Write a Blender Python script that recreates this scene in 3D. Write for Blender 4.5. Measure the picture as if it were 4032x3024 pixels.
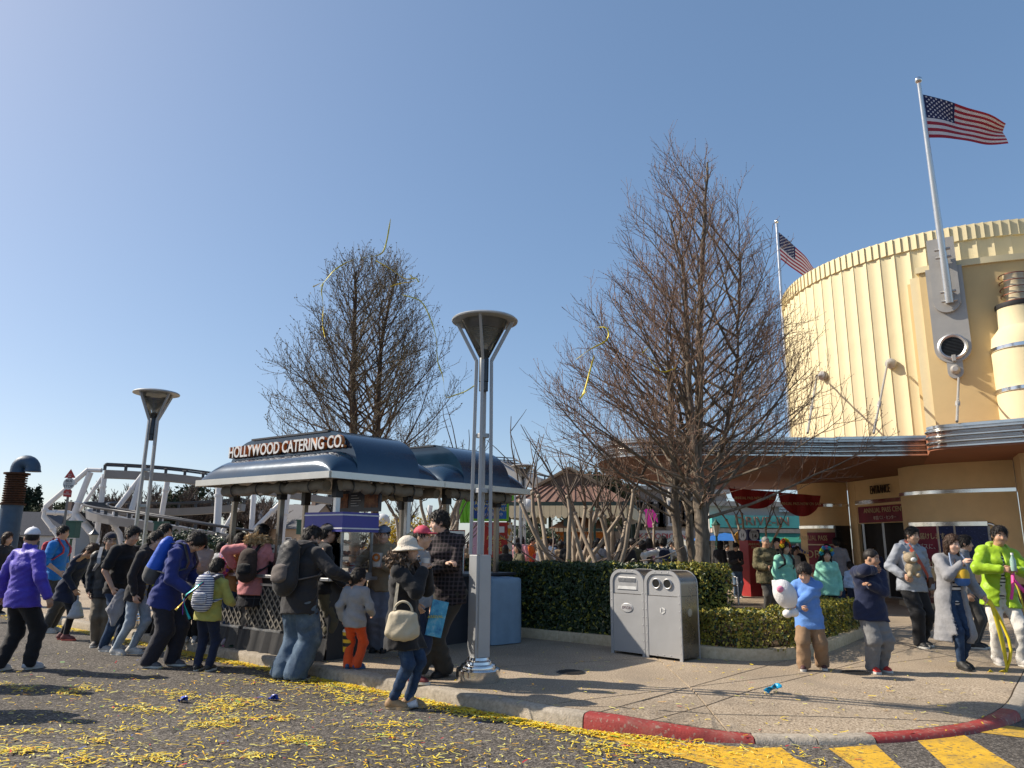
import bpy, bmesh, math, random
import numpy as np
from mathutils import Vector, Matrix
for o in list(bpy.data.objects): bpy.data.objects.remove(o)
SC = bpy.context.scene
COL = SC.collection
R = math.radians
random.seed(7); RNG = np.random.default_rng(7)

# ------------------------------------------------------------------ camera
CAM_H = 1.42                       # above the pavement (pavement z = 0, road z = -0.13)
FPX = 730 * 3.9375; CX, CY = 2016, 1512
PITCH = math.atan(160 / 730); ROLL = R(0.6)
FW = np.array([0, math.cos(PITCH), math.sin(PITCH)])
_u0 = np.array([0, -math.sin(PITCH), math.cos(PITCH)]); _r0 = np.array([1., 0, 0])
RT = _r0 * math.cos(ROLL) + _u0 * math.sin(ROLL)
UP = -_r0 * math.sin(ROLL) + _u0 * math.cos(ROLL)
cd = bpy.data.cameras.new('camera'); cam = bpy.data.objects.new('camera', cd); COL.objects.link(cam)
cd.sensor_width = 36; cd.lens = 36 * 730 / 1024; cd.clip_start = 0.1; cd.clip_end = 3000
cam.matrix_world = Matrix(((RT[0], UP[0], -FW[0], 0), (RT[1], UP[1], -FW[1], 0), (RT[2], UP[2], -FW[2], CAM_H), (0, 0, 0, 1)))
SC.camera = cam

# ------------------------------------------------------------------ light
SUN_EL, SUN_AZ = R(39), math.atan2(0.20, -0.98)      # direction towards the sun
sd = np.array([math.cos(SUN_AZ) * math.cos(SUN_EL), math.sin(SUN_AZ) * math.cos(SUN_EL), math.sin(SUN_EL)])
W = bpy.data.worlds.new('World'); SC.world = W; W.use_nodes = True
nt = W.node_tree; bg = nt.nodes['Background']
sky = nt.nodes.new('ShaderNodeTexSky'); sky.sky_type = 'NISHITA'; sky.sun_disc = False
sky.sun_elevation = SUN_EL; sky.sun_rotation = math.pi / 2 - SUN_AZ
sky.altitude = 0; sky.air_density = 0.72; sky.dust_density = 1.1; sky.ozone_density = 1.8
hs = nt.nodes.new('ShaderNodeHueSaturation'); hs.inputs['Saturation'].default_value = 1.38
gm = nt.nodes.new('ShaderNodeGamma'); gm.inputs[1].default_value = 0.60        # a hazy spring sky: less contrast between zenith and horizon
nt.links.new(sky.outputs[0], gm.inputs[0]); nt.links.new(gm.outputs[0], hs.inputs['Color']); nt.links.new(hs.outputs[0], bg.inputs[0]); bg.inputs[1].default_value = 0.15
sl = bpy.data.lights.new('sun', 'SUN'); sl.energy = 3.5; sl.angle = R(0.5); sl.color = (1, 0.90, 0.76)
so = bpy.data.objects.new('sun', sl); COL.objects.link(so)
so.rotation_euler = Vector(sd.tolist()).to_track_quat('Z', 'Y').to_euler()
so.location = (-20, 5, 15)
SC.view_settings.view_transform = 'Standard'; SC.view_settings.look = 'None'
SC.view_settings.exposure = 1.0; SC.view_settings.gamma = 1
SC.view_settings.use_curve_mapping = False
SC.render.resolution_x = 1024; SC.render.resolution_y = 768

# ------------------------------------------------------------------ pixel -> place
def ray(x, y): return FW + RT * (x - CX) / FPX - UP * (y - CY) / FPX
def gnd(x, y, z=0.):
    d = ray(x, y); t = (z - CAM_H) / d[2]; return np.array([0, 0, CAM_H]) + d * t
def at(x, y, Y):
    d = ray(x, y); return np.array([0, 0, CAM_H]) + d * (Y / d[1])
ROAD = -0.13

# ------------------------------------------------------------------ materials
MATS = {}
def _mat(name):
    m = bpy.data.materials.new(name); m.use_nodes = True
    n = m.node_tree; b = n.nodes['Principled BSDF']
    return m, n, b
def lk(n, a, b): n.links.new(a, b)
def mat(name, col, rough=0.6, metal=0.0, var=0.15, scale=8.0, bump=0.0, bscale=60.0, spec=0.5, coat=0.0, sheen=0.0, trans=0.0, dirt=0.0, dirtcol=(.12, .10, .08), alpha=1.0):
    """plain painted / dyed surface with uneven tone, fine relief and optional dirt"""
    if name in MATS: return MATS[name]
    m, n, b = _mat(name)
    tc = n.nodes.new('ShaderNodeTexCoord')
    no = n.nodes.new('ShaderNodeTexNoise'); no.inputs['Scale'].default_value = scale; no.inputs['Detail'].default_value = 6; no.inputs['Roughness'].default_value = 0.65
    lk(n, tc.outputs['Object'], no.inputs['Vector'])
    mr = n.nodes.new('ShaderNodeMapRange'); mr.inputs[1].default_value = .25; mr.inputs[2].default_value = .75
    mr.inputs[3].default_value = 1 - var; mr.inputs[4].default_value = 1 + var
    lk(n, no.outputs[0], mr.inputs[0])
    mx = n.nodes.new('ShaderNodeMix'); mx.data_type = 'RGBA'; mx.blend_type = 'MULTIPLY'; mx.inputs[0].default_value = 1
    mx.inputs[6].default_value = (*col, 1); lk(n, mr.outputs[0], mx.inputs[7])
    out = mx.outputs[2]
    if dirt > 0:
        n2 = n.nodes.new('ShaderNodeTexNoise'); n2.inputs['Scale'].default_value = 2.3; n2.inputs['Detail'].default_value = 9; n2.inputs['Roughness'].default_value = .75
        lk(n, tc.outputs['Object'], n2.inputs['Vector'])
        m2 = n.nodes.new('ShaderNodeMapRange'); m2.inputs[1].default_value = .5; m2.inputs[2].default_value = .72; m2.inputs[4].default_value = dirt
        lk(n, n2.outputs[0], m2.inputs[0])
        x2 = n.nodes.new('ShaderNodeMix'); x2.data_type = 'RGBA'; lk(n, m2.outputs[0], x2.inputs[0]); lk(n, out, x2.inputs[6]); x2.inputs[7].default_value = (*dirtcol, 1)
        out = x2.outputs[2]
    lk(n, out, b.inputs['Base Color'])
    r2 = n.nodes.new('ShaderNodeMapRange'); r2.inputs[3].default_value = max(.03, rough - .1); r2.inputs[4].default_value = min(1, rough + .1)
    lk(n, no.outputs[0], r2.inputs[0]); lk(n, r2.outputs[0], b.inputs['Roughness'])
    b.inputs['Metallic'].default_value = metal
    b.inputs['Specular IOR Level'].default_value = spec
    b.inputs['Coat Weight'].default_value = coat
    b.inputs['Coat Roughness'].default_value = .08
    b.inputs['Sheen Weight'].default_value = sheen
    b.inputs['Transmission Weight'].default_value = trans
    b.inputs['Alpha'].default_value = alpha
    if bump > 0:
        n3 = n.nodes.new('ShaderNodeTexNoise'); n3.inputs['Scale'].default_value = bscale; n3.inputs['Detail'].default_value = 4
        lk(n, tc.outputs['Object'], n3.inputs['Vector'])
        bp = n.nodes.new('ShaderNodeBump'); bp.inputs['Strength'].default_value = bump; bp.inputs['Distance'].default_value = .01
        lk(n, n3.outputs[0], bp.inputs['Height']); lk(n, bp.outputs[0], b.inputs['Normal'])
    MATS[name] = m; return m
def cloth(name, col, var=.18, rough=.85, bump=.5, sheen=.15): return mat(name, col, rough, 0, var, 9, bump, 28, .25, 0, sheen)
def ramp_mat(name, stops, scale=20, rough=.9, detail=6, bump=.4, bscale=80, voronoi=False, spec=.3, stretch=None, mixlow=.0):
    """colour from a noise through a ramp: asphalt, concrete, bark, camouflage ..."""
    if name in MATS: return MATS[name]
    m, n, b = _mat(name)
    tc = n.nodes.new('ShaderNodeTexCoord'); v = tc.outputs['Object']
    if stretch:
        mp = n.nodes.new('ShaderNodeMapping'); mp.inputs['Scale'].default_value = stretch; lk(n, v, mp.inputs[0]); v = mp.outputs[0]
    if voronoi:
        no = n.nodes.new('ShaderNodeTexVoronoi'); no.inputs['Scale'].default_value = scale; lk(n, v, no.inputs['Vector']); f = no.outputs['Color']
        sp = n.nodes.new('ShaderNodeSeparateColor'); lk(n, f, sp.inputs[0]); f = sp.outputs[0]
    else:
        no = n.nodes.new('ShaderNodeTexNoise'); no.inputs['Scale'].default_value = scale; no.inputs['Detail'].default_value = detail; no.inputs['Roughness'].default_value = .7
        lk(n, v, no.inputs['Vector']); f = no.outputs[0]
    cr = n.nodes.new('ShaderNodeValToRGB'); e = cr.color_ramp.elements
    while len(e) < len(stops): e.new(.5)
    for k, (p, c) in enumerate(stops): e[k].position = p; e[k].color = (*c, 1)
    lk(n, f, cr.inputs[0]); out = cr.outputs[0]
    if mixlow > 0:
        n2 = n.nodes.new('ShaderNodeTexNoise'); n2.inputs['Scale'].default_value = .55; n2.inputs['Detail'].default_value = 7; n2.inputs['Roughness'].default_value = .6
        lk(n, tc.outputs['Object'], n2.inputs['Vector'])
        mr = n.nodes.new('ShaderNodeMapRange'); mr.inputs[1].default_value = .3; mr.inputs[2].default_value = .7; mr.inputs[3].default_value = 1 - mixlow; mr.inputs[4].default_value = 1 + mixlow
        lk(n, n2.outputs[0], mr.inputs[0])
        mx = n.nodes.new('ShaderNodeMix'); mx.data_type = 'RGBA'; mx.blend_type = 'MULTIPLY'; mx.inputs[0].default_value = 1
        lk(n, out, mx.inputs[6]); lk(n, mr.outputs[0], mx.inputs[7]); out = mx.outputs[2]
    lk(n, out, b.inputs['Base Color']); b.inputs['Roughness'].default_value = rough; b.inputs['Specular IOR Level'].default_value = spec
    if bump > 0:
        n3 = n.nodes.new('ShaderNodeTexNoise'); n3.inputs['Scale'].default_value = bscale; n3.inputs['Detail'].default_value = 5; lk(n, v, n3.inputs['Vector'])
        bp = n.nodes.new('ShaderNodeBump'); bp.inputs['Strength'].default_value = bump; bp.inputs['Distance'].default_value = .012
        lk(n, n3.outputs[0], bp.inputs['Height']); lk(n, bp.outputs[0], b.inputs['Normal'])
    MATS[name] = m; return m
def stripes(name, ca, cb, freq=30., axis=2, duty=.5, ca2=None, freq2=None, axis2=0, rough=.85, wob=.0, bump=.4):
    """woven stripes along one axis, with an optional second axis (plaid)"""
    if name in MATS: return MATS[name]
    m, n, b = _mat(name)
    tc = n.nodes.new('ShaderNodeTexCoord'); sx = n.nodes.new('ShaderNodeSeparateXYZ'); lk(n, tc.outputs['Object'], sx.inputs[0])
    def band(ax, fr, du):
        a = n.nodes.new('ShaderNodeMath'); a.operation = 'MULTIPLY'; a.inputs[1].default_value = fr; lk(n, sx.outputs[ax], a.inputs[0])
        c = n.nodes.new('ShaderNodeMath'); c.operation = 'FRACT'; lk(n, a.outputs[0], c.inputs[0])
        d = n.nodes.new('ShaderNodeMath'); d.operation = 'LESS_THAN'; d.inputs[1].default_value = du; lk(n, c.outputs[0], d.inputs[0]); return d.outputs[0]
    mx = n.nodes.new('ShaderNodeMix'); mx.data_type = 'RGBA'; lk(n, band(axis, freq, duty), mx.inputs[0])
    mx.inputs[6].default_value = (*ca, 1); mx.inputs[7].default_value = (*cb, 1); out = mx.outputs[2]
    if ca2 is not None:
        m2 = n.nodes.new('ShaderNodeMix'); m2.data_type = 'RGBA'
        k = n.nodes.new('ShaderNodeMath'); k.operation = 'MULTIPLY'; k.inputs[1].default_value = .55; lk(n, band(axis2, freq2, duty), k.inputs[0])
        lk(n, k.outputs[0], m2.inputs[0]); lk(n, out, m2.inputs[6]); m2.inputs[7].default_value = (*ca2, 1); out = m2.outputs[2]
    no = n.nodes.new('ShaderNodeTexNoise'); no.inputs['Scale'].default_value = 14; lk(n, tc.outputs['Object'], no.inputs['Vector'])
    mr = n.nodes.new('ShaderNodeMapRange'); mr.inputs[3].default_value = .7; mr.inputs[4].default_value = 1.3; lk(n, no.outputs[0], mr.inputs[0])
    m3 = n.nodes.new('ShaderNodeMix'); m3.data_type = 'RGBA'; m3.blend_type = 'MULTIPLY'; m3.inputs[0].default_value = 1; lk(n, out, m3.inputs[6]); lk(n, mr.outputs[0], m3.inputs[7])
    lk(n, m3.outputs[2], b.inputs['Base Color']); b.inputs['Roughness'].default_value = rough; b.inputs['Specular IOR Level'].default_value = .25
    if bump > 0:
        n3 = n.nodes.new('ShaderNodeTexNoise'); n3.inputs['Scale'].default_value = 30; lk(n, tc.outputs['Object'], n3.inputs['Vector'])
        bp = n.nodes.new('ShaderNodeBump'); bp.inputs['Strength'].default_value = bump; bp.inputs['Distance'].default_value = .01
        lk(n, n3.outputs[0], bp.inputs['Height']); lk(n, bp.outputs[0], b.inputs['Normal'])
    MATS[name] = m; return m
def glass(name, col=(.9, .95, 1), rough=.05):
    """thin clear pane: mostly see-through with a sky reflection"""
    if name in MATS: return MATS[name]
    m, n, b = _mat(name)
    tr = n.nodes.new('ShaderNodeBsdfTransparent'); tr.inputs[0].default_value = (*col, 1)
    gl = n.nodes.new('ShaderNodeBsdfGlossy'); gl.inputs['Roughness'].default_value = rough
    fr = n.nodes.new('ShaderNodeFresnel'); fr.inputs[0].default_value = 1.5
    mx = n.nodes.new('ShaderNodeMixShader'); lk(n, fr.outputs[0], mx.inputs[0]); lk(n, tr.outputs[0], mx.inputs[1]); lk(n, gl.outputs[0], mx.inputs[2])
    lk(n, mx.outputs[0], n.nodes['Material Output'].inputs[0]); MATS[name] = m; return m

# ------------------------------------------------------------------ objects
def tag(o, label=None, cat=None, group=None, kind=None):
    if label: o['label'] = label
    if cat: o['category'] = cat
    if group: o['group'] = group
    if kind: o['kind'] = kind
    return o
def thing(name, label, cat, loc=(0, 0, 0), rz=0., group=None):
    o = bpy.data.objects.new(name, None); COL.objects.link(o); o.empty_display_size = .2
    o.location = [float(c) for c in loc]; o.rotation_euler = (0, 0, rz); return tag(o, label, cat, group)
def link(name, me, parent=None, loc=None):
    o = bpy.data.objects.new(name, me); COL.objects.link(o)
    if parent: o.parent = parent
    if loc is not None: o.location = [float(c) for c in loc]
    return o
def copy_tree(o, parent=None):
    c = o.copy(); COL.objects.link(c); c.parent = parent
    for ch in list(o.children): copy_tree(ch, c)
    return c
def unit(v): v = np.asarray(v, float); return v / max(1e-9, np.linalg.norm(v))
def perp(d):
    a = np.array([0, 0, 1.]) if abs(d[2]) < .9 else np.array([1., 0, 0])
    x = unit(np.cross(a, d)); return x, np.cross(d, x)

class MB:
    """collects shapes into one mesh"""
    def __init__(s, origin=(0, 0, 0)): s.v = []; s.f = []; s.m = []; s.o = np.asarray(origin, float); s.cur = 0
    def add(s, vs, fs):
        b = len(s.v); s.v.extend([tuple(np.asarray(p, float) - s.o) for p in vs])
        s.f.extend([tuple(b + i for i in f) for f in fs]); s.m.extend([s.cur] * len(fs)); return s
    def box(s, c, size, rz=0., M=None):
        x, y, z = [k / 2 for k in size]; P = np.array([(i, j, k) for k in (-z, z) for i, j in ((-x, -y), (x, -y), (x, y), (-x, y))])
        if M is not None: P = P @ np.asarray(M).T
        elif rz: c_, s_ = math.cos(rz), math.sin(rz); P = P @ np.array([[c_, s_, 0], [-s_, c_, 0], [0, 0, 1]])
        return s.add(P + np.asarray(c, float), [(3, 2, 1, 0), (4, 5, 6, 7), (0, 1, 5, 4), (1, 2, 6, 5), (2, 3, 7, 6), (3, 0, 4, 7)])
    def beam(s, a, b, w, h, up=(0, 0, 1)):
        a, b = np.asarray(a, float), np.asarray(b, float); d = unit(b - a); x = np.cross(d, up)
        if np.linalg.norm(x) < 1e-3: x = np.array([1., 0, 0])
        x = unit(x); z = np.cross(x, d); P = []
        for q in (a, b): P += [q - x * w / 2 - z * h / 2, q + x * w / 2 - z * h / 2, q + x * w / 2 + z * h / 2, q - x * w / 2 + z * h / 2]
        return s.add(P, [(0, 1, 2, 3), (7, 6, 5, 4), (0, 4, 5, 1), (1, 5, 6, 2), (2, 6, 7, 3), (3, 7, 4, 0)])
    def tube(s, pts, rad, n=8, caps=True, flat=None):
        pts = [np.asarray(p, float) for p in pts]; k = len(pts)
        if np.isscalar(rad): rad = [rad] * k
        vs = []; x = None
        for i in range(k):
            d = unit(pts[min(i + 1, k - 1)] - pts[max(i - 1, 0)])
            if x is None: x, y = perp(d)
            else: x = unit(x - d * (x @ d)); y = np.cross(d, x)
            for j in range(n):
                t = 2 * math.pi * j / n; vs.append(pts[i] + rad[i] * (math.cos(t) * x + math.sin(t) * y))
        fs = [(i * n + j, i * n + (j + 1) % n, (i + 1) * n + (j + 1) % n, (i + 1) * n + j) for i in range(k - 1) for j in range(n)]
        if caps: fs += [tuple(range(n - 1, -1, -1)), tuple(range((k - 1) * n, k * n))]
        return s.add(vs, fs)
    def lathe(s, prof, c=(0, 0, 0), n=24, M=None, sx=1., sy=1., caps=True):
        vs = []; fs = []
        for r, z in prof:
            for j in range(n):
                t = 2 * math.pi * j / n; vs.append((r * math.cos(t) * sx, r * math.sin(t) * sy, z))
        for i in range(len(prof) - 1):
            for j in range(n): fs.append((i * n + j, i * n + (j + 1) % n, (i + 1) * n + (j + 1) % n, (i + 1) * n + j))
        if caps: fs += [tuple(range(n - 1, -1, -1)), tuple(range((len(prof) - 1) * n, len(prof) * n))]
        vs = np.array(vs)
        if M is not None: vs = vs @ np.asarray(M).T
        return s.add(vs + np.asarray(c, float), fs)
    def prism(s, poly, d, M=None, c=(0, 0, 0)):
        """polygon in local xy pushed along z by d (or between z0, z1)"""
        z0, z1 = d if isinstance(d, tuple) else (0, d); n = len(poly)
        vs = np.array([(p[0], p[1], z0) for p in poly] + [(p[0], p[1], z1) for p in poly], float)
        if M is not None: vs = vs @ np.asarray(M).T
        return s.add(vs + np.asarray(c, float), [tuple(range(n - 1, -1, -1)), tuple(range(n, 2 * n))] + [(i, (i + 1) % n, n + (i + 1) % n, n + i) for i in range(n)])
    def ball(s, c, r, n=10, k=7):
        rx, ry, rz = (r, r, r) if np.isscalar(r) else r
        vs = [(0, 0, -rz)]; fs = []
        for i in range(1, k):
            p = -math.pi / 2 + math.pi * i / k
            for j in range(n): t = 2 * math.pi * j / n; vs.append((rx * math.cos(p) * math.cos(t), ry * math.cos(p) * math.sin(t), rz * math.sin(p)))
        vs.append((0, 0, rz)); T = len(vs) - 1
        for j in range(n): fs.append((0, 1 + (j + 1) % n, 1 + j)); fs.append((T, T - n + j, T - n + (j + 1) % n))
        for i in range(k - 2):
            for j in range(n): a = 1 + i * n; fs.append((a + j, a + (j + 1) % n, a + n + (j + 1) % n, a + n + j))
        return s.add(np.array(vs) + np.asarray(c, float), fs)
    def quad(s, a, b, c, d): return s.add([a, b, c, d], [(0, 1, 2, 3)])
    def mesh(s, name, mats, smooth=None, bevel=0.):
        me = bpy.data.meshes.new(name); me.from_pydata(s.v, [], s.f)
        for m in (mats if isinstance(mats, (list, tuple)) else [mats]): me.materials.append(m)
        if any(s.m): me.polygons.foreach_set('material_index', s.m)
        if bevel:
            bm = bmesh.new(); bm.from_mesh(me); bmesh.ops.remove_doubles(bm, verts=bm.verts, dist=1e-5)
            bmesh.ops.recalc_face_normals(bm, faces=bm.faces)
            es = [e for e in bm.edges if len(e.link_faces) == 2 and e.calc_face_angle(0) > .6]
            bmesh.ops.bevel(bm, geom=es, offset=bevel, segments=2, affect='EDGES', profile=.5, clamp_overlap=True)
            bm.to_mesh(me); bm.free()
        if smooth is not None:
            me.shade_smooth(); me.set_sharp_from_angle(angle=R(smooth))
        me.update(); return me
    def build(s, name, mats, parent=None, smooth=None, bevel=0., loc=None):
        return link(name, s.mesh(name, mats, smooth, bevel), parent, loc)
def rotz(a): c, s = math.cos(a), math.sin(a); return np.array([[c, -s, 0], [s, c, 0], [0, 0, 1.]])
def rotx(a): c, s = math.cos(a), math.sin(a); return np.array([[1, 0, 0], [0, c, -s], [0, s, c]])
def roty(a): c, s = math.cos(a), math.sin(a); return np.array([[c, 0, s], [0, 1, 0], [-s, 0, c]])
def frame(x, z):
    """matrix whose columns are x, y = z cross x, z"""
    x = unit(x); z = unit(np.asarray(z, float) - x * (np.asarray(z, float) @ x)); return np.stack([x, np.cross(z, x), z], 1)
def text_mesh(txt, size, ext=.004, align='CENTER', offset=0., shear=0., space=1.):
    c = bpy.data.curves.new('lettering', 'FONT'); c.body = txt; c.size = size; c.extrude = ext; c.align_x = align; c.align_y = 'CENTER'
    c.offset = offset; c.shear = shear; c.space_character = space; c.resolution_u = 3
    o = bpy.data.objects.new('lettering', c); COL.objects.link(o)
    dg = bpy.context.evaluated_depsgraph_get(); me = bpy.data.meshes.new_from_object(o.evaluated_get(dg))
    bpy.data.objects.remove(o); return me
def text(name, txt, size, m, parent, loc, M=None, ext=.004, sx=1., offset=0., shear=0., space=1., label=None):
    """lettering lying in the local xz-plane facing -y, or oriented by M (columns: reading direction, up, outward)"""
    me = text_mesh(txt, size, ext, 'CENTER', offset, shear, space); me.materials.clear(); me.materials.append(m)
    for p in me.polygons: p.material_index = 0
    if M is None: M = np.array([[1, 0, 0], [0, 0, -1], [0, 1, 0.]])
    M = np.asarray(M) @ np.diag([sx, 1, 1])
    me.transform(Matrix(np.vstack([np.hstack([M, [[0], [0], [0]]]), [0, 0, 0, 1]]).tolist()))
    o = link(name, me, parent, loc)
    if label: o['label'] = label
    return o
STEEL = mat('brushed_steel', (.52, .52, .52), .38, .85, .12, 5, .1, 120)
CHROME = mat('chrome', (.72, .71, .69), .16, 1., .08, 4)
GREYMET = mat('grey_painted_metal', (.36, .37, .38), .45, .3, .08, 4, .05, 200)
DARKMET = mat('dark_metal', (.06, .065, .07), .45, .5, .2)
BLACK = mat('black_rubber', (.015, .015, .016), .6, 0, .3)
WHITE = mat('white_paint', (.75, .75, .73), .5, 0, .08, 3)
# ------------------------------------------------------------------ ground, road, kerb, pavement
ASPH = ramp_mat('asphalt', [(.30, (.020, .018, .016)), (.46, (.072, .063, .054)), (.56, (.125, .110, .095)), (.72, (.29, .265, .23))], 50, .93, 2, .9, 60, mixlow=.28)
def spots(m, col, scale, lo, hi, amt):
    """worn blotches and trodden gum spots mixed over a surface"""
    n = m.node_tree; b = n.nodes['Principled BSDF']; src = b.inputs['Base Color'].links[0].from_socket; tc = n.nodes.new('ShaderNodeTexCoord'); v = n.nodes.new('ShaderNodeTexNoise'); v.inputs['Scale'].default_value = scale; v.inputs['Detail'].default_value = 1.5; lk(n, tc.outputs['Object'], v.inputs['Vector'])
    r = n.nodes.new('ShaderNodeMapRange'); r.inputs[1].default_value = lo; r.inputs[2].default_value = hi; r.inputs[4].default_value = amt; lk(n, v.outputs[0], r.inputs[0]); x = n.nodes.new('ShaderNodeMix'); x.data_type = 'RGBA'; lk(n, r.outputs[0], x.inputs[0]); lk(n, src, x.inputs[6]); x.inputs[7].default_value = (*col, 1); lk(n, x.outputs[2], b.inputs['Base Color'])
PAVE = ramp_mat('exposed_aggregate', [(.30, (.105, .078, .052)), (.44, (.275, .215, .15)), (.56, (.375, .30, .215)), (.72, (.57, .48, .37))], 55, .85, 2, .5, 70, mixlow=.2)
spots(PAVE, (.07, .06, .05), 16, .71, .74, .6); spots(PAVE, (.20, .165, .125), 1.7, .5, .75, .5); spots(ASPH, (.02, .02, .02), 2.2, .58, .75, .55)
CONC = ramp_mat('kerb_concrete', [(.25, (.17, .15, .12)), (.5, (.34, .295, .235)), (.75, (.45, .40, .33))], 22, .9, 8, .5, 70, mixlow=.25)
REDP = mat('red_kerb_paint', (.30, .035, .028), .6, 0, .25, 7, .3, 60, dirt=.85, dirtcol=(.26, .17, .13))
YELP = mat('yellow_road_paint', (.62, .36, .02), .7, 0, .2, 9, .5, 80, dirt=.65, dirtcol=(.16, .12, .06))
spots(YELP, (.10, .085, .06), 26, .56, .66, .75); spots(YELP, (.30, .20, .05), 3, .5, .7, .5); spots(REDP, (.30, .22, .17), 30, .60, .68, .8); spots(REDP, (.12, .03, .025), 4, .5, .7, .5)
road = tag(MB().quad((-400, -60, ROAD), (400, -60, ROAD), (400, 900, ROAD), (-400, 900, ROAD)).build('road', ASPH), kind='structure')

KPX = [(195, 2457), (723, 2572), (1013, 2645), (1302, 2702), (1600, 2768), (1820, 2806), (2282, 2880)]
K = [gnd(x, y, ROAD)[:2] for x, y in KPX]
k0 = np.array([-8.6, 14.32]); k1 = np.array([0.55, 6.72]); kd = unit(k1 - k0); far = k0 - kd * 34
line = [k0 - kd * 34 + kd * t for t in np.arange(0, np.linalg.norm(k1 - far), .4)]
c = np.array([2.30, 9.98]); Rk = 3.66; arc = []
a0 = math.atan2(*(k1 - c)[::-1]); a1 = R(-38)
arc = [c + Rk * np.array([math.cos(t), math.sin(t)]) for t in np.linspace(a0 + .02, a1, 26)]
td = np.array([-math.sin(a1), math.cos(a1)]); tail = [arc[-1] + td * t for t in np.arange(.4, 30, .8)]
KERB = np.array(line + arc + tail)                    # outer (road side) edge of the kerb
tn = np.gradient(KERB, axis=0); tn /= np.linalg.norm(tn, axis=1)[:, None]; KN = np.stack([-tn[:, 1], tn[:, 0]], 1)   # towards the pavement
KIN = KERB + KN * .16
S = np.concatenate([[0], np.cumsum(np.linalg.norm(np.diff(KERB, axis=0), axis=1))])
def on_kerb(s, off=0.):
    x = np.interp(s, S, KERB[:, 0]); y = np.interp(s, S, KERB[:, 1]); nx = np.interp(s, S, KN[:, 0]); ny = np.interp(s, S, KN[:, 1])
    return np.array([x + nx * off, y + ny * off])
def kerb_s(p): return S[np.argmin(np.linalg.norm(KERB - np.asarray(p)[:2], axis=1))]
kerb = tag(thing('kerb', None, None), kind='structure')
sr0, sr1 = kerb_s(gnd(2282, 2880, ROAD)), kerb_s(gnd(2990, 2936, ROAD)); sr2, sr3 = kerb_s(gnd(3480, 2922, ROAD)), kerb_s(gnd(3960, 2828, ROAD))
joints = list(np.arange(18, sr0 - .6, 1.85)) + [sr0, sr1, (sr1 + sr2) / 2, sr2, sr3] + list(np.arange(sr3 + 1.7, S[-1] - 1, 1.8))
def drop(s): return np.interp(s, [sr0 + .2, sr1 - .1, sr3 - .6, sr3 + .9], [0, .085, .085, 0])      # kerb lowered to a ramp at the crossing
def pave_z(x, y):
    d = np.linalg.norm(KERB - [x, y], axis=1); i = int(np.argmin(d)); return -float(drop(S[i])) * max(0., 1 - max(0., d[i] - .16) / 1.3)
prof = [(-.0, ROAD - .02), (.015, -.03), (.035, -.004), (.06, .003), (.157, .003), (.157, ROAD - .02)]
for i in range(len(joints) - 1):
    a, b = joints[i] + .006, joints[i + 1] - .006; n = max(3, int((b - a) / .22)); m = MB(); vs = []
    jit = random.uniform(-.004, .004)
    for s in np.linspace(a, b, n):
        for off, z in prof: q = on_kerb(s, off); vs.append((q[0], q[1], z + (jit - float(drop(s)) if z > -.1 else 0)))
    k = len(prof); fs = [(r * k + j, (r + 1) * k + j, (r + 1) * k + (j + 1) % k, r * k + (j + 1) % k) for r in range(n - 1) for j in range(k)]
    fs += [tuple(range(k)), tuple(range(n * k - 1, (n - 1) * k - 1, -1))]
    m.add(vs, fs); red = abs(joints[i] - sr0) < .01 or abs(joints[i] - sr2) < .01
    o = m.build('kerb_stone', REDP if red else CONC, kerb, smooth=40)
    if red: o['label'] = 'kerb stone painted red beside the yellow crossing'

# pavement: slabs cut along the joints that show in the photograph, over a dark bed
pave = tag(thing('pavement', None, None), kind='structure')
outl = [tuple(p) for p in KIN + KN * .004] + [(34, 60), (-60, 60)]
bm = bmesh.new(); bm.faces.new([bm.verts.new((x, y, -.060 + pave_z(x, y))) for x, y in outl]); me = bpy.data.meshes.new('bed'); bm.to_mesh(me); bm.free()
me.materials.append(mat('joint_dirt', (.05, .045, .04), .95)); link('bed', me, pave)
bm = bmesh.new(); bm.faces.new([bm.verts.new((x, y, 0)) for x, y in outl])
cuts = []
def cut(p1, p2): cuts.append((gnd(*p1), gnd(*p2)))
cut((2310, 2818), (2715, 2706)); cut((2715, 2706), (3260, 2640)); cut((2715, 2706), (2940, 2910)); cut((3260, 2640), (3800, 2500))
cut((3920, 2790), (4032, 2710)); cut((2850, 2790), (3500, 2800)); cut((1700, 2640), (2400, 2600))
for a, b in cuts:
    d = unit((b - a)[:2]); bmesh.ops.bisect_plane(bm, geom=bm.verts[:] + bm.edges[:] + bm.faces[:], dist=1e-4, plane_co=(a[0], a[1], 0), plane_no=(-d[1], d[0], 0))
for y in (15.2, 19.5, 24): bmesh.ops.bisect_plane(bm, geom=bm.verts[:] + bm.edges[:] + bm.faces[:], dist=1e-4, plane_co=(0, y, 0), plane_no=(.1, 1, 0))
polys = [[v.co.copy() for v in f.verts] for f in bm.faces]; bm.free()
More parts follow.
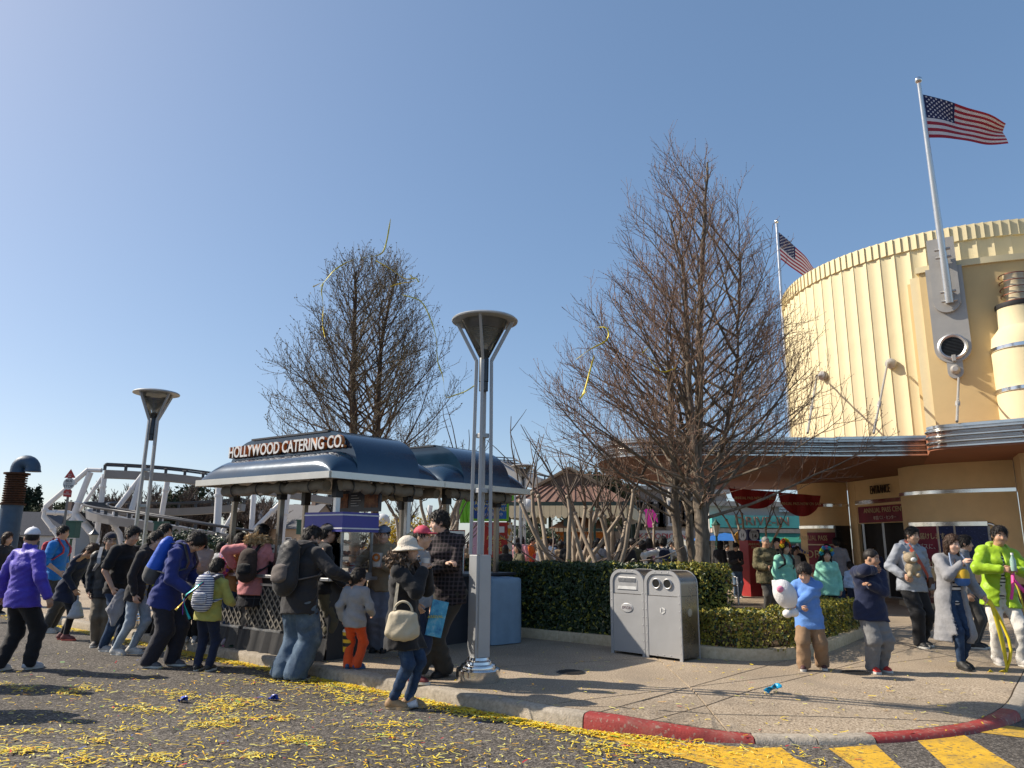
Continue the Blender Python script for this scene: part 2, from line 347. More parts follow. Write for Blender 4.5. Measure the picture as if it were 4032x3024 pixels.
for P in polys:
    b2 = bmesh.new(); f = b2.faces.new([b2.verts.new(v) for v in P]); f.normal_update()
    if f.normal.z < 0: f.normal_flip()
    if f.calc_area() < .02: b2.free(); continue
    bmesh.ops.inset_region(b2, faces=[f], thickness=.010, depth=0.0, use_even_offset=True, use_boundary=True)
    for g in [g for g in b2.faces if g is not f]:
        for v in g.verts:
            if not any(h is f for h in v.link_faces): v.co.z = -.055
    if min(drop(S[int(np.argmin(np.linalg.norm(KERB - [v.x, v.y], axis=1)))]) * -1 if np.min(np.linalg.norm(KERB - [v.x, v.y], axis=1)) < 1.6 else 0 for v in P) < -.001:
        bmesh.ops.triangulate(b2, faces=[f]); bmesh.ops.subdivide_edges(b2, edges=[e for e in b2.edges if e.calc_length() > .5], cuts=5, use_grid_fill=True)
        bmesh.ops.triangulate(b2, faces=b2.faces[:])
        for v in b2.verts: v.co.z += pave_z(v.co.x, v.co.y)
    me = bpy.data.meshes.new('slab'); b2.to_mesh(me); b2.free(); me.materials.append(PAVE); link('slab', me, pave)

# yellow crossing paint
mk = tag(thing('road_marking', None, None), kind='structure')
def paint(pts, wear=0):
    P = [gnd(x, y, ROAD + .004) for x, y in pts]
    if np.cross((P[1] - P[0])[:2], (P[2] - P[0])[:2]) < 0: P = P[::-1]
    MB().add(P, [tuple(range(len(P)))]).build('painted_stripe', YELP, mk)
paint([(2290, 2888), (2560, 2912), (2960, 2945), (3075, 2942), (3130, 2985), (3420, 3110), (3250, 3150), (2900, 3040), (2560, 2950)])
paint([(3262, 2946), (3448, 2932), (3620, 3090), (3480, 3110)])
paint([(3612, 2915), (3775, 2880), (4090, 3080), (3830, 3120)])
paint([(3800, 2876), (3900, 2846), (4250, 2900), (4300, 2960), (4032, 2905)])
paint([(3990, 2822), (4060, 2790), (4500, 2820), (4500, 2860)])

def disc_cover(px, py, rad, label):
    p = gnd(px, py); t = thing('drain_cover', label, 'drain cover', (p[0], p[1], 0.0))
    MB().lathe([(rad, .001), (rad, .007), (rad - .012, .008)], n=28).build('rim', DARKMET, t, 40)
    m = MB()
    for i in range(-4, 5):
        w = math.sqrt(max(0, (rad - .02) ** 2 - (i * rad / 5) ** 2)); m.box((0, i * rad / 5, .0105), (2 * w, rad * .12, .005))
    m.build('grip_bar', mat('cast_iron', (.05, .045, .04), .7, .6, .3), t)
disc_cover(2248, 2648, .165, 'small round iron cover in the pavement right of the near lamp')
disc_cover(3368, 2650, .16, 'round iron cover in the pavement by the red-shoed boy')
# ------------------------------------------------------------------ people: smooth distance-field bodies and clothes
class Field:
    """a sum of soft shapes sampled on a grid and turned into one closed surface"""
    def __init__(s, lo, hi, h):
        s.h = h; s.lo = np.asarray(lo, float) - 3 * h; s.n = np.maximum(6, np.ceil((np.asarray(hi) + 3 * h - s.lo) / h).astype(int) + 1)
        s.V = np.full(s.n, 1.0, np.float32)
        s.ax = [s.lo[i] + h * np.arange(s.n[i]) for i in range(3)]
    def _win(s, lo, hi, pad):
        sl = []
        for i in range(3):
            a = int(max(0, math.floor((lo[i] - pad - s.lo[i]) / s.h))); b = int(min(s.n[i], math.ceil((hi[i] + pad - s.lo[i]) / s.h) + 1))
            if b <= a: return None, None
            sl.append(slice(a, b))
        P = np.stack(np.meshgrid(*[s.ax[i][sl[i]] for i in range(3)], indexing='ij'), -1); return tuple(sl), P
    def _put(s, sl, d, k, op):
        V = s.V[sl]; d = d.astype(np.float32)
        if op == 'add':
            if k > 0: hh = np.clip(.5 + .5 * (V - d) / k, 0, 1); s.V[sl] = V * (1 - hh) + d * hh - k * hh * (1 - hh)
            else: s.V[sl] = np.minimum(V, d)
        elif op == 'sub': s.V[sl] = np.maximum(V, -d)
    def cap(s, a, b, ra, rb, k=.02, op='add'):
        a, b = np.asarray(a, float), np.asarray(b, float); r = max(ra, rb)
        sl, P = s._win(np.minimum(a, b) - r, np.maximum(a, b) + r, k + 3 * s.h)
        if sl is None: return
        ab = b - a; t = np.clip((P - a) @ ab / max(1e-9, ab @ ab), 0, 1); d = np.linalg.norm(P - a - t[..., None] * ab, axis=-1) - (ra + (rb - ra) * t)
        s._put(sl, d, k, op)
    def ecap(s, a, b, X, wa, wb, da, db, k=.03, op='add', endk=.5):
        """elliptic capsule: half-width w along X, half-depth d across"""
        a, b = np.asarray(a, float), np.asarray(b, float); ab = b - a; L = np.linalg.norm(ab); n = ab / L
        X = unit(X - n * (X @ n)); Y = np.cross(n, X); r = max(wa, wb, da, db)
        sl, P = s._win(np.minimum(a, b) - r, np.maximum(a, b) + r, k + 3 * s.h)
        if sl is None: return
        q = P - a; t = np.clip(q @ n / L, 0, 1); q = q - t[..., None] * ab
        w = wa + (wb - wa) * t; dd = da + (db - da) * t; e = endk * np.minimum(w, dd)
        x, y, z = q @ X, q @ Y, q @ n
        k0 = np.sqrt((x / w) ** 2 + (y / dd) ** 2 + (z / e) ** 2); k1 = np.sqrt((x / w ** 2) ** 2 + (y / dd ** 2) ** 2 + (z / e ** 2) ** 2)
        s._put(sl, k0 * (k0 - 1) / np.maximum(k1, 1e-6), k, op)
    def ell(s, c, r, M=None, k=.02, op='add'):
        c = np.asarray(c, float); r = np.asarray(r, float); m = r.max()
        sl, P = s._win(c - m, c + m, k + 3 * s.h)
        if sl is None: return
        q = P - c
        if M is not None: q = q @ M
        k0 = np.linalg.norm(q / r, axis=-1); k1 = np.linalg.norm(q / r ** 2, axis=-1); s._put(sl, k0 * (k0 - 1) / np.maximum(k1, 1e-6), k, op)
    def plane(s, p, n):
        """cut away everything on the side n points to"""
        P = np.stack(np.meshgrid(*s.ax, indexing='ij'), -1); s.V = np.maximum(s.V, ((P - np.asarray(p)) @ unit(n)).astype(np.float32))
    def wrinkle(s, amp, seed, f=(16, 16, 34)):
        r = np.random.default_rng(seed); X, Y, Z = np.meshgrid(*s.ax, indexing='ij'); n = 0
        for i in range(4):
            w = np.array(f) * r.uniform(.5, 1.5, 3) * r.choice([-1, 1], 3); ph = r.uniform(0, 6.3, 2)
            g = np.sin(X * w[0] + Y * w[1] + Z * w[2] + ph[0] + 1.8 * np.sin(Z * 9 + X * 8 * r.choice([-1, 1]) + Y * 5 + ph[1]))
            m = .5 + .5 * np.sin(X * r.uniform(4, 9) + Y * 6 + Z * r.uniform(3, 8) + ph[1] * 2)
            n = n + (np.abs(g) * 2 - 1.1) * m / 3
        s.V = s.V + (amp * n).astype(np.float32)
    def mesh(s):
        V = s.V; I = V < 0; nx, ny, nz = V.shape
        c = [(i, j, k) for i in (0, 1) for j in (0, 1) for k in (0, 1)]
        cnt = sum(I[i:nx - 1 + i, j:ny - 1 + j, k:nz - 1 + k].astype(np.int8) for i, j, k in c)
        act = np.argwhere((cnt > 0) & (cnt < 8)); idx = -np.ones((nx - 1, ny - 1, nz - 1), np.int64); idx[tuple(act.T)] = np.arange(len(act))
        if len(act) == 0: return np.zeros((0, 3)), np.zeros((0, 4), int)
        acc = np.zeros((len(act), 3)); w = np.zeros(len(act))
        for e in [(a, b) for a in c for b in c if sum(np.subtract(b, a)) == 1 and all(np.subtract(b, a) >= 0)]:
            A, B = np.array(e[0]), np.array(e[1]); va = V[tuple((act + A).T)]; vb = V[tuple((act + B).T)]; x = (va < 0) != (vb < 0)
            t = np.where(x, va / np.where(x, va - vb, 1), 0); acc[x] += (A + (B - A) * t[:, None])[x]; w[x] += 1
        vs = s.lo + s.h * (act + acc / w[:, None]); F = []
        for ax in range(3):
            sh = [slice(None)] * 3; s2 = [slice(None)] * 3; sh[ax] = slice(0, -1); s2[ax] = slice(1, None)
            ed = np.argwhere(I[tuple(sh)] != I[tuple(s2)]); o1, o2 = [(1, 2), (2, 0), (0, 1)][ax]
            ok = (ed[:, o1] > 0) & (ed[:, o2] > 0) & (ed[:, o1] < V.shape[o1] - 1) & (ed[:, o2] < V.shape[o2] - 1); ed = ed[ok]; q = []
            for d1, d2 in ((-1, -1), (0, -1), (0, 0), (-1, 0)):
                p = ed.copy(); p[:, o1] += d1; p[:, o2] += d2; q.append(idx[tuple(p.T)])
            q = np.stack(q, 1); ins = I[tuple(ed.T)]; q[~ins] = q[~ins][:, ::-1]; F.append(q)
        F = np.concatenate(F); return vs, F[(F >= 0).all(1)]
def mesh_np(name, vs, fs, mats, smooth=True):
    me = bpy.data.meshes.new(name); me.vertices.add(len(vs)); me.vertices.foreach_set('co', np.asarray(vs, np.float32).ravel())
    me.loops.add(fs.size); me.loops.foreach_set('vertex_index', fs.ravel().astype(np.int32)); k = fs.shape[1]
    me.polygons.add(len(fs)); me.polygons.foreach_set('loop_start', np.arange(0, fs.size, k, dtype=np.int32))
    try: me.polygons.foreach_set('loop_total', np.full(len(fs), k, np.int32))
    except Exception: pass
    me.polygons.foreach_set('use_smooth', np.full(len(fs), smooth))
    for m in (mats if isinstance(mats, (list, tuple)) else [mats]): me.materials.append(m)
    me.update(calc_edges=True); me.validate(); return me
def skin_mat(name, col):
    if name in MATS: return MATS[name]
    m = mat(name, col, .55, 0, .10, 14, .15, 90, .35); b = m.node_tree.nodes['Principled BSDF']
    b.inputs['Subsurface Weight'].default_value = .12; b.inputs['Subsurface Radius'].default_value = (.02, .008, .004); b.inputs['Subsurface Scale'].default_value = .5
    return m
SKIN = skin_mat('skin', (.56, .34, .23)); SKIN2 = skin_mat('skin_tan', (.47, .27, .17)); SKINP = skin_mat('skin_pale', (.64, .41, .30))
EYE = mat('eye_dark', (.02, .014, .01), .25); LIP = mat('lip', (.38, .13, .11), .5); EYEW = mat('eye_white', (.6, .57, .53), .3)
HAIRB = ramp_mat('black_hair', [(.3, (.006, .005, .005)), (.7, (.03, .024, .02))], 60, .5, 4, .5, 120, stretch=(1, 1, .25))
HAIRN = ramp_mat('brown_hair', [(.3, (.025, .012, .007)), (.7, (.09, .05, .03))], 60, .5, 4, .5, 120, stretch=(1, 1, .25))
HAIRG = ramp_mat('grey_hair', [(.3, (.10, .10, .10)), (.7, (.30, .29, .28))], 60, .6, 4, .5, 120)
def ik(a, t, l1, l2, pole):
    a, t = np.asarray(a, float), np.asarray(t, float); d = t - a; L = np.linalg.norm(d); M = (l1 + l2) * .999
    if L > M: t = a + d / L * M; L = M
    L = max(L, abs(l1 - l2) + .01); n = unit(t - a); c = np.clip((l1 * l1 + L * L - l2 * l2) / (2 * l1 * L), -1, 1)
    p = np.asarray(pole, float); p = p - n * (p @ n); p = unit(p) if np.linalg.norm(p) > 1e-4 else perp(n)[0]
    return a + n * l1 * c + p * l1 * math.sqrt(max(0, 1 - c * c)), a + n * L
PEOPLE = {}
def person(key, label, foot, yaw, H, group=None, z=0., top=None, topm=None, bot='trousers', botm=None, shoem=None, solem=None, hair='short', hairm=None, skin=None,
           lean=0., side=0., hyaw=0., hpitch=0., feet=None, aL=None, aR=None, hem=.0, sleeve=1., thick=.016, hood=None, hat=None, hatm=None, build=1., head=1., legw=1.,
           fit=.0, shin=1., collar=None, glasses=False, res=.0125, cres=.0145, detail=True, inner=None, poleL=None, poleR=None, curl=.5, torso=None, shift=(0, 0), fm=False, open_front=False, wrk=.013):
    """local frame: forward -y, the person's left +x. aL/aR: wrist targets from the shoulder in arm lengths (out, forward, up) or ('w', world point)"""
    foot = np.asarray(foot, float); root_loc = np.array([foot[0], foot[1], z]); RZ = rotz(yaw)
    topm = topm or cloth('cloth_grey', (.3, .3, .3)); botm = botm or cloth('cloth_black', (.02, .02, .022)); shoem = shoem or mat('shoe_black', (.02, .02, .02), .6); solem = solem or mat('sole_white', (.55, .54, .5), .7)
    hairm = hairm or HAIRB; skin = skin or SKIN; b = build
    hipz = .505 * H; l1, l2, ank = .242 * H, .232 * H, .045 * H
    if feet is None: feet = [(.062, .01, .1), (-.062, -.01, -.1)]           # left, right: (x, forward, toe-out)
    pel = np.array([shift[0], -shift[1], hipz])
    # spine
    S_ = rotx(lean) @ roty(side); fwd = np.array([0, -1., 0]); X = S_ @ np.array([1., 0, 0]); U = S_ @ np.array([0, 0, 1.]); Fd = S_ @ fwd
    wst = pel + U * .095 * H + Fd * .0; chest = pel + U * .225 * H; shc = pel + U * .305 * H - Fd * .008 * H; nb = pel + U * .325 * H
    if torso: X = rotz(torso) @ X
    shw = (.100 if fm else .112) * H * (.5 + .5 * b); hipw = .050 * H
    HM = S_ @ rotz(hyaw) @ rotx(hpitch); hx, hf, hu = HM @ np.array([1., 0, 0]), HM @ fwd, HM @ np.array([0, 0, 1.])
    hs = head * H / 1.70 if head == 1. else head
    hc = nb + U * .045 * H + hu * .085 * hs + (hf * .022 + Fd * .012) * hs
    lim = {}
    la1, la2 = .172 * H, .150 * H; LA = la1 + la2
    arms = {}
    for sg, tgt, pole in ((1, aL, poleL), (-1, aR, poleR)):
        sh = shc + X * sg * shw * .92 - U * .012 * H
        if tgt is None: tgt = (.14, .10, -.96)
        if tgt[0] == 'w': wr = RZ.T @ (np.asarray(tgt[1], float) - root_loc)
        else: wr = sh + X * sg * tgt[0] * LA + Fd * tgt[1] * LA + U * tgt[2] * LA
        pl = (X * sg * .5 - Fd * .8 - U * .3) if pole is None else (X * sg * pole[0] + Fd * pole[1] + U * pole[2])
        el, wr = ik(sh, wr, la1, la2, pl); arms[sg] = (sh, el, wr)
    legs = {}
    for sg, ft in ((1, feet[0]), (-1, feet[1])):
        hp = pel + X * sg * hipw - np.array([0, 0, .015 * H]); lift = ft[3] if len(ft) > 3 else 0
        an = np.array([ft[0] * H / 1.7, -ft[1] * H / 1.7, ank + lift]); tdir = rotz(ft[2]) @ fwd; kn, an = ik(hp, an, l1, l2, tdir + fwd * .2); legs[sg] = (hp, kn, an, tdir)
    allp = [hc + hu * .16, hc - hu * .16, hc + hf * .15, hc - hf * .16] + [p for a in arms.values() for p in a] + [a[2] + unit(a[2] - a[1]) * .11 for a in arms.values()] + [p for l in legs.values() for p in l[:3]] + [l[2] - [0, 0, ank] for l in legs.values()]
    allp = np.array(allp); LO, HI = allp.min(0) - .12, allp.max(0) + .12; LO[2] = max(LO[2], -.02)
    # ---- body
    q = H / 1.7 * b; F = Field(LO, HI, res)
    F.ecap(pel, wst, X, .155 * q, .132 * q, .105 * q, .095 * q, .04); F.ecap(wst, chest, X, .132 * q, .160 * q, .095 * q, .112 * q, .04)
    F.ecap(chest, shc, X, .165 * q, .120 * q, .110 * q, .075 * q, .05)
    F.cap(nb - U * .02, hc - hu * .04 * hs - hf * .015, .058 * q, .052 * q, .03)
    for sg, (sh, el, wr) in arms.items():
        F.cap(shc + X * sg * shw * .45, sh, .06 * q, .058 * q, .04); F.cap(sh, el, .052 * q, .040 * q, .03); F.cap(el, wr, .041 * q, .028 * q, .02)
    for sg, (hp, kn, an, td_) in legs.items():
        F.cap(hp, kn, .088 * q, .056 * q, .04); F.cap(kn, an, .057 * q, .036 * q, .03); F.cap(an, an - [0, 0, ank * .4], .036 * q, .034 * q, .02)
    # head
    F.ell(hc + (hu * .028 - hf * .006) * hs, np.array([.077, .094, .092]) * hs, HM, .0)if False else F.ell(hc + (hu * .026 - hf * .004) * hs, np.array([.076, .094, .090]) * hs, HM, .02)
    F.ell(hc + (-hu * .045 + hf * .022) * hs, np.array([.060, .066, .072]) * hs, HM, .035); F.ell(hc + (-hu * .092 + hf * .055) * hs, np.array([.030, .026, .024]) * hs, HM, .035)
    F.cap(hc + (hf * .090 - hu * .000) * hs, hc + (hf * .104 - hu * .036) * hs, .009 * hs, .014 * hs, .012)
    for sg in (1, -1):
        F.ell(hc + (hx * sg * .077 - hu * .012 - hf * .004) * hs, np.array([.011, .020, .030]) * hs, HM, .006)
        F.ell(hc + (hx * sg * .030 + hf * .098 + hu * .004) * hs, np.array([.016, .012, .009]) * hs, HM, 0, 'sub')
        F.ell(hc + (hx * sg * .04 + hf * .06 - hu * .04) * hs, np.array([.026, .026, .024]) * hs, HM, .03)
    ham = {}
    for sg, (sh, el, wr) in arms.items():
        d = unit(wr - el); lat = unit(np.cross(d, X * sg) if abs(d @ X) < .9 else np.cross(d, U)); hp_ = lat   # palm edge direction
        pn = np.cross(d, hp_) * 1.0
        if pn @ (X * -sg) < 0: pn = -pn
        k = wr + d * .085 * H / 1.7; F.ecap(wr, k, hp_, .030 * q, .040 * q, .018 * q, .014 * q, .015, endk=1.); ham[sg] = (wr, d, hp_, pn, k)
    vs, fs = F.mesh(); mats = [skin, EYE, LIP, EYEW, hairm]; fm_ = np.zeros(len(fs), int)
    ext = MB()
    if detail:
        for sg, (wr, d, lat, pn, k) in ham.items():
            front = lat if lat @ (Fd + U * .3) > 0 else -lat
            for j, (o, Ln) in enumerate(((.030, .070), (.010, .078), (-.010, .072), (-.029, .056))):
                p = k - d * .006 + front * o * q; pts = [p]; a = 0
                for sgm in (.45, .32, .23): a += curl * (.8 if sgm > .4 else 1.0); pts.append(pts[-1] + (d * math.cos(a) + pn * math.sin(a)) * Ln * sgm * 1.05 * H / 1.7)
                ext.tube(pts, [.0095 * q, .009 * q, .0082 * q, .006 * q], 6)
            p = wr + d * .028 + front * .026 * q; t1 = p + unit(d * .75 + front * .55 + pn * .35) * .040; t2 = t1 + unit(d * .9 + front * .12 + pn * .5) * .032
            ext.tube([p, t1, t2], [.013 * q, .0105 * q, .0075 * q], 6)
        ext.cur = 1
        for sg in (1, -1):
            c_ = hc + (hx * sg * .031 + hf * .0835 + hu * .002) * hs; ext.cur = 3
            b0 = len(ext.v); ext.ball((0, 0, 0), (.0145 * hs, .006 * hs, .0065 * hs), 8, 5); V = np.array(ext.v[b0:]) @ HM.T + c_; ext.v[b0:] = [tuple(p) for p in V]
            ext.cur = 1; b0 = len(ext.v); ext.ball((0, 0, 0), (.0075 * hs, .005 * hs, .0075 * hs), 8, 5); V = np.array(ext.v[b0:]) @ HM.T + c_ + hf * .003 * hs; ext.v[b0:] = [tuple(p) for p in V]
            ext.cur = 4; e0 = hc + (hx * sg * .014 + hf * .0905 + hu * .022) * hs; e1 = hc + (hx * sg * .032 + hf * .0885 + hu * .027) * hs; e2 = hc + (hx * sg * .05 + hf * .074 + hu * .023) * hs
            ext.tube([e0, e1, e2], [.004 * hs, .0048 * hs, .003 * hs], 5)
        ext.cur = 2; m0 = hc + (-hu * .0585 + hf * .0825) * hs
        ext.tube([m0 - hx * .024 * hs - hf * .010 * hs, m0 - hx * .009 * hs + hf * .001 * hs, m0 + hx * .009 * hs + hf * .001 * hs, m0 + hx * .024 * hs - hf * .010 * hs], [.003 * hs, .0075 * hs, .0075 * hs, .003 * hs], 6)
    root = link('person', mesh_body(vs, fs, ext, mats), None, root_loc); root.rotation_euler = (0, 0, yaw); tag(root, label, 'person', group)
    PEOPLE[key] = dict(root=root, M=RZ, loc=root_loc, hc=hc, HM=HM, hs=hs, shc=shc, X=X, U=U, Fd=Fd, chest=chest, pel=pel, arms=arms, ham=ham, H=H, q=q, thick=thick, nb=nb)
    # ---- trousers
    sd_ = abs(hash_(key)) % 1000
    def cfield(lo_z=None): return Field(LO - .06, HI + .06, cres)
    t_ = .012 + fit; F = cfield()
    hem_z = None
    if bot in ('trousers', 'shorts'):
        F.ecap(pel - U * .01, pel + U * .07 * H, X, .160 * q, .148 * q, .112 * q, .108 * q, .03)
        for sg, (hp, kn, an, td_) in legs.items():
            F.cap(hp, kn, (.094 * q + t_ * .4) * legw, (.062 * q + t_) * legw, .04)
            if bot == 'trousers': F.cap(kn, an + [0, 0, .0 * H], (.062 * q + t_) * legw, (.048 * q + t_) * legw * shin, .03)
            else: F.cap(kn, kn + (an - kn) * .22, (.07 * q + t_) * legw, (.075 * q + t_) * legw, .02)
    else:
        hz = np.array([0, 0, .26 * H]); F.ecap(pel + U * .05 * H, pel, X, .140 * q, .17 * q, .108 * q, .12 * q, .03); F.ecap(pel, pel - [0, 0, .2 * H], X, .17 * q, .23 * q, .12 * q, .18 * q, .03)
        F.plane(pel - [0, 0, .17 * H], (0, 0, -1))
    F.plane((0, 0, .030 * H / 1.7), (0, 0, -1)); F.wrinkle(.011 * (1 + fit * 14), sd_, (12, 12, 19)); v2, f2 = F.mesh(); link({'trousers': 'trousers', 'shorts': 'shorts', 'skirt': 'skirt'}[bot], mesh_np('trousers', v2, f2, botm), root)
    # ---- shoes
    for sg, (hp, kn, an, td_) in legs.items():
        g0 = an - np.array([0, 0, ank]); s_ = H / 1.7 * (1.0 if head == 1. else 1.02)
        Fm = np.stack([np.cross(td_, [0, 0, 1.]), td_, [0, 0, 1.]], 1)
        F = Field(g0 - .22, g0 + .24, .0115); F.ecap(g0 + td_ * -.035 * s_ + [0, 0, .038], g0 + td_ * .135 * s_ + [0, 0, .030], Fm[:, 0], .036 * s_, .042 * s_, .040 * s_, .028 * s_, .02, endk=1.3)
        F.cap(g0 + td_ * -.02 * s_ + [0, 0, .05], an + [0, 0, .02], .044 * s_, .046 * s_, .03); F.cap(g0 + td_ * .03 * s_ + [0, 0, .06], g0 + td_ * .11 * s_ + [0, 0, .042], .036 * s_, .030 * s_, .03)
        F.plane(g0 + [0, 0, .018], (0, 0, -1)); F.plane(an + [0, 0, .035], (0, 0, 1))
        v2, f2 = F.mesh(); so_ = link('shoe', mesh_np('shoe', v2, f2, shoem), root)
        pr = [(-.30, .0), (-.28, .6), (-.18, .85), (.1, .8), (.4, .95), (.7, 1.05), (.92, .85), (1.04, .4), (1.06, 0)]; ol = [(y_ * .045, x_ * .178) for x_, y_ in pr] + [(-y_ * .045, x_ * .178) for x_, y_ in pr[::-1][1:-1]]
        ol = [(x_ * s_, y_ * s_) for x_, y_ in ol]; MB().prism(ol, (.002, .026), Fm, g0).build('sole', solem, so_, 40)
    # ---- top
    if top:
        F = cfield(); e = thick
        F.ecap(pel + U * .02 * H, wst, X, .152 * q + e, .138 * q + e, .105 * q + e, .100 * q + e, .05); F.ecap(wst, chest, X, .138 * q + e, .164 * q + e, .100 * q + e, .114 * q + e, .05)
        F.ecap(chest, shc, X, .168 * q + e * .8, .128 * q + e * .6, .112 * q + e * .8, .074 * q + e * .6, .05)
        hz = .035 * H + hem * H
        for sg, (hp, kn, an, td_) in legs.items(): F.cap(hp, kn, .094 * q + e * .8, .070 * q + e, .05)
        F.ecap(pel - U * .03 * H, pel + U * .04 * H, X, .164 * q + e * .8, .155 * q + e, .118 * q + e * .8, .112 * q + e, .04)
        if hem > .0: F.ecap(pel + U * .02 * H, pel - (U * .5 + np.array([0, 0, .5])) * hz, X, .155 * q + e, .165 * q + e + hem * .16, .108 * q + e, .125 * q + e + hem * .16, .04)
        for sg, (sh, el, wr) in arms.items():
            F.cap(shc + X * sg * shw * .45, sh, .062 * q + e * .4, .054 * q + e * .5, .035)
            if sleeve >= .99: F.cap(sh, el, .054 * q + e * .75, .044 * q + e * .8, .02); F.cap(el, el + (wr - el) * .95, .044 * q + e * .8, .033 * q + e * .7, .02)
            elif sleeve > .5: F.cap(sh, el, .060 * q + e, .050 * q + e, .03); F.cap(el, el + (wr - el) * (sleeve - .5) * 2, .050 * q + e, .044 * q + e, .03)
            else: F.cap(sh, sh + (el - sh) * sleeve * 2, .060 * q + e, .060 * q + e, .03)
        F.plane(pel - (U * .5 + np.array([0, 0, .5])) * hz, -(U * .6 + np.array([0, 0, .4])))
        F.cap(nb - U * .02, nb + U * .004 * H, .068 * q + e * .3, .066 * q + e * .2, .025)
        if collar: F.cap(nb, nb + U * .022 * H + Fd * .005, .072 * q + e * .3, .074 * q + e * .3, .02)
        F.ell(nb + U * .062 * H + Fd * .025, np.array([.066, .070, .075]) * q, None, 0, 'sub')     # neck opening
        if open_front: 
            for k_ in range(7 + int(hem / .05) + 1): F.ecap(nb - U * .02 * H - U * k_ * .05 * H + Fd * .17 * q, nb - U * .02 * H - U * (k_ + 1) * .05 * H + Fd * .17 * q, X, open_front * min(1, (k_ + .6) / 7), open_front * min(1, (k_ + 1.6) / 7), .12, .12, 0, 'sub')
        F.wrinkle(wrk, sd_ + 1, (13, 13, 22)); v2, f2 = F.mesh(); PEOPLE[key]['top'] = link(top, mesh_np(top, v2, f2, topm), root)
        if inner:
            F = cfield(); e2 = .004
            F.ecap(pel - U * .02 * H, wst, X, .150 * q + e2, .134 * q + e2, .105 * q + e2, .098 * q + e2, .05); F.ecap(wst, chest, X, .134 * q + e2, .160 * q + e2, .098 * q + e2, .112 * q + e2, .05); F.ecap(chest, shc, X, .160 * q, .11 * q, .110 * q + e2, .072 * q, .05)
            F.ell(nb + U * .065 * H + Fd * .03, np.array([.062, .07, .075]) * q, None, 0, 'sub'); F.plane(pel - U * .04 * H, -U)
            v2, f2 = F.mesh(); link('shirt', mesh_np('shirt', v2, f2, inner), root)
    if hood is not None:
        F = cfield(); hm = hood
        for k_ in range(9):
            a_ = R(200) * (k_ / 8 - .5); a2 = R(200) * ((k_ + 1) / 8 - .5); f_ = lambda a: nb + U * (.012 + .012 * math.cos(a)) * H + (-Fd * math.cos(a) * .085 + X * math.sin(a) * .105) * q
            F.cap(f_(a_), f_(a2), (.030 + .022 * math.cos(a_)) * q, (.030 + .022 * math.cos(a2)) * q, .02)
        F.ecap(nb - Fd * .11 * q, nb - Fd * .125 * q - U * .07 * H, X, .10 * q, .05 * q, .045 * q, .03 * q, .03)
        F.wrinkle(.005, sd_ + 2); v2, f2 = F.mesh(); PEOPLE[key]['hood'] = link('hood', mesh_np('hood', v2, f2, hm), root)
    # ---- hair and hat
    if hair:
        F = Field(hc - .34 * hs if hair in ('long', 'bob', 'tail', 'mid') else hc - .2 * hs, hc + .2 * hs, .0085)
        g_ = {'buzz': .004, 'short': .012}.get(hair, .014)
        if hat: g_ = .003
        F.ell(hc + (hu * .030 - hf * .008) * hs, (np.array([.077, .094, .090]) + g_) * hs, HM, .02)
        if hair in ('short', 'mid', 'bob', 'long', 'tail') and not hat: F.ell(hc + (hu * .075 + hf * .02) * hs, np.array([.07, .075, .05]) * hs, HM, .03)
        if hair == 'short': F.ell(hc + (-hu * .03 - hf * .055) * hs, np.array([.062, .045, .05]) * hs, HM, .03)
        if hair in ('long', 'bob', 'mid'):
            L_ = {'long': .30, 'bob': .16, 'mid': .20}[hair]; F.ecap(hc + (hu * .01 - hf * .045) * hs, hc - hf * .055 * hs - U * L_ * hs, hx, .088 * hs, .085 * hs, .055 * hs, .035 * hs, .03)
            for sg in (1, -1): F.cap(hc + (hx * sg * .078 - hf * .01 + hu * .02) * hs, hc + (hx * sg * .082 - hf * .0) * hs - U * (L_ - .05) * hs, .026 * hs, .024 * hs, .03)
        if hair == 'tail': F.cap(hc + (-hf * .10 + hu * .03) * hs, hc + (-hf * .16) * hs - U * .20 * hs, .035 * hs, .018 * hs, .02)
        lowf = -.035 if hair in ('long', 'bob', 'mid', 'tail') else -.02
        F.ell(hc + (hf * .090 - hu * .030) * hs, np.array([.060 if hair in ('long', 'bob', 'mid') else .072, .062, .086]) * hs, HM, 0, 'sub')
        F.ell(hc + (hf * .07 - hu * .10) * hs, np.array([.09, .075, .075]) * hs, HM, 0, 'sub')
        if hair in ('short', 'buzz', 'tail'): F.ell(hc + (-hu * .14 + hf * .03) * hs, np.array([.12, .09, .11]) * hs, HM, 0, 'sub')
        F.wrinkle(.012 if hair != 'buzz' else .001, sd_ + 3, (75, 75, 35)); v2, f2 = F.mesh()
        if len(v2):
            hv, hf4 = v2, f2
            if detail and hair != 'buzz':            # loose locks over the hair so its outline is uneven
                r_ = np.random.default_rng(sd_ + 9); pk = v2[r_.integers(0, len(v2), 700)]; nrm = pk - hc; nrm /= np.linalg.norm(nrm, axis=1)[:, None]; dn = -np.tile(hu, (700, 1)) - hf * .15 + r_.normal(0, .45, (700, 3)); dn -= nrm * (dn * nrm).sum(1)[:, None] * .85; dn /= np.linalg.norm(dn, axis=1)[:, None]; sd2 = np.cross(dn, nrm); L_ = r_.uniform(.025, .06, (700, 1)) * hs; w_ = .0045 * hs; A_ = pk + nrm * .001 - dn * L_ * .4; B_ = pk + nrm * .009 * hs + dn * L_ * .6
                lv = np.stack([A_ - sd2 * w_, A_ + sd2 * w_, B_ + sd2 * w_ * .3, B_ - sd2 * w_ * .3], 1).reshape(-1, 3); i4 = len(v2) + np.arange(700)[:, None] * 4 + np.arange(4)[None]; hv = np.concatenate([v2, lv]); hf4 = np.concatenate([f2, i4])
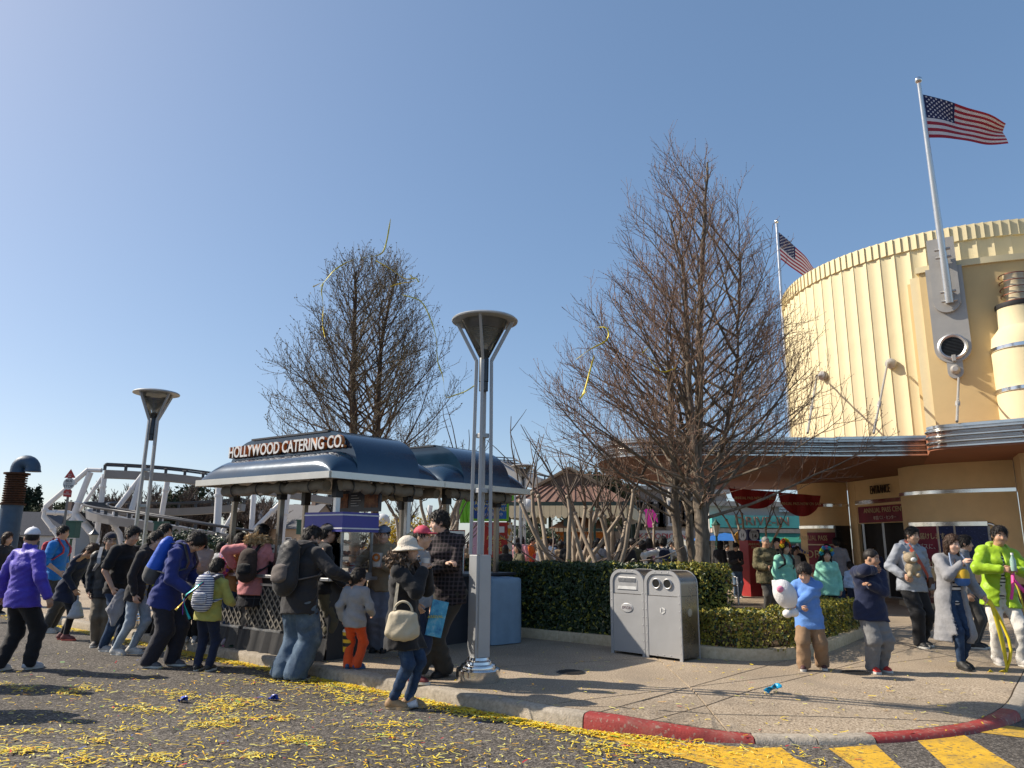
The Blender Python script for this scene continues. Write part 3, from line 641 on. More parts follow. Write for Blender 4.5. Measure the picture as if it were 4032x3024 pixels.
            link('hair', mesh_np('hair', hv, hf4, hairm), root)
    if hat:
        hm = hatm or WHITE; F = Field(hc - .24 * hs, hc + .26 * hs, .0105)
        if hat in ('cap', 'capback'):
            F.ell(hc + (hu * .045 - hf * .006) * hs, np.array([.089, .106, .094]) * hs, HM, .01); F.plane(hc + hu * .042 * hs, -hu); bf = hf if hat == 'cap' else -hf
            F.ell(hc + (hu * .046 + bf * .125) * hs, np.array([.068, .066, .010]) * hs, HM, .006); F.ball if False else None
            F.cap(hc + hu * .14 * hs, hc + hu * .146 * hs, .008 * hs, .008 * hs, .004)
        elif hat == 'flat':
            F.ell(hc + (hu * .066 + hf * .018) * hs, np.array([.102, .128, .055]) * hs, HM @ rotx(-.12), .01); F.ell(hc + (hu * .045 + hf * .115) * hs, np.array([.075, .045, .010]) * hs, HM, .01)
        elif hat == 'bucket':
            F.ell(hc + (hu * .05 - hf * .006) * hs, np.array([.096, .112, .105]) * hs, HM, .01); F.plane(hc + hu * .03 * hs, -hu)
            v_ = F.V
            F.ecap(hc + hu * .035 * hs, hc + hu * .0 * hs, hx, .105 * hs, .165 * hs, .12 * hs, .18 * hs, .015, endk=.10)
            F.ell(hc - hu * .05 * hs, np.array([.12, .145, .075]) * hs, HM, 0, 'sub')
            F.wrinkle(.003, sd_ + 4, (30, 30, 70))
        v2, f2 = F.mesh(); PEOPLE[key]['hat'] = link('hat', mesh_np('hat', v2, f2, hm), root)
    if glasses:
        m = MB()
        for sg in (1, -1):
            c_ = hc + (hx * sg * .031 + hf * .103 + hu * .000) * hs; ring = [c_ + (hx * math.cos(t) * .021 + hu * math.sin(t) * .015) * hs for t in np.linspace(0, 2 * math.pi, 13)]
            m.tube(ring, .0022, 5, False); m.tube([hc + (hx * sg * .051 + hf * .10) * hs, hc + (hx * sg * .082 - hf * .0) * hs], .002, 5)
        m.tube([hc + (-hx * .011 + hf * .106) * hs, hc + (hx * .011 + hf * .106) * hs], .002, 5); m.build('glasses', DARKMET, root)
    return PEOPLE[key]
def hash_(s): return sum((i + 3) * ord(ch) * 31 for i, ch in enumerate(s))
def mesh_body(vs, fs, ext, mats):
    me = bpy.data.meshes.new('person'); n = len(vs)
    V = [tuple(p) for p in vs] + list(ext.v); Fc = [tuple(f) for f in fs.tolist()] + [tuple(n + i for i in f) for f in ext.f]
    me.from_pydata(V, [], Fc)
    for m in mats: me.materials.append(m)
    me.polygons.foreach_set('material_index', [0] * len(fs) + list(ext.m)); me.shade_smooth(); me.update(); return me
def wpt(key, p):
    """a point of the person's local frame in the world"""
    d = PEOPLE[key]; return d['M'] @ np.asarray(p, float) + d['loc']
def hand_pos(key, sg):
    d = PEOPLE[key]; wr, dd, lat, pn, k = d['ham'][sg]; return wpt(key, wr + dd * .09 + pn * .02)
def sdf_thing(name, label, cat, origin, rz, parts, group=None):
    """a soft thing (bag, plush) made of smooth shapes; parts: list of (name, material, function(Field), lo, hi, h, wrinkle)"""
    t = thing(name, label, cat, origin, rz, group)
    for nm, m, fn, lo, hi, h, wr in parts:
        F = Field(lo, hi, h); fn(F)
        if wr: F.wrinkle(wr, hash_(nm + label))
        v, f = F.mesh(); link(nm, mesh_np(nm, v, f, m), t)
    return t
def backpack(key, label, m, m2=None, w=.15, h=.22, d=.085, drop=.0, group=None, straps=True, pocket=True, bottom=None):
    """rucksack on a person's back, in the person's own frame, but a thing of its own"""
    D = PEOPLE[key]; X, U, Fd = D['X'], D['U'], D['Fd']; q = D['q']; e = D['thick']
    c = D['chest'] - U * (.01 + drop) - Fd * (.112 * q + e + d * .8); t = thing('backpack', label, 'backpack', D['loc'], math.atan2(D['M'][1, 0], D['M'][0, 0]), group)
    M3 = np.stack([X, Fd, U], 1); m2 = m2 or m
    F = Field(c - max(w, h, d) - .06, c + max(w, h, d) + .06, .013); F.ecap(c - U * h * .62, c + U * h * .55, X, w, w * .88, d, d * .75, .03, endk=1.6); F.wrinkle(.006, hash_(label)); v, f = F.mesh(); link('main_bag', mesh_np('main_bag', v, f, m), t)
    if pocket:
        c2 = c - U * h * .42 - Fd * d * .85; F = Field(c2 - .16, c2 + .16, .013); F.ecap(c2 - U * h * .16, c2 + U * h * .2, X, w * .72, w * .68, d * .45, d * .4, .02, endk=1.2); F.wrinkle(.004, hash_(label) + 1); v, f = F.mesh(); link('front_pocket', mesh_np('front_pocket', v, f, m2), t)
    if bottom:
        c3 = c - U * h * .75; F = Field(c3 - .22, c3 + .22, .013); F.ecap(c3 - U * .07, c3 + U * .01, X, w * 1.0, w * 1.03, d * .98, d * 1.04, .02, endk=.9); v, f = F.mesh(); link('bag_bottom', mesh_np('bag_bottom', v, f, bottom), t)
    m_ = MB(); m_.tube([c + U * h * .98 - X * .03 + Fd * d * .5, c + U * (h * .98 + .04) + Fd * d * .5, c + U * h * .98 + X * .03 + Fd * d * .5], .008, 6); m_.build('carry_loop', m2, t)
    if straps:
        for sg in (1, -1):
            s0 = c + U * h * .85 + X * sg * .06 + Fd * d * .7; top_ = D['shc'] + X * sg * .105 * q * 1.0 + U * (.075 * q + e); fr = D['chest'] + X * sg * .115 * q + Fd * (.118 * q + e) + U * .03; lo = D['chest'] - U * .11 * q + X * sg * (.165 * q + e) + Fd * .02; bk = c - U * h * .6 + X * sg * w * .8 + Fd * d * .6
            P = [s0, top_ - Fd * .03, top_ + Fd * .03, fr + U * .05, fr - U * .03, lo, bk]; Q = []
            for i in range(len(P) - 1):
                for k_ in range(3): Q.append(P[i] + (P[i + 1] - P[i]) * k_ / 3)
            Q.append(P[-1]); mm = MB(); prev = None; vs = []
            for i, p in enumerate(Q):
                dd = unit(Q[min(i + 1, len(Q) - 1)] - Q[max(0, i - 1)]); lat = unit(np.cross(dd, np.cross(X, dd) if abs(dd @ X) < .95 else U)); lat = unit(X - dd * (X @ dd)); nn = np.cross(dd, lat); vs += [p - lat * .024 - nn * .006, p + lat * .024 - nn * .006, p + lat * .024 + nn * .006, p - lat * .024 + nn * .006]
            fs = [(i * 4 + j, i * 4 + (j + 1) % 4, i * 4 + 4 + (j + 1) % 4, i * 4 + 4 + j) for i in range(len(Q) - 1) for j in range(4)]; mm.add(vs, fs); mm.build('strap', m2, t)
    return t
# ------------------------------------------------------------------ the people in front
def G(x, y, road=False): return gnd(x, y, ROAD if road else 0.)
def tall(x, y, foot, z): return at(x, y, foot[1])[2] - z        # height from the head-top pixel at the feet's distance
BLK = cloth('black_cloth', (.014, .014, .016)); BLK2 = cloth('washed_black_cloth', (.028, .027, .029)); NAVY = cloth('navy_cloth', (.014, .02, .045))
DENIM = ramp_mat('blue_denim', [(.3, (.035, .06, .105)), (.55, (.085, .13, .19)), (.75, (.19, .245, .30))], 5, .9, 9, .4, 120)
DENIMD = ramp_mat('dark_denim', [(.3, (.012, .022, .05)), (.6, (.03, .06, .12)), (.8, (.10, .15, .22))], 6, .9, 9, .4, 120)
DENIML = ramp_mat('pale_denim', [(.3, (.20, .27, .34)), (.7, (.42, .48, .54))], 5, .9, 8, .4, 120)
KHAKI = cloth('khaki_cloth', (.15, .125, .09)); GREYC = cloth('grey_jersey', (.27, .275, .29)); LGREY = cloth('pale_grey_jersey', (.40, .40, .41))
CHAR = cloth('charcoal_cloth', (.055, .053, .05)); WHITEC = cloth('white_cloth', (.68, .67, .64)); TAN = cloth('tan_twill', (.30, .235, .155))
def P(key, label, px, yaw, htop, road=False, **k):
    f = G(*px, road); z = ROAD if road else 0.; H = k.pop('H', None) or tall(*htop, f, z) * k.pop('hk', 1.0)
    return person(key, label, f, R(yaw), H, z=z, **k)
SH = lambda n, c: mat('shoe_' + n, c, .6, 0, .2, 20, .3, 80)
Q_ = 'people queuing on the road beside the catering kiosk'

P('purple', 'man in a bright violet jacket, black trousers and white cap, seen from behind', (45, 2640), 160, (142, 2078), True, group=Q_, top='jacket', topm=cloth('violet_nylon', (.075, .05, .42), .2, .5, .7), thick=.034, hem=.035, build=1.06,
  botm=BLK, fit=.015, shoem=SH('white', (.5, .5, .52)), hat='cap', hatm=mat('cap_white', (.68, .68, .72), .7, 0, .1), hair='buzz', hyaw=R(55), collar=True, skin=SKIN2, aR=(.42, .05, -.88), aL=(.42, .1, -.88), feet=[(.09, -.10, .2), (-.10, .14, -.2)])
P('bluetee', 'boy in a blue sports shirt with red straps behind the man in violet', (186, 2490), 95, (208, 2062), True, group=Q_, top='sports_shirt', topm=cloth('royal_blue_jersey', (.02, .17, .50)), sleeve=.55, botm=CHAR, fit=.015, aR=(.2, .35, -.75), aL=(.2, .3, -.8), head=.93, skin=SKIN, shoem=SH('pale', (.45, .42, .4)))
backpack('bluetee', 'red backpack on the boy in the blue sports shirt', cloth('red_nylon', (.42, .03, .05)), w=.13, h=.18)
P('navywoman', 'woman in a navy coat bending forward with a brown ponytail', (243, 2520), 90, (362, 2090), True, group=Q_, H=1.60, top='coat', topm=NAVY, hem=.10, botm=BLK, shin=.8, legw=.88, lean=R(24), hpitch=R(30), hair='tail', hairm=HAIRN, fm=True, aR=(.05, .42, -.78), aL=(.05, .45, -.75), shoem=SH('redblack', (.12, .03, .03)), solem=mat('sole_coral', (.6, .12, .08), .7), feet=[(.06, -.05, .1), (-.06, .09, -.1)], shift=(0, -.03), skin=SKIN2)
P('capman', 'man with a backward dark cap, glasses and black jacket over khaki trousers', (392, 2545), 20, (467, 2098), True, group=Q_, top='jacket', topm=cloth('black_shell', (.02, .02, .021), .3, .45), hem=.05, thick=.028, botm=KHAKI, fit=.012, hat='capback', hatm=cloth('dark_cap', (.03, .03, .045)), hair='short', glasses=True, hyaw=R(25), side=R(-3), aR=(.10, .12, -.95), aL=(.25, .3, -.8), shoem=SH('grey', (.15, .14, .13)))
P('blacktee', 'man in a black short-sleeved shirt holding a grey jacket over his forearm', (428, 2562), 70, (536, 2068), True, group=Q_, top='tee_shirt', topm=BLK, sleeve=.38, hem=.02, botm=DENIMD, side=0, lean=R(10), aR=(.10, .30, -.86), aL=(.2, .4, -.7), shoem=SH('grey2', (.3, .3, .3)), feet=[(.07, .05, 0), (-.08, -.02, 0)], shift=(0, .02))
P('hivis', 'person in black with a yellow high-visibility vest in the queue', (600, 2530), 78, (579, 2062), True, group=Q_, top='vest', topm=cloth('hivis_yellow', (.55, .72, .03)), sleeve=.2, botm=BLK, lean=R(-2), inner=BLK, aR=(.15, .4, -.7), aL=(.2, .45, -.65), feet=[(.06, -.18, 0), (-.06, .05, 0)])
P('youth', 'young man in an open black hooded jacket and pale blue jeans leaning forward', (490, 2576), 82, (557, 2080), True, group=Q_, H=1.70, top='jacket', topm=BLK2, hem=.05, thick=.02, botm=DENIML, shin=.85, legw=.92, lean=R(13), hood=BLK2, hpitch=R(-10), aR=(.06, .20, -.94), aL=(.1, .35, -.8), shoem=SH('offwhite', (.55, .53, .49)), feet=[(.05, .06, .1), (-.07, -.10, -.15)], shift=(0, .10), open_front=.06, inner=mat('print_shirt', (.55, .42, .05), .8, 0, .3), skin=SKINP)
P('bluejacket', 'man in a royal blue jacket with a blue backpack looking down at his hands', (628, 2625), 88, (771, 2085), True, group=Q_, H=1.76, top='jacket', topm=cloth('blue_fleece', (.022, .035, .17)), hem=.06, thick=.035, botm=cloth('ink_trousers', (.022, .022, .032)), fit=.025, legw=1.05, lean=R(20), hpitch=R(32), collar=True, hood=cloth('blue_fleece', (.022, .035, .17)), aR=(.0, .62, -.60), aL=(.05, .60, -.55), shoem=SH('grey3', (.10, .10, .11)), feet=[(.08, .10, 0), (-.09, -.10, -.1)], shift=(0, -.02), build=1.08)
backpack('bluejacket', 'bright blue backpack with a grey base on the man in the royal blue jacket', cloth('bright_blue_nylon', (.02, .10, .52), .2, .5), DARKMET, w=.15, h=.25, d=.12, bottom=cloth('grey_nylon', (.09, .09, .09)), pocket=False)
P('greyhood', 'person in a light grey hoodie reading a phone in the queue', (750, 2525), 15, (823, 2096), False, group=Q_, top='hoodie', topm=cloth('beige_grey_jersey', (.34, .31, .29)), hood=cloth('beige_grey_jersey', (.34, .31, .29)), botm=BLK, hpitch=R(25), hyaw=R(15), aR=(-.25, .55, -.35), aL=(-.35, .55, -.32), hem=.03, thick=.025, shoem=SH('sneak', (.4, .4, .4)), fm=True, hair='bob')
P('kid', 'small child in a yellow-green jacket with a striped backpack, seen from behind', (797, 2642), 172, (859, 2205), True, group=Q_, head=.90, top='jacket', topm=cloth('yellow_green_fleece', (.40, .38, .10)), hood=cloth('grey_fleece', (.10, .10, .11)), thick=.03, hem=.02, botm=NAVY, hpitch=R(10), aR=(.15, .5, -.6), aL=(.15, .5, -.6), shoem=SH('blackw', (.03, .03, .03)), feet=[(.10, .0, .1), (-.10, .0, -.1)], side=R(-4))
backpack('kid', 'blue and white striped child backpack with a curved pocket', stripes('navy_white_stripe', (.62, .63, .66), (.03, .05, .16), 36, 2, .42), stripes('navy_white_stripe2', (.62, .63, .66), (.03, .05, .16), 48, 2, .4), w=.135, h=.20, d=.08)
P('pink', 'woman in a pink coat with a fur-trimmed hood at the kiosk counter', (975, 2556), 168, (1050, 2062), False, group=Q_, top='coat', topm=cloth('pink_wool', (.56, .22, .225)), thick=.035, hem=.05, bot='skirt', botm=stripes('black_check', (.016, .016, .02), (.07, .07, .08), 9, 2, .06, (.1, .1, .11), 9, 0), hair='bob', fm=True, hyaw=R(-30), aR=(.15, .62, -.35), aL=(.40, .1, -.45), poleL=(1, -.3, -.2), shoem=SH('nb', (.10, .10, .12)), lean=R(6))
P('colourpack', 'person in jeans and pink-soled shoes left of the woman in pink', (880, 2543), 150, (985, 2094), False, group=Q_, top='jacket', topm=cloth('mustard_cloth', (.36, .20, .07)), botm=DENIMD, hair='bob', fm=True, lean=R(10), aR=(.15, .55, -.5), aL=(.15, .55, -.5), shoem=SH('pinkgrey', (.30, .25, .28)), solem=mat('sole_pink', (.55, .08, .25), .7), shin=.85)
backpack('colourpack', 'backpack with an orange and pink floral pattern left of the woman in pink', ramp_mat('floral_fabric', [(.2, (.35, .05, .12)), (.4, (.65, .35, .05)), (.55, (.75, .12, .25)), (.7, (.55, .5, .4)), (.85, (.12, .05, .25))], 28, .8, 2, .3, 60, voronoi=True), w=.125, h=.18, d=.08)
P('jeansman', 'man in a black jacket, large dark backpack and faded blue jeans at the counter', (1140, 2678), 148, (1262, 2062), True, group='people at the kiosk counter', H=1.76, top='jacket', topm=BLK2, hem=.06, thick=.035, botm=DENIM, fit=.035, legw=1.12, shin=1.15, lean=R(9), side=R(4), hyaw=R(-35), hpitch=R(10), glasses=True, hair='short', hood=BLK2, aR=(.35, .60, -.42), aL=(.15, .2, -.85), shoem=SH('darkgrey', (.04, .04, .04)), build=1.12, shift=(-.04, .03), feet=[(.10, -.02, .2), (-.11, -.02, -.3)])
backpack('jeansman', 'large black and grey hiking backpack on the man in faded jeans', cloth('black_ripstop', (.02, .02, .022), .3, .5), cloth('warm_grey_nylon', (.12, .10, .09)), w=.17, h=.28, d=.12, drop=.02)
P('greycap', 'person in a grey cap and shorts standing close beyond the man in faded jeans', (1250, 2596), 120, (1304, 2060), False, top='jacket', topm=BLK, hat='flat', hatm=cloth('grey_cap', (.09, .085, .09)), bot='shorts', botm=cloth('olive_shorts', (.09, .08, .05)), aR=(.1, .4, -.8), shoem=SH('yellowblack', (.42, .33, .02)), solem=BLACK, group='people at the kiosk counter')
P('staff', 'kiosk attendant in a tan jacket and blue flat cap handing over a cup', (1492, 2566), 0, (1504, 2066), False, group='people at the kiosk counter', top='jacket', topm=TAN, collar=True, thick=.025, hem=.005, botm=cloth('blue_grey_apron', (.20, .22, .28)), legw=1.18, shin=1.3, fit=.02, hat='flat', hatm=cloth('blue_grey_cap', (.16, .20, .30)), hair='short', fm=True, hpitch=R(8), skin=SKINP, aR=('w', at(1385, 2240, 10.0)), aL=(-.22, .45, -.38), shoem=SH('black', (.012, .012, .012)), solem=BLACK, inner=WHITEC)
P('boy', 'small boy in a grey shirt with striped cuffs and bright orange trousers', (1386, 2636), 168, (1418, 2252), False, head=.86, top='shirt_outer', topm=GREYC, thick=.016, hem=.045, sleeve=.95, botm=cloth('orange_twill', (.56, .075, .018)), legw=1.05, shin=1.2, hyaw=R(-30), aR=(.12, .42, -.75), aL=(.16, .1, -.9), shoem=SH('blue', (.02, .06, .17)), solem=mat('sole_blue', (.03, .09, .2), .7), group='children near the kiosk', feet=[(.09, .0, .3), (-.08, .02, -.5)], skin=SKIN)
P('hatwoman', 'woman in a black coat, cream sun hat and jeans drinking in profile', (1572, 2788), 80, (1613, 2122), True, H=1.60, top='coat', topm=BLK, thick=.04, hem=.13, botm=DENIMD, shin=.85, legw=.95, hat='bucket', hatm=mat('cream_straw', (.62, .55, .45), .8, 0, .12, 30, .8, 90), hair='mid', hairm=HAIRN, fm=True, hood=mat('brown_fur', (.13, .09, .06), .95, 0, .5, 60, 1., 90), hpitch=R(-4), aR=(-.18, .42, .02), poleR=(.6, .2, -1), aL=(-.1, .42, .02), poleL=(.6, .1, -1), shoem=SH('tan', (.32, .20, .10)), solem=mat('sole_tan', (.40, .28, .16), .7), feet=[(.06, .08, .1), (-.05, -.06, -.1)], curl=.9)
P('pinkcap', 'person in a grey top and red cap behind the sun-hatted woman', (1632, 2688), 70, (1640, 2104), False, top='shirt_outer', topm=GREYC, hat='cap', hatm=mat('red_pink_cap', (.55, .06, .10), .7, 0, .6, 16), bot='shorts', botm=cloth('navy_shorts', (.02, .03, .06)), aR=(.1, .2, -.9), shoem=SH('maroon', (.15, .02, .025)), feet=[(.05, -.12, 0), (-.06, .03, 0)], H=1.60)
P('yellowhat', 'person in a pale yellow cap half hidden behind the sun-hatted woman', (1600, 2590), 40, (1622, 2094), False, top='shirt_outer', topm=WHITEC, hat='flat', hatm=cloth('straw_cap', (.52, .42, .22)), botm=CHAR)
P('plaid', 'tall man in a dark plaid shirt leaning on the lamp post with folded arms', (1722, 2662), -14, (1814, 1994), False, H=1.80, top='plaid_shirt', topm=stripes('dark_plaid', (.014, .012, .013), (.055, .042, .045), 22, 2, .35, (.09, .07, .073), 22, 0), hem=.055, thick=.02, build=.96, collar=True, botm=cloth('brown_black_cords', (.05, .045, .036)), fit=.03, legw=1.05, shin=1.12, hyaw=R(-62), hair='short', inner=WHITEC, side=R(-8), aR=(-.42, .36, -.42), aL=(-.52, .40, -.50), poleR=(1, -.1, -.6), poleL=(1, -.1, -.6), shoem=SH('black2', (.015, .014, .013)), solem=BLACK, feet=[(-.16, .14, .1), (.07, .0, -.4)], shift=(.10, -.02), skin=SKINP, curl=.7)
FR = 'family walking out past the planter'
P('boyblue', 'boy in a sky blue hoodie and tan trousers hugging a white plush toy', (3200, 2636), -24, (3162, 2222), False, head=.92, top='hoodie', topm=cloth('sky_blue_fleece', (.12, .26, .60)), hood=cloth('sky_blue_fleece', (.12, .26, .60)), thick=.03, hem=.09, botm=cloth('tan_cotton', (.26, .165, .095)), fit=.02, legw=1.08, shin=1.15, hpitch=R(28), hyaw=R(-8), group=FR, aR=(-.12, .55, -.62), aL=(-.62, .58, -.58), poleL=(1, -.2, -.4), poleR=(1, 0, -.5), shoem=SH('maroon2', (.07, .025, .025)), feet=[(.15, -.10, .3), (-.12, .16, -.1)])
P('navyboy', 'boy with cropped hair in a navy sweater, grey joggers and red shoes', (3448, 2645), 8, (3409, 2137), False, H=1.40, head=.90, top='sweater', topm=cloth('navy_fleece', (.012, .018, .05)), thick=.035, hem=.06, botm=cloth('grey_marl', (.17, .17, .17)), fit=.02, hair='buzz', hyaw=R(38), hpitch=R(4), group=FR, aR=(-.30, .28, .10), poleR=(1., .4, -.1), aL=(-.55, .40, -.30), poleL=(1, -.2, -.5), shoem=SH('red', (.50, .035, .025)), feet=[(.10, -.02, .25), (-.09, .06, -.05)], side=R(4), skin=SKIN2, build=1.12)
P('greyman', 'young man in a light grey hoodie with an orange strap and black trousers', (3614, 2545), 10, (3558, 2073), False, top='hoodie', topm=cloth('blue_grey_jersey', (.30, .32, .36)), hood=cloth('blue_grey_jersey', (.30, .32, .36)), thick=.03, hem=.02, botm=BLK, fit=.02, hyaw=R(10), group=FR, aR=(.12, .3, -.7), aL=(.22, .08, -.95), shoem=SH('black3', (.03, .03, .03)), side=R(5), build=1.08, feet=[(.12, -.06, .2), (-.06, .12, -.1)], inner=BLK)
P('cardigan', 'woman in a striped top and long pale grey cardigan with a hand at her chin', (3776, 2630), 6, (3690, 2100), False, H=1.60, top='cardigan', topm=cloth('grey_knit', (.25, .25, .26), .25), wrk=.006, thick=.03, hem=.28, botm=DENIMD, shin=.82, legw=.92, hair='mid', hairm=HAIRN, fm=True, group=FR, inner=stripes('striped_shirt', (.65, .64, .62), (.03, .03, .04), 21, 2, .42), open_front=.10, aR=(-.30, .42, -.06), poleR=(.7, .2, -1), aL=(.28, .34, -.76), side=R(6), shoem=SH('boot', (.015, .015, .015)), solem=BLACK, feet=[(.08, -.04, .1), (-.05, .12, -.1)], skin=SKINP, hpitch=R(2), hyaw=R(4))
P('behind', 'dark-haired man in a grey jacket walking behind the woman in the cardigan', (3838, 2552), 50, (3774, 2107), False, H=1.62, top='jacket', topm=cloth('mid_grey_cloth', (.19, .19, .20)), botm=CHAR, group=FR, hyaw=R(10), collar=True, shoem=SH('black4', (.02, .02, .02)), inner=BLK)
P('lime', 'man in a lime green quilted jacket and white trousers holding paper streamers', (3966, 2618), -8, (3875, 2045), False, H=1.72, top='jacket', topm=cloth('lime_nylon', (.30, .48, .02), .15, .45, .6), hood=cloth('lime_nylon', (.30, .48, .02), .15, .45, .6), thick=.036, hem=.06, botm=cloth('white_jeans', (.62, .60, .56)), fit=.004, legw=1.02, group=FR, open_front=.05, inner=stripes('striped_shirt2', (.65, .64, .62), (.03, .03, .04), 24, 2, .42), aR=(-.15, .50, -.38), aL=(-.12, .50, -.36), poleR=(1, -.1, -.7), poleL=(1, -.1, -.7), side=R(7), shoem=SH('running', (.42, .40, .38)), feet=[(.13, .10, .2), (-.08, -.06, -.2)], hyaw=R(-4), curl=.95, skin=SKIN2)
# beyond the low hedge
B_ = 'people walking behind the low hedge'
def PB(key, label, x, ytop, Y, yaw, H=None, **k):
    p = at(x, ytop, Y); return person(key, label, (p[0], Y), R(yaw), H or p[2], z=0., res=.017, cres=.019, group=k.pop('group', B_), **k)
MINT = cloth('mint_fleece', (.26, .60, .46))
PB('minta', 'taller girl in a mint sweatshirt with a red and yellow pompom headband', 3083, 2133, 14.2, 20, top='sweatshirt', topm=MINT, botm=BLK, hair='bob', fm=True, thick=.03, hem=.05, hyaw=R(10))
PB('mintb', 'shorter girl in a mint sweatshirt with a blue and green pompom headband', 3252, 2163, 13.6, -12, top='sweatshirt', topm=MINT, botm=BLK, hair='mid', fm=True, thick=.03, hem=.05)
PB('camo', 'grey-haired man in a camouflage jacket carrying a camera', 3010, 2112, 16.2, 12, top='jacket', topm=ramp_mat('camouflage', [(.35, (.035, .045, .02)), (.42, (.10, .085, .045)), (.55, (.16, .14, .08)), (.62, (.045, .035, .02))], 7, .9, 2, .4, 50), botm=CHAR, hairm=HAIRG, hair='buzz', thick=.045, hem=.07, build=1.15, skin=SKIN2, aR=(-.1, .45, -.62), aL=(.2, .1, -.9))
PB('phoneman', 'young man in black looking down at a phone, in washed jeans', 2893, 2135, 21.5, 5, top='jacket', topm=BLK2, botm=DENIM, hpitch=R(25), aR=(-.25, .5, -.4), aL=(-.25, .5, -.4), thick=.03)
PB('coatwoman', 'long-haired woman in a long black coat seen from the side', 2833, 2130, 21.8, 120, top='coat', topm=BLK, hem=.26, hair='long', fm=True, thick=.035, botm=BLK)
PB('greyback', 'man in a grey jacket and dark jeans seen from behind at the entrance', 3292, 2118, 19.0, 175, top='jacket', topm=cloth('grey_melange', (.22, .22, .24)), botm=DENIMD, thick=.03, hem=.03)
PB('bluekid', 'small child in a pale blue top at the entrance doors', 3352, 2262, 17.6, 170, H=1.05, head=.85, top='shirt_outer', topm=cloth('pale_blue_cloth', (.35, .48, .68)), botm=NAVY)
PB('camofriend', 'person in black standing behind the man in camouflage', 3058, 2118, 17.6, -20, top='jacket', topm=BLK, botm=BLK)
# at the far left
PB('leftwoman', 'brown-haired woman in dark clothes at the left edge of the queue', 28, 2095, 14.5, 80, top='jacket', topm=BLK2, hair='bob', hairm=HAIRN, fm=True, group=Q_)
PB('beanie', 'person in dark clothes with a green and blue beanie far left', 62, 2068, 19.5, 60, top='jacket', topm=BLK, hat='capback', hatm=stripes('beanie_knit', (.1, .35, .08), (.03, .08, .35), 28, 2), hair='bob', group=Q_)
PB('navyback', 'person in a navy jacket seen from behind beyond the queue', 905, 2105, 19.0, 175, top='jacket', topm=cloth('navy_jacket', (.02, .03, .075)), botm=CHAR, thick=.03, group=Q_)
PB('bluegrey', 'person with a bob in a pale grey top beyond the grey hoodie', 868, 2135, 15.0, 150, top='sweater', topm=LGREY, botm=CHAR, hair='bob', fm=True, group=Q_)
# ------------------------------------------------------------------ lamps
def make_lamp(name, label, p, rz, group):
    t = thing(name, label, 'street lamp', p, rz, group); Ht = 4.05
    MB().lathe([(.235, 0), (.235, .115), (.228, .125), (.19, .132), (.19, .15), (.183, .165), (.15, .175), (.145, .20), (.118, .215), (.112, .24)], n=36).build('base', CHROME, t, 30)
    # fluted lower shaft: square core with a chamfered rib on each corner
    m = MB(); c, w = .072, .098
    ol = [(-c, -w), (c, -w), (c + .006, -c - .006), (w, -c), (w, c), (c + .006, c + .006), (c, w), (-c, w), (-c - .006, c + .006), (-w, c), (-w, -c), (-c - .006, -c - .006)]
    m.prism(ol, (.24, 1.30)); m.build('shaft', GREYMET, t, bevel=.006)
    top = 3.50
    for sx in (-1, 1):
        for sy in (-1, 1):
            q = MB(); q.beam((sx * .078, sy * .078, 1.302), (sx * .062, sy * .062, top), .036, .036, up=(sx, sy, 0)); q.build('upright', GREYMET, t, bevel=.004)
            q = MB(); q.beam((sx * .062, sy * .062, top - .002), (sx * .235, sy * .235, Ht - .075), .03, .04, up=(sx, sy, 0)); q.build('bracket', GREYMET, t, bevel=.004)
    for z in (2.0, 2.62):
        k = .078 - .016 * (z - 1.3) / (top - 1.3)
        q = MB(); q.box((0, 0, z), (2 * k - .03, 2 * k - .03, .05)); q.build('spacer', GREYMET, t, bevel=.004)
    MB().lathe([(.052, top - .36), (.052, top - .26), (.045, top - .255), (.056, top - .25), (.056, top + .02), (.05, top + .03), (.054, top + .035), (.054, top + .12), (.045, top + .13)], n=24).build('ballast_housing', DARKMET, t, 35)
    pr = [(.035, top + .13), (.045, top + .17)]
    for i in range(10): r = .05 + .0135 * i; z = top + .18 + i * .02; pr += [(r, z), (r + .016, z + .009), (r + .008, z + .016)]
    MB().lathe(pr, n=32).build('louvre', mat('prism_glass', (.45, .46, .46), .2, .4, .1), t, 35)
    MB().lathe([(.06, top + .04), (.275, Ht - .085)], n=32, caps=False).build('lens', glass('lamp_glass', (.82, .84, .84)), t, 35)
    MB().lathe([(.12, Ht - .075), (.32, Ht - .088), (.385, Ht - .082), (.39, Ht - .068), (.372, Ht - .05), (.2, Ht - .012), (.03, Ht)], n=48).build('reflector_disc', mat('disc_grey', (.42, .43, .43), .35, .4, .08), t, 30)
    return t
LG = 'street lamps with inverted cone heads'
lp = gnd(1882, 2680); make_lamp('street_lamp', 'near street lamp with round chrome base on the pavement', (lp[0], lp[1], 0), R(38), LG)
ll = at(546, 2150, 12.8); make_lamp('street_lamp', 'far left street lamp rising behind the queue', (ll[0], 12.8, 0), R(20), LG)
lr = at(2058, 1850, 24.5); make_lamp('street_lamp', 'distant street lamp just right of the kiosk roof', (lr[0], 24.5, 0), R(20), LG)

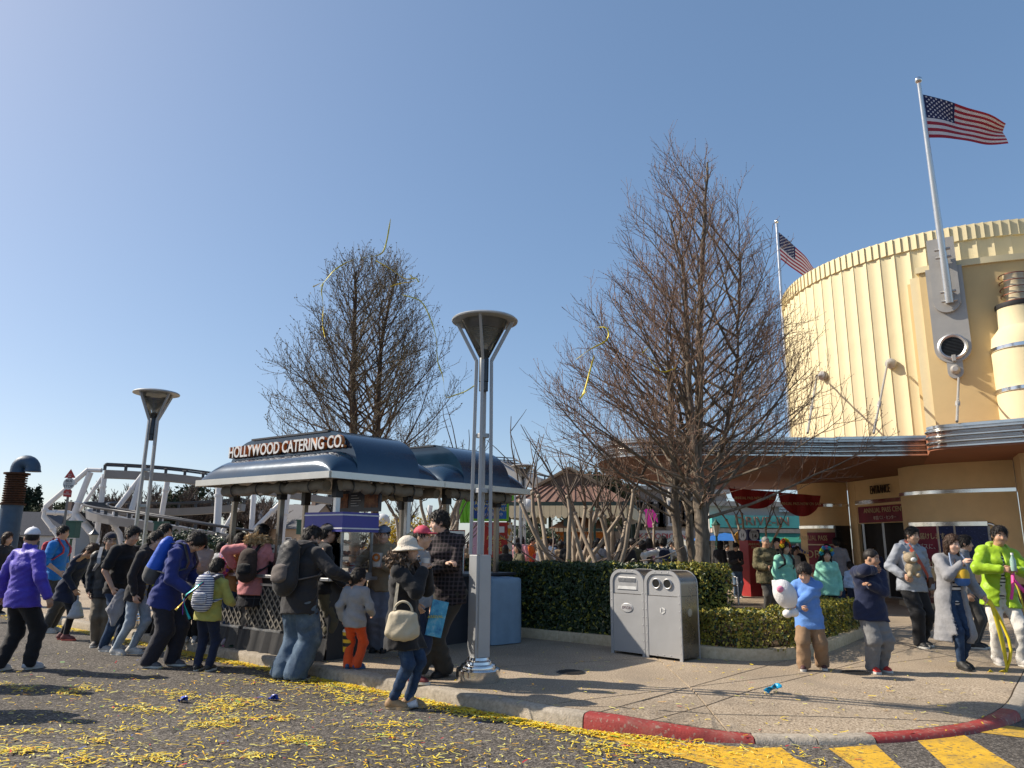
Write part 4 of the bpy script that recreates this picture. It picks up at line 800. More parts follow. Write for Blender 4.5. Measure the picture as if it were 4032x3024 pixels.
# ------------------------------------------------------------------ litter bins
BINM = mat('bin_grey_paint', (.43, .43, .43), .42, .3, .06, 3, .08, 240); BINS = mat('bin_stainless', (.30, .27, .24), .28, .95, .12, 3, .05, 300)
def make_bin(o, rz, recycle):
    w, d, h, r = .545, .44, 1.10, .17
    t = thing('litter_bin', 'grey metal bin with two round holes and a recycling mark' if recycle else 'grey metal bin with a flap opening and an oval badge', 'litter bin', (o[0], o[1], 0), rz, 'pair of bins by the planter')
    def arch(w_, h_, r_, n=10, base=.0):
        P = [(-w_ / 2, base), (w_ / 2, base)] + [(w_ / 2 - r_ + r_ * math.cos(a), h_ - r_ + r_ * math.sin(a)) for a in np.linspace(0, math.pi / 2, n)] + [(-w_ / 2 + r_ - r_ * math.sin(a), h_ - r_ + r_ * math.cos(a)) for a in np.linspace(0, math.pi / 2, n)]; return P
    FX = np.array([[1, 0, 0], [0, 0, -1], [0, 1, 0.]])       # local xy -> xz, z -> -y  (pushed towards the front)
    MB().prism(arch(w - .01, h - .004, r - .004, 10, .03), (-d + .02, -.02), FX).build('body', BINS, t, 30)
    # front and rear arched rims
    for y0 in (0.0, d - .022):
        m = MB(); A = arch(w, h, r); B = arch(w - .085, h - .0425, r - .04, 10, .0); n = len(A); vs = [(x, y0, z) for x, z in A] + [(x, y0, z) for x, z in B] + [(x, y0 + .022, z) for x, z in A] + [(x, y0 + .022, z) for x, z in B]; fs = []
        for i in range(1, n):
            j = (i + 1) % n; fs += [(i, j, n + j, n + i), (2 * n + i, 3 * n + i, 3 * n + j, 2 * n + j), (i, 2 * n + i, 2 * n + j, j), (n + i, n + j, 3 * n + j, 3 * n + i)]
        m.add(vs, fs); m.build('rim', BINM, t, 30)
    fw, fh = w - .088, h - .044
    MB().prism([(-fw / 2, .035), (fw / 2, .035), (fw / 2, .775), (-fw / 2, .775)], (-.016, -.006), FX).build('front_door', BINM, t)
    up = arch(fw, fh, r - .042, 10, .785); m = MB(); m.prism(up, (-.03, -.0162), FX); ho = m.build('hood_panel', BINM, t)
    if recycle:
        for x in (-.085, .085):
            M_ = rotx(R(90)); MB().lathe([(.052, -.010), (.066, -.010), (.066, .008), (.060, .013), (.052, .010), (.052, -.010)], (x, .006, .935), 28, M_, caps=False).build('hole_ring', STEEL, t, 30)
            MB().lathe([(.0525, .0), (.0525, .0102)], (x, .0105, .935), 28, M_).build('hole_disc', mat('hole_shade', (.004, .004, .004), .9), t, 30)  # no real opening: near-black disc paints the shade inside the ring
        m = MB(); G0 = mat('mark_white', (.62, .62, .6), .6)
        for k in range(3):
            a = R(90 + 120 * k); ca, sa = math.cos(a), math.sin(a)
            P_ = [(-.030, .020), (.014, .020), (.014, .012), (.036, .028), (.014, .044), (.014, .036), (-.022, .036)]
            P_ = [(x * ca - (y) * sa, x * sa + y * ca) for x, y in P_]; m.prism(P_, (-.0045, .0), FX, (.0, .0, .60))
        m.build('recycling_mark', G0, t)
    else:
        m = MB(); m.prism([(-.17, .83), (.17, .83), (.17, .96), (.14, 1.0), (-.14, 1.0), (-.17, .96)], (-.02, -.012), FX); m.build('opening_frame', mat('opening_grey', (.42, .42, .42), .4, .3), t, bevel=.004)
        m = MB(); m.add([(-.155, .006, .84), (.155, .006, .84), (.125, .020, .935), (-.125, .020, .935), (-.155, .013, .84), (.155, .013, .84), (.125, .027, .935), (-.125, .027, .935)], [(0, 1, 2, 3), (7, 6, 5, 4), (0, 4, 5, 1), (1, 5, 6, 2), (2, 6, 7, 3), (3, 7, 4, 0)]); m.build('flap', mat('flap_pale', (.62, .62, .60), .35, .2), t)
        for i in range(13): MB().box((-.132 + i * .022, .008, .962), (.012, .008, .045)).build('comb_tooth', STEEL, t)
        MB().lathe([(.095, 0), (.095, .006), (.088, .009)], (0, .006, .60), 32, rotx(R(90)) @ np.diag([1, .62, 1])).build('badge', mat('badge_grey', (.46, .46, .46), .4, .2), t, 30)
        text('badge_lettering', 'EPSON', .05, mat('badge_ink', (.12, .07, .09), .6), t, (0, -.0045, .60), ext=.001)
    m = MB()
    for sg in (-1, 1):
        for z in np.arange(.10, .9, .1): m.ball((sg * (w / 2 - .021), -.001, z), (.007, .006, .007), 8, 5)
    for x in (-.1, 0, .1): m.ball((x, -.001, h - .021), (.007, .006, .007), 8, 5); m.ball((x, .004, .055), (.006, .006, .006), 8, 5)
    m.build('rivets', STEEL, t, 60)
    MB().lathe([(.05, 0), (.05, .004), (.045, .004)], (w / 2 - .004, d / 2, .58), 28, roty(R(90))).build('lock_plate', STEEL, t, 30)
    MB().box((w / 2 - .003, d / 2, .785), (.004, d - .06, .006)).build('seam', DARKMET, t)
    return t
bl, br = gnd(2407, 2570)[:2], gnd(2685, 2607)[:2]; bx = unit(br - bl); brz = math.atan2(bx[1], bx[0])
bm_ = bl + bx * .272; make_bin((bm_[0], bm_[1]), brz, False); bm2 = bl + bx * (.272 + .553); make_bin((bm2[0], bm2[1]), brz, True)

# ------------------------------------------------------------------ planter with kerb, soil, hedges
PLo = [(-.9, 12.75), (.27, 11.92), (1.45, 11.06), (2.30, 10.22), (2.62, 9.88), (2.92, 9.70), (3.32, 9.68), (3.66, 9.86), (4.02, 10.2), (4.7, 11.0), (5.72, 12.4), (6.45, 13.5), (6.5, 13.95), (6.2, 14.2), (-1.6, 15.2)]
def offset_in(P, d):
    P = np.array(P); c = P.mean(0); t = np.roll(P, -1, 0) - np.roll(P, 1, 0); t /= np.linalg.norm(t, axis=1)[:, None]; n = np.stack([-t[:, 1], t[:, 0]], 1); return P + n * d
def dense(P, step=.25):
    out = []; n = len(P)
    for i in range(n):
        a, b = np.array(P[i]), np.array(P[(i + 1) % n]); k = max(1, int(np.linalg.norm(b - a) / step))
        for j in range(k): out.append(a + (b - a) * j / k)
    return np.array(out)
PLd = dense(PLo); 
for _ in range(3): PLd = (np.roll(PLd, 1, 0) + 2 * PLd + np.roll(PLd, -1, 0)) / 4
PLn = offset_in(PLd, .15); KT = ramp_mat('planter_stone', [(.25, (.38, .30, .19)), (.5, (.54, .44, .29)), (.75, (.64, .54, .39))], 16, .9, 8, .4, 70, mixlow=.18)
pl = thing('planter_kerb', 'low curved tan concrete kerb around the planted island', 'planter', (0, 0, 0)); n = len(PLd)
SP = np.concatenate([[0], np.cumsum(np.linalg.norm(np.diff(np.vstack([PLd, PLd[:1]]), axis=0), axis=1))])
st = 0
while st < n - 1:
    en = st + 1
    while en < n and SP[en] - SP[st] < 1.9: en += 1
    ids = [k % n for k in range(st, en + 1)]; m = MB(); vs = []
    for q, k in enumerate(ids):
        a, b = PLd[k], PLn[k]; sh = 0.0
        if q == 0: a = a + (PLd[ids[1]] - a) * .02; b = b + (PLn[ids[1]] - b) * .02
        dd = unit(b - a); vs += [(*a, -.01), (*a, .125), (*(a + dd * .012), .14), (*(b - dd * .012), .14), (*b, .125), (*b, -.01)]
    k = 6; fs = [(r * k + j, (r + 1) * k + j, (r + 1) * k + (j + 1) % k, r * k + (j + 1) % k) for r in range(len(ids) - 1) for j in range(k)] + [tuple(range(k)), tuple(range(len(ids) * k - 1, (len(ids) - 1) * k - 1, -1))]
    m.add(vs, fs); m.build('kerb_block', KT, pl, 50); st = en
soil = MB(); soil.add([(*p, .085) for p in offset_in(PLd, .145)], [tuple(range(n))])
tag(soil.build('planting_soil', ramp_mat('soil', [(.3, (.03, .02, .012)), (.6, (.09, .06, .035)), (.8, (.18, .12, .07))], 18, .95, 8, .9, 60)), kind='structure')
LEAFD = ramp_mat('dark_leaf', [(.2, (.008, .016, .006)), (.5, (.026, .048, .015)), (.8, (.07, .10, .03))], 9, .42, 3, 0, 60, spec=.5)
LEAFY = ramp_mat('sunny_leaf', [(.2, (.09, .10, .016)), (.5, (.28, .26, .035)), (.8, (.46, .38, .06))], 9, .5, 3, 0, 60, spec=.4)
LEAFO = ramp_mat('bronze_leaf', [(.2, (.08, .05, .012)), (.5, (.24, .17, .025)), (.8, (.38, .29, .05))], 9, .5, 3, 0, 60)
STEM = ramp_mat('stem_wood', [(.3, (.05, .035, .025)), (.7, (.14, .10, .075))], 40, .9)
def leaves(N, pts, size, nrm=None, rng=RNG, flat=.6):
    """N small folded leaves at pts"""
    pts = np.asarray(pts); N = len(pts); d = rng.normal(size=(N, 3)); 
    if nrm is not None: d = d * flat + nrm
    d /= np.linalg.norm(d, axis=1)[:, None]; a = rng.normal(size=(N, 3)); a -= d * (a * d).sum(1)[:, None]; a /= np.linalg.norm(a, axis=1)[:, None]; b = np.cross(d, a)
    s = size * rng.uniform(.6, 1.35, (N, 1)); A = pts - a * s; Bq = pts + a * s; C = pts + b * s * .5 + d * s * .18; D = pts - b * s * .5 + d * s * .18
    vs = np.stack([A, C, Bq, D], 1).reshape(-1, 3); i = np.arange(N) * 4; fs = np.concatenate([np.stack([i, i + 2, i + 1], 1), np.stack([i, i + 3, i + 2], 1)]); return vs, fs
def hedge(label, path, width, z0, z1, N, size, mixf, seed, ragged=.05, inner=True, gaps=0.):
    """clipped hedge following a path: leaves mostly in the outer shell, stems inside"""
    r = np.random.default_rng(seed); path = np.array(path); t = thing('hedge', label, 'hedge', (*path[len(path) // 2], 0)); o = np.array([*path[len(path) // 2], 0.])
    s = np.concatenate([[0], np.cumsum(np.linalg.norm(np.diff(path, axis=0), axis=1))]); L = s[-1]
    def pos(u, v, w):   # u along, v across -1..1, w up 0..1
        x = np.interp(u, s, path[:, 0]); y = np.interp(u, s, path[:, 1]); x2 = np.interp(u + .05, s, path[:, 0]); y2 = np.interp(u + .05, s, path[:, 1]); x0 = np.interp(u - .05, s, path[:, 0]); y0 = np.interp(u - .05, s, path[:, 1])
        d = np.stack([x2 - x0, y2 - y0], 1); d /= np.maximum(1e-6, np.linalg.norm(d, axis=1))[:, None]; nx, ny = -d[:, 1], d[:, 0]
        bump = ragged * (np.sin(u * 5.1 + w * 3) + np.sin(u * 11.3 + 1 + v * 2) + np.sin(u * 2.3 + v)) / 3
        ww = width / 2 * (1 + 0) + bump; return np.stack([x + nx * v * ww, y + ny * v * ww, z0 + w * (z1 - z0 + bump * .8)], 1), np.stack([nx * v, ny * v, np.full_like(v, .5)], 1)
    u = r.uniform(0, L, N); v = r.uniform(-1, 1, N); w = r.uniform(0, 1, N); f = r.uniform(0, 1, N); c = f < .42; v[c] = -1 + np.abs(r.normal(0, .10, c.sum())); c = (f >= .42) & (f < .55); v[c] = 1 - np.abs(r.normal(0, .1, c.sum())); c = (f >= .55) & (f < .86); w[c] = 1 - np.abs(r.normal(0, .06, c.sum()))
    c = f > .97; w[c] += r.uniform(0, .09, c.sum())
    if gaps:
        k = (r.uniform(size=N) < 1 - gaps * np.clip(1.1 - w * 1.8, 0, 1)); u, v, w = u[k], v[k], w[k]
    p, nn = pos(u, v, w); ends = 0
    vs, fs = leaves(0, p - o, size, nn, r); fs_m = None
    me = mesh_np('foliage', vs, fs, mixf, False); n1 = len(p); mi = r.choice(len(mixf), n1, p=[.62, .26, .12][:len(mixf)] if len(mixf) == 3 else None); me.polygons.foreach_set('material_index', np.concatenate([mi, mi]).astype(np.int32)); fo = link('foliage', me, t); fo['kind'] = 'stuff'
    m = MB(o)
    for _ in range(int(L * 16)):
        uu = r.uniform(0, L); a, _n = pos(np.array([uu]), np.array([r.uniform(-.5, .5)]), np.array([0.])); b, _n = pos(np.array([uu + r.normal(0, .15)]), np.array([r.uniform(-.95, .95)]), np.array([r.uniform(.6, .98)])); md = (a[0] + b[0]) / 2 + r.normal(0, .05, 3); m.tube([a[0] - [0, 0, .06], md, b[0]], [.012, .008, .003], 4)
    m.build('branches', STEM, t)
    if inner:
        us = np.linspace(.06, L - .06, max(6, int(L / .12))); ring = [(-.74, .06), (-.78, .5), (-.72, .86), (0, .9), (.72, .86), (.78, .5), (.74, .06)]; vs = []
        for (v_, w_) in ring: vs.append(pos(us, np.full(len(us), v_), np.full(len(us), w_))[0])
        vs = np.stack(vs, 1) + r.normal(0, .012, (len(us), 7, 3)); k = 7; m = MB(o); m.add(vs.reshape(-1, 3), [(i * k + j, (i + 1) * k + j, (i + 1) * k + j + 1, i * k + j + 1) for i in range(len(us) - 1) for j in range(k - 1)] + [tuple(range(k)), tuple(range(len(us) * k - 1, (len(us) - 1) * k - 1, -1))]); m.build('shade_core', ramp_mat('shade_core', [(.35, (.004, .006, .003)), (.65, (.016, .022, .008))], 40, .95, 4, .8, 60), t)  # opaque near-black hull stops light; the hedge's inner shade is in its colour
    return t
hp1 = [(-1.3, 13.35), (.15, 12.42), (1.0, 11.82), (1.75, 11.30), (2.35, 11.0)]
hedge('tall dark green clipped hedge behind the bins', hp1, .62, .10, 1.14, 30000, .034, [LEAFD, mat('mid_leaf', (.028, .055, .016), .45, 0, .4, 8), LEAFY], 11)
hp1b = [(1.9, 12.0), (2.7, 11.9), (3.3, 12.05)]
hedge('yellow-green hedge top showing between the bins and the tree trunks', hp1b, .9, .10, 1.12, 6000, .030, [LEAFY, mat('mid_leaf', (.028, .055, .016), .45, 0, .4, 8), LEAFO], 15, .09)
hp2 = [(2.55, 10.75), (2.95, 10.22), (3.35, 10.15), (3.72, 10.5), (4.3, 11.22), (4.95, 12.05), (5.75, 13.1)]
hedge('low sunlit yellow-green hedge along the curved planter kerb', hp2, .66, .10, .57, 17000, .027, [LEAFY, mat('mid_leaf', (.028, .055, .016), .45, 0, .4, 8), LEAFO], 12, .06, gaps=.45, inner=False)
# ------------------------------------------------------------------ catering kiosk
KZ = 2.25; KC = np.array([-2.26, 9.20]); KL = np.array([-math.cos(R(36)), math.sin(R(36))]); KR = np.array([math.cos(R(48)), math.sin(R(48))])
def kp(s, t, z): q = KC + KL * s + KR * t; return np.array([q[0], q[1], z])
kio = thing('catering_kiosk', 'dark blue domed catering kiosk with HOLLYWOOD CATERING CO. lettering', 'food kiosk', (*KC, 0)); KO = np.array([*KC, 0])
NAVYP = mat('navy_gloss_paint', (.012, .042, .080), .18, .3, .25, 1.6, .12, 5, .5, coat=.5, dirt=.3, dirtcol=(.05, .06, .07))
RIMM = mat('kiosk_rim_metal', (.55, .53, .49), .3, .8, .15, 2, .1, 30); CANV = mat('rolled_canvas', (.20, .18, .145), .9, 0, .35, 6, .7, 25)
def dome(t0, t1, L, hood):
    f = lambda x: np.sqrt(np.clip(1 - (1 - np.clip(x, 0, 1)) ** 2, 0, 1))
    ss = np.concatenate([np.linspace(0, 1, 15) ** 1.6 * .62, np.linspace(.62, L - .62, 7)[1:-1], L - (np.linspace(1, 0, 15) ** 1.6) * .62])
    rows = []; th = .40
    for x in np.linspace(0, 1, 10): rows.append((t0 + th * x ** 1.7, 'h'))
    rows += [(t0 + th, 'm')] + [(t, 'm') for t in np.linspace(t0 + th, t1 - th, 5)[1:]] + [(t1 - th, 'h')] + [(t1 - th + th * x, 'h') for x in np.linspace(0, 1, 8)[1:]]
    vs = []; nS = len(ss)
    for t, kind in rows:
        e = min(t - t0, t1 - t); 
        for s in ss:
            if kind == 'h': z = .31 * f(s / .42) * f((L - s) / .42) * f(e / th)
            else: z = .60 * f(s / .62) * f((L - s) / .62); z = max(z, .31 * f(s / .42) * f((L - s) / .42))
            vs.append(kp(s, t, KZ + .045 + z))
    fs = [(i * nS + j, i * nS + j + 1, (i + 1) * nS + j + 1, (i + 1) * nS + j) for i in range(len(rows) - 1) for j in range(nS - 1)]
    ro = MB(KO).add(vs, fs).build('roof', NAVYP, kio, 45)
    m = MB(KO); a, b = .03, .05
    for p, q in (((-a, t0 - a), (L + a, t0 - a)), ((L + a, t0 - a), (L + a, t1 + a)), ((L + a, t1 + a), (-a, t1 + a)), ((-a, t1 + a), (-a, t0 - a))): m.beam(kp(*p, KZ), kp(*q, KZ), .05, .085)
    m.build('rim_band', RIMM, ro)
    m = MB(KO); m.quad(kp(0, t0, KZ + .01), kp(0, t1, KZ + .01), kp(L, t1, KZ + .01), kp(L, t0, KZ + .01)); m.build('ceiling_panel', mat('kiosk_ceiling', (.25, .23, .2), .8), ro)
    m = MB(KO); m.add([kp(.60, t0 + th - .03, KZ + .66), kp(L - .60, t0 + th - .03, KZ + .66), kp(L - .60, t1 - th + .03, KZ + .66), kp(.60, t1 - th + .03, KZ + .66), kp(.60, t0 + th - .03, KZ + .635), kp(L - .60, t0 + th - .03, KZ + .635), kp(L - .60, t1 - th + .03, KZ + .635), kp(.60, t1 - th + .03, KZ + .635)], [(3, 2, 1, 0), (4, 5, 6, 7), (0, 1, 5, 4), (1, 2, 6, 5), (2, 3, 7, 6), (3, 0, 4, 7)]); m.build('ridge_board', mat('ridge_dark', (.02, .025, .035), .5), ro)
    # rolled side curtains hanging under the rim
    def roll(p, q, nm):
        m = MB(KO); P_ = [p + (q - p) * x + np.array([0, 0, .012 * math.sin(x * 31) + .01 * math.sin(x * 13)]) for x in np.linspace(0, 1, 26)]
        m.tube(P_, [.075 + .012 * math.sin(i * 1.9) + .009 * math.sin(i * 4.1) for i in range(26)], 10); m.build('rolled_canvas', CANV, ro, 60)
        for x in (.12, .38, .62, .88): c_ = p + (q - p) * x; MB(KO).tube([c_ + np.array([0, 0, .09]) + unit(np.cross(q - p, (0, 0, 1))) * s_ for s_ in (.001, .088, .09, .0)][:1] + [c_ + .092 * (unit(np.cross(q - p, (0, 0, 1))) * math.cos(a_) + np.array([0, 0, 1]) * math.sin(a_)) for a_ in np.linspace(0, 6.28, 13)], .008, 5).build('curtain_tie', DARKMET, ro)
    roll(kp(.35, t0 + .22, KZ - .11), kp(L - .3, t0 + .22, KZ - .11), 0); roll(kp(.2, t0 + .3, KZ - .11), kp(.2, t1 - .2, KZ - .11), 1)
    return ro
roof1 = dome(0, 1.86, 2.91, .4); roof2 = dome(1.93, 3.76, 2.75, .4)
# lettering on the end wall of the barrel
RD = np.array([-KL[0], -KL[1], 0]); OUTD = np.array([-KR[0], -KR[1], 0]); OUTD = unit(OUTD - RD * (OUTD @ RD)); TM = np.stack([RD, [0, 0, 1.], OUTD], 1)
lc = kp(1.50, .385, KZ + .47) - KO
sg_ = text('sign_lettering', 'HOLLYWOOD CATERING CO.', .235, mat('sign_white', (.60, .59, .57), .5), roof1, lc + OUTD * .062, TM, .006, .80, .004, 0, 1.0); sg_['label'] = 'white raised lettering reading HOLLYWOOD CATERING CO.'
text('sign_lettering_side', 'HOLLYWOOD CATERING CO.', .235, mat('sign_orange', (.50, .16, .03), .5), roof1, lc + OUTD * .030, TM, .026, .80, .005, 0, 1.0)
POST = mat('kiosk_post', (.22, .19, .16), .3, .9, .1)
for s, t in ((.30, .35), (1.45, .35), (2.55, .35), (.30, 1.55), (2.55, 1.55), (.30, 2.3), (.30, 3.4), (2.4, 3.4)):
    m = MB(KO); m.beam(kp(s, t, .9 if t < 2 else 0), kp(s, t, KZ - .16), .07, .07, up=(KR[0], KR[1], 0)); m.build('post', STEEL if (s, t) in ((.30, .35), (.30, 1.55)) else POST, kio, bevel=.008)
    m = MB(KO); m.beam(kp(s, t, KZ - .26), kp(s, t, KZ - .02), .11, .11, up=(KR[0], KR[1], 0)); m.build('post_bracket', BLACK, kio, bevel=.006)
def kbox(nm, s0, s1, t0, t1, z0, z1, m_, bevel=0., par=None):
    m = MB(KO); P_ = [kp(s, t, z) for z in (z0, z1) for s, t in ((s0, t0), (s0, t1), (s1, t1), (s1, t0))]
    m.add(P_, [(3, 2, 1, 0), (4, 5, 6, 7), (0, 1, 5, 4), (1, 2, 6, 5), (2, 3, 7, 6), (3, 0, 4, 7)]); return m.build(nm, m_, par or kio, bevel=bevel)
CBLK = mat('counter_black', (.02, .02, .022), .55, 0, .3, 5)
kbox('counter_body', .16, 2.75, .22, .78, .0, .94, CBLK); kbox('counter_top', .08, 2.82, .12, .88, .942, .985, STEEL, .008)
kbox('side_counter_body', .18, .72, 1.92, 3.5, .0, .94, mat('counter_dark', (.035, .035, .04), .5), 0); kbox('side_counter_top', .06, .84, 1.88, 3.6, .942, .985, mat('counter_top_dark', (.05, .05, .055), .4, .3), .008)
# diamond lattice on the counter front
LAT = mat('lattice_cream', (.24, .22, .19), .5, .2)
for (s0, s1) in ((.22, .95), (1.05, 1.85), (1.95, 2.7)):
    m = MB(KO); z0, z1 = .30, .82; k = 7
    for i in range(-4, k + 1):
        for sgn in (1, -1):
            xa = s0 + (s1 - s0) * i / k; dx = (s1 - s0) * 4 / k; xb = xa + dx; a0, b0 = 0., 1.
            lo_, hi_ = max(0, (s0 - xa) / dx), min(1, (s1 - xa) / dx)
            if hi_ - lo_ < .05: continue
            za = lambda u: (z0 + (z1 - z0) * u) if sgn > 0 else (z1 - (z1 - z0) * u)
            m.beam(kp(xa + dx * lo_, .21 - .004 * sgn, za(lo_)), kp(xa + dx * hi_, .21 - .004 * sgn, za(hi_)), .004, .022, up=(0, 0, 1))
    m.build('lattice_panel', LAT, kio)
    
    for z_ in (.27, .85): m = MB(KO); m.beam(kp(s0, .205, z_), kp(s1, .205, z_), .03, .03); m.build('lattice_rail', STEEL, kio)
m = MB(KO)
for i in range(40):     # black skirt with folds along the counter foot
    s = .10 + 2.7 * i / 39; m.v.append(tuple(kp(s, .17 + .022 * math.sin(i * 1.7), .26) - KO)); m.v.append(tuple(kp(s, .12 + .035 * math.sin(i * 1.7 + .4), .004) - KO))
m.f = [(2 * i, 2 * i + 1, 2 * i + 3, 2 * i + 2) for i in range(39)]; m.m = [0] * 39; m.build('counter_skirt', CBLK, kio, 60)
# warming cabinet with pretzel racks, own thing on the counter
wc = thing('warming_cabinet', 'glass pretzel warming cabinet with a striped purple header on the kiosk counter', 'display cabinet', kp(.55, .55, .986)); WO = kp(.55, .55, .986)
def wbox(nm, s0, s1, t0, t1, z0, z1, m_, par=wc, bevel=0.):
    m = MB(WO); P_ = [kp(s, t, z) for z in (z0, z1) for s, t in ((s0, t0), (s0, t1), (s1, t1), (s1, t0))]
    m.add(P_, [(3, 2, 1, 0), (4, 5, 6, 7), (0, 1, 5, 4), (1, 2, 6, 5), (2, 3, 7, 6), (3, 0, 4, 7)]); return m.build(nm, m_, par, bevel=bevel)
wbox('cabinet_base', .10, .74, .30, .80, .987, 1.04, STEEL)
for s in (.12, .72):
    for t in (.32, .78): wbox('cabinet_post', s - .015, s + .015, t - .015, t + .015, 1.04, 1.55, STEEL)
wbox('header', .06, .80, .26, .84, 1.55, 1.80, mat('header_purple', (.055, .055, .28), .5, 0, .1)); 
for z in (1.585, 1.755): wbox('header_stripe', .054, .806, .254, .846, z, z + .018, mat('header_white', (.6, .6, .62), .5))
PRZ = mat('pretzel_crust', (.34, .11, .03), .5, 0, .4, 30, .4, 60)
for z in (1.10, 1.24, 1.38):
    wbox('shelf', .13, .71, .33, .77, z, z + .012, mat('wood_shelf', (.33, .25, .16), .6))
    for i in range(4): c_ = kp(.21 + i * .14, .45 + .12 * (i % 2), z + .045); MB(WO).tube([c_ + np.array([.05 * math.cos(a), .05 * math.sin(a) * .8, .012 * math.sin(3 * a)]) for a in np.linspace(0, 6.28, 13)] + [c_ + np.array([.05, 0, 0])], .019, 7).build('pretzel', PRZ, wc, 60)
GLS = glass('clear_glass', (.93, .95, .95)); wbox('pane', .105, .11, .31, .79, 1.04, 1.55, GLS); wbox('pane', .11, .72, .302, .307, 1.04, 1.55, GLS)
# menu boards hanging under the roof
MENU = mat('menu_board', (.022, .026, .045), .35); FOOD = ramp_mat('food_photo', [(.3, (.03, .015, .01)), (.5, (.22, .07, .03)), (.7, (.42, .20, .08))], 9, .4, 5, 0)
mb = thing('menu_board', 'dark menu board with food pictures hanging over the warming cabinet', 'menu board', kp(.55, .33, 1.85)); MO = kp(.55, .33, 1.85)
mt = 1.0
m = MB(MO); m.beam(kp(1.10, mt, 1.985), kp(.22, mt, 1.985), .03, .30); m.build('board', MENU, mb, bevel=.005)
for a, b in ((.86, 1.06), (.26, .52)): m = MB(MO); m.beam(kp(b, mt - .02, 1.99), kp(a, mt - .02, 1.99), .006, .20); m.build('picture', FOOD, mb)
for i in range(5): m = MB(MO); m.beam(kp(.80, mt - .018, 2.06 - i * .035), kp(.80 - .12 - .04 * (i % 3), mt - .018, 2.06 - i * .035), .004, .009); m.build('menu_line', mat('menu_ink', (.5, .5, .5), .5), mb)
for s in (.4, .9): m = MB(MO); m.beam(kp(s, mt, 2.14), kp(s, mt, 2.255), .01, .01); m.build('hanger', STEEL, mb)
# machines and trays
mc = thing('drink_machine', 'black countertop machine with a pale grey lid on the kiosk counter', 'machine', kp(1.72, .5, .987)); O_ = kp(1.72, .5, .987)
def obox(par, O, nm, s0, s1, t0, t1, z0, z1, m_, bevel=0.):
    m = MB(O); P_ = [kp(s, t, z) for z in (z0, z1) for s, t in ((s0, t0), (s0, t1), (s1, t1), (s1, t0))]
    m.add(P_, [(3, 2, 1, 0), (4, 5, 6, 7), (0, 1, 5, 4), (1, 2, 6, 5), (2, 3, 7, 6), (3, 0, 4, 7)]); return m.build(nm, m_, par, bevel=bevel)
obox(mc, O_, 'casing', 1.42, 2.0, .34, .78, .988, 1.26, mat('machine_black', (.012, .012, .014), .4), .01); obox(mc, O_, 'lid', 1.40, 2.02, .32, .80, 1.262, 1.38, mat('machine_grey', (.33, .32, .29), .5), .015); obox(mc, O_, 'slot', 1.5, 1.92, .312, .319, 1.31, 1.335, BLACK)
tr = thing('tray_rack', 'steel rack of black trays with a red side panel in the kiosk', 'tray rack', kp(.45, 2.35, .987)); O_ = kp(.45, 2.35, .987)
obox(tr, O_, 'red_panel', .24, .66, 2.62, 2.64, .988, 1.62, mat('red_panel', (.36, .02, .02), .45)); obox(tr, O_, 'rack_top', .22, .68, 2.02, 2.61, 1.56, 1.60, STEEL)
for z in np.arange(1.06, 1.52, .085): obox(tr, O_, 'tray', .24, .66, 2.05, 2.6, z, z + .035, mat('tray_dark', (.05, .05, .05), .35, .6), .004)
for s in (.23, .67):
    for t in (2.03, 2.60): obox(tr, O_, 'rack_post', s - .01, s + .01, t - .01, t + .01, .988, 1.56, STEEL)
rg = thing('cash_register', 'black register with white keys on the kiosk side counter', 'cash register', kp(.4, 1.95, .987)); O_ = kp(.4, 1.95, .987)
obox(rg, O_, 'register_body', .26, .60, 1.78, 1.98, .988, 1.10, mat('register_grey', (.25, .25, .25), .5), .008); obox(rg, O_, 'screen', .30, .33, 1.82, 1.94, 1.101, 1.22, BLACK, .004)
# blue cloth over a cart beyond the kiosk
cb = at(1990, 2520, 11.25); bt = thing('covered_cart', 'box-shaped cart draped with a pale blue cloth beside the hedge', 'covered cart', (-.20, 11.3, 0), R(40))
m = MB(); N = 44; per = []
w2, d2, hh = .30, .27, .93
for i in range(N):
    a = 2 * math.pi * i / N; c_, s_ = math.cos(a), math.sin(a); k = (abs(c_) ** 7 + abs(s_) ** 7) ** (-1 / 7); per.append((c_ * k, s_ * k))
rows = []
for z, sc, am in ((hh + .004, .0, 0), (hh + .002, .6, 0), (hh, .93, 0), (hh - .02, 1.0, .0), (hh - .09, 1.012, .004), (.6, 1.02, .010), (.3, 1.03, .016), (.012, 1.045, .026)):
    for i, (x, y) in enumerate(per): wv = am * (math.sin(i * 1.43) + .7 * math.sin(i * 2.9 + z * 4)); rows.append((x * w2 * sc * (1 + wv), y * d2 * sc * (1 + wv), z + (.006 * math.sin(i * .9) if sc < .95 else 0)))
m.add(rows, [(r * N + i, r * N + (i + 1) % N, (r + 1) * N + (i + 1) % N, (r + 1) * N + i) for r in range(7) for i in range(N)]); m.f = [f[::-1] for f in m.f]
m.build('drape', mat('blue_cloth', (.20, .29, .38), .85, 0, .12, 5, .5, 120), bt, 50)
for x in (-.22, .22):
    for y in (-.2, .2): MB().lathe([(.03, .002), (.03, .05)], (x, y, 0), 12).build('caster', BLACK, bt, 40)
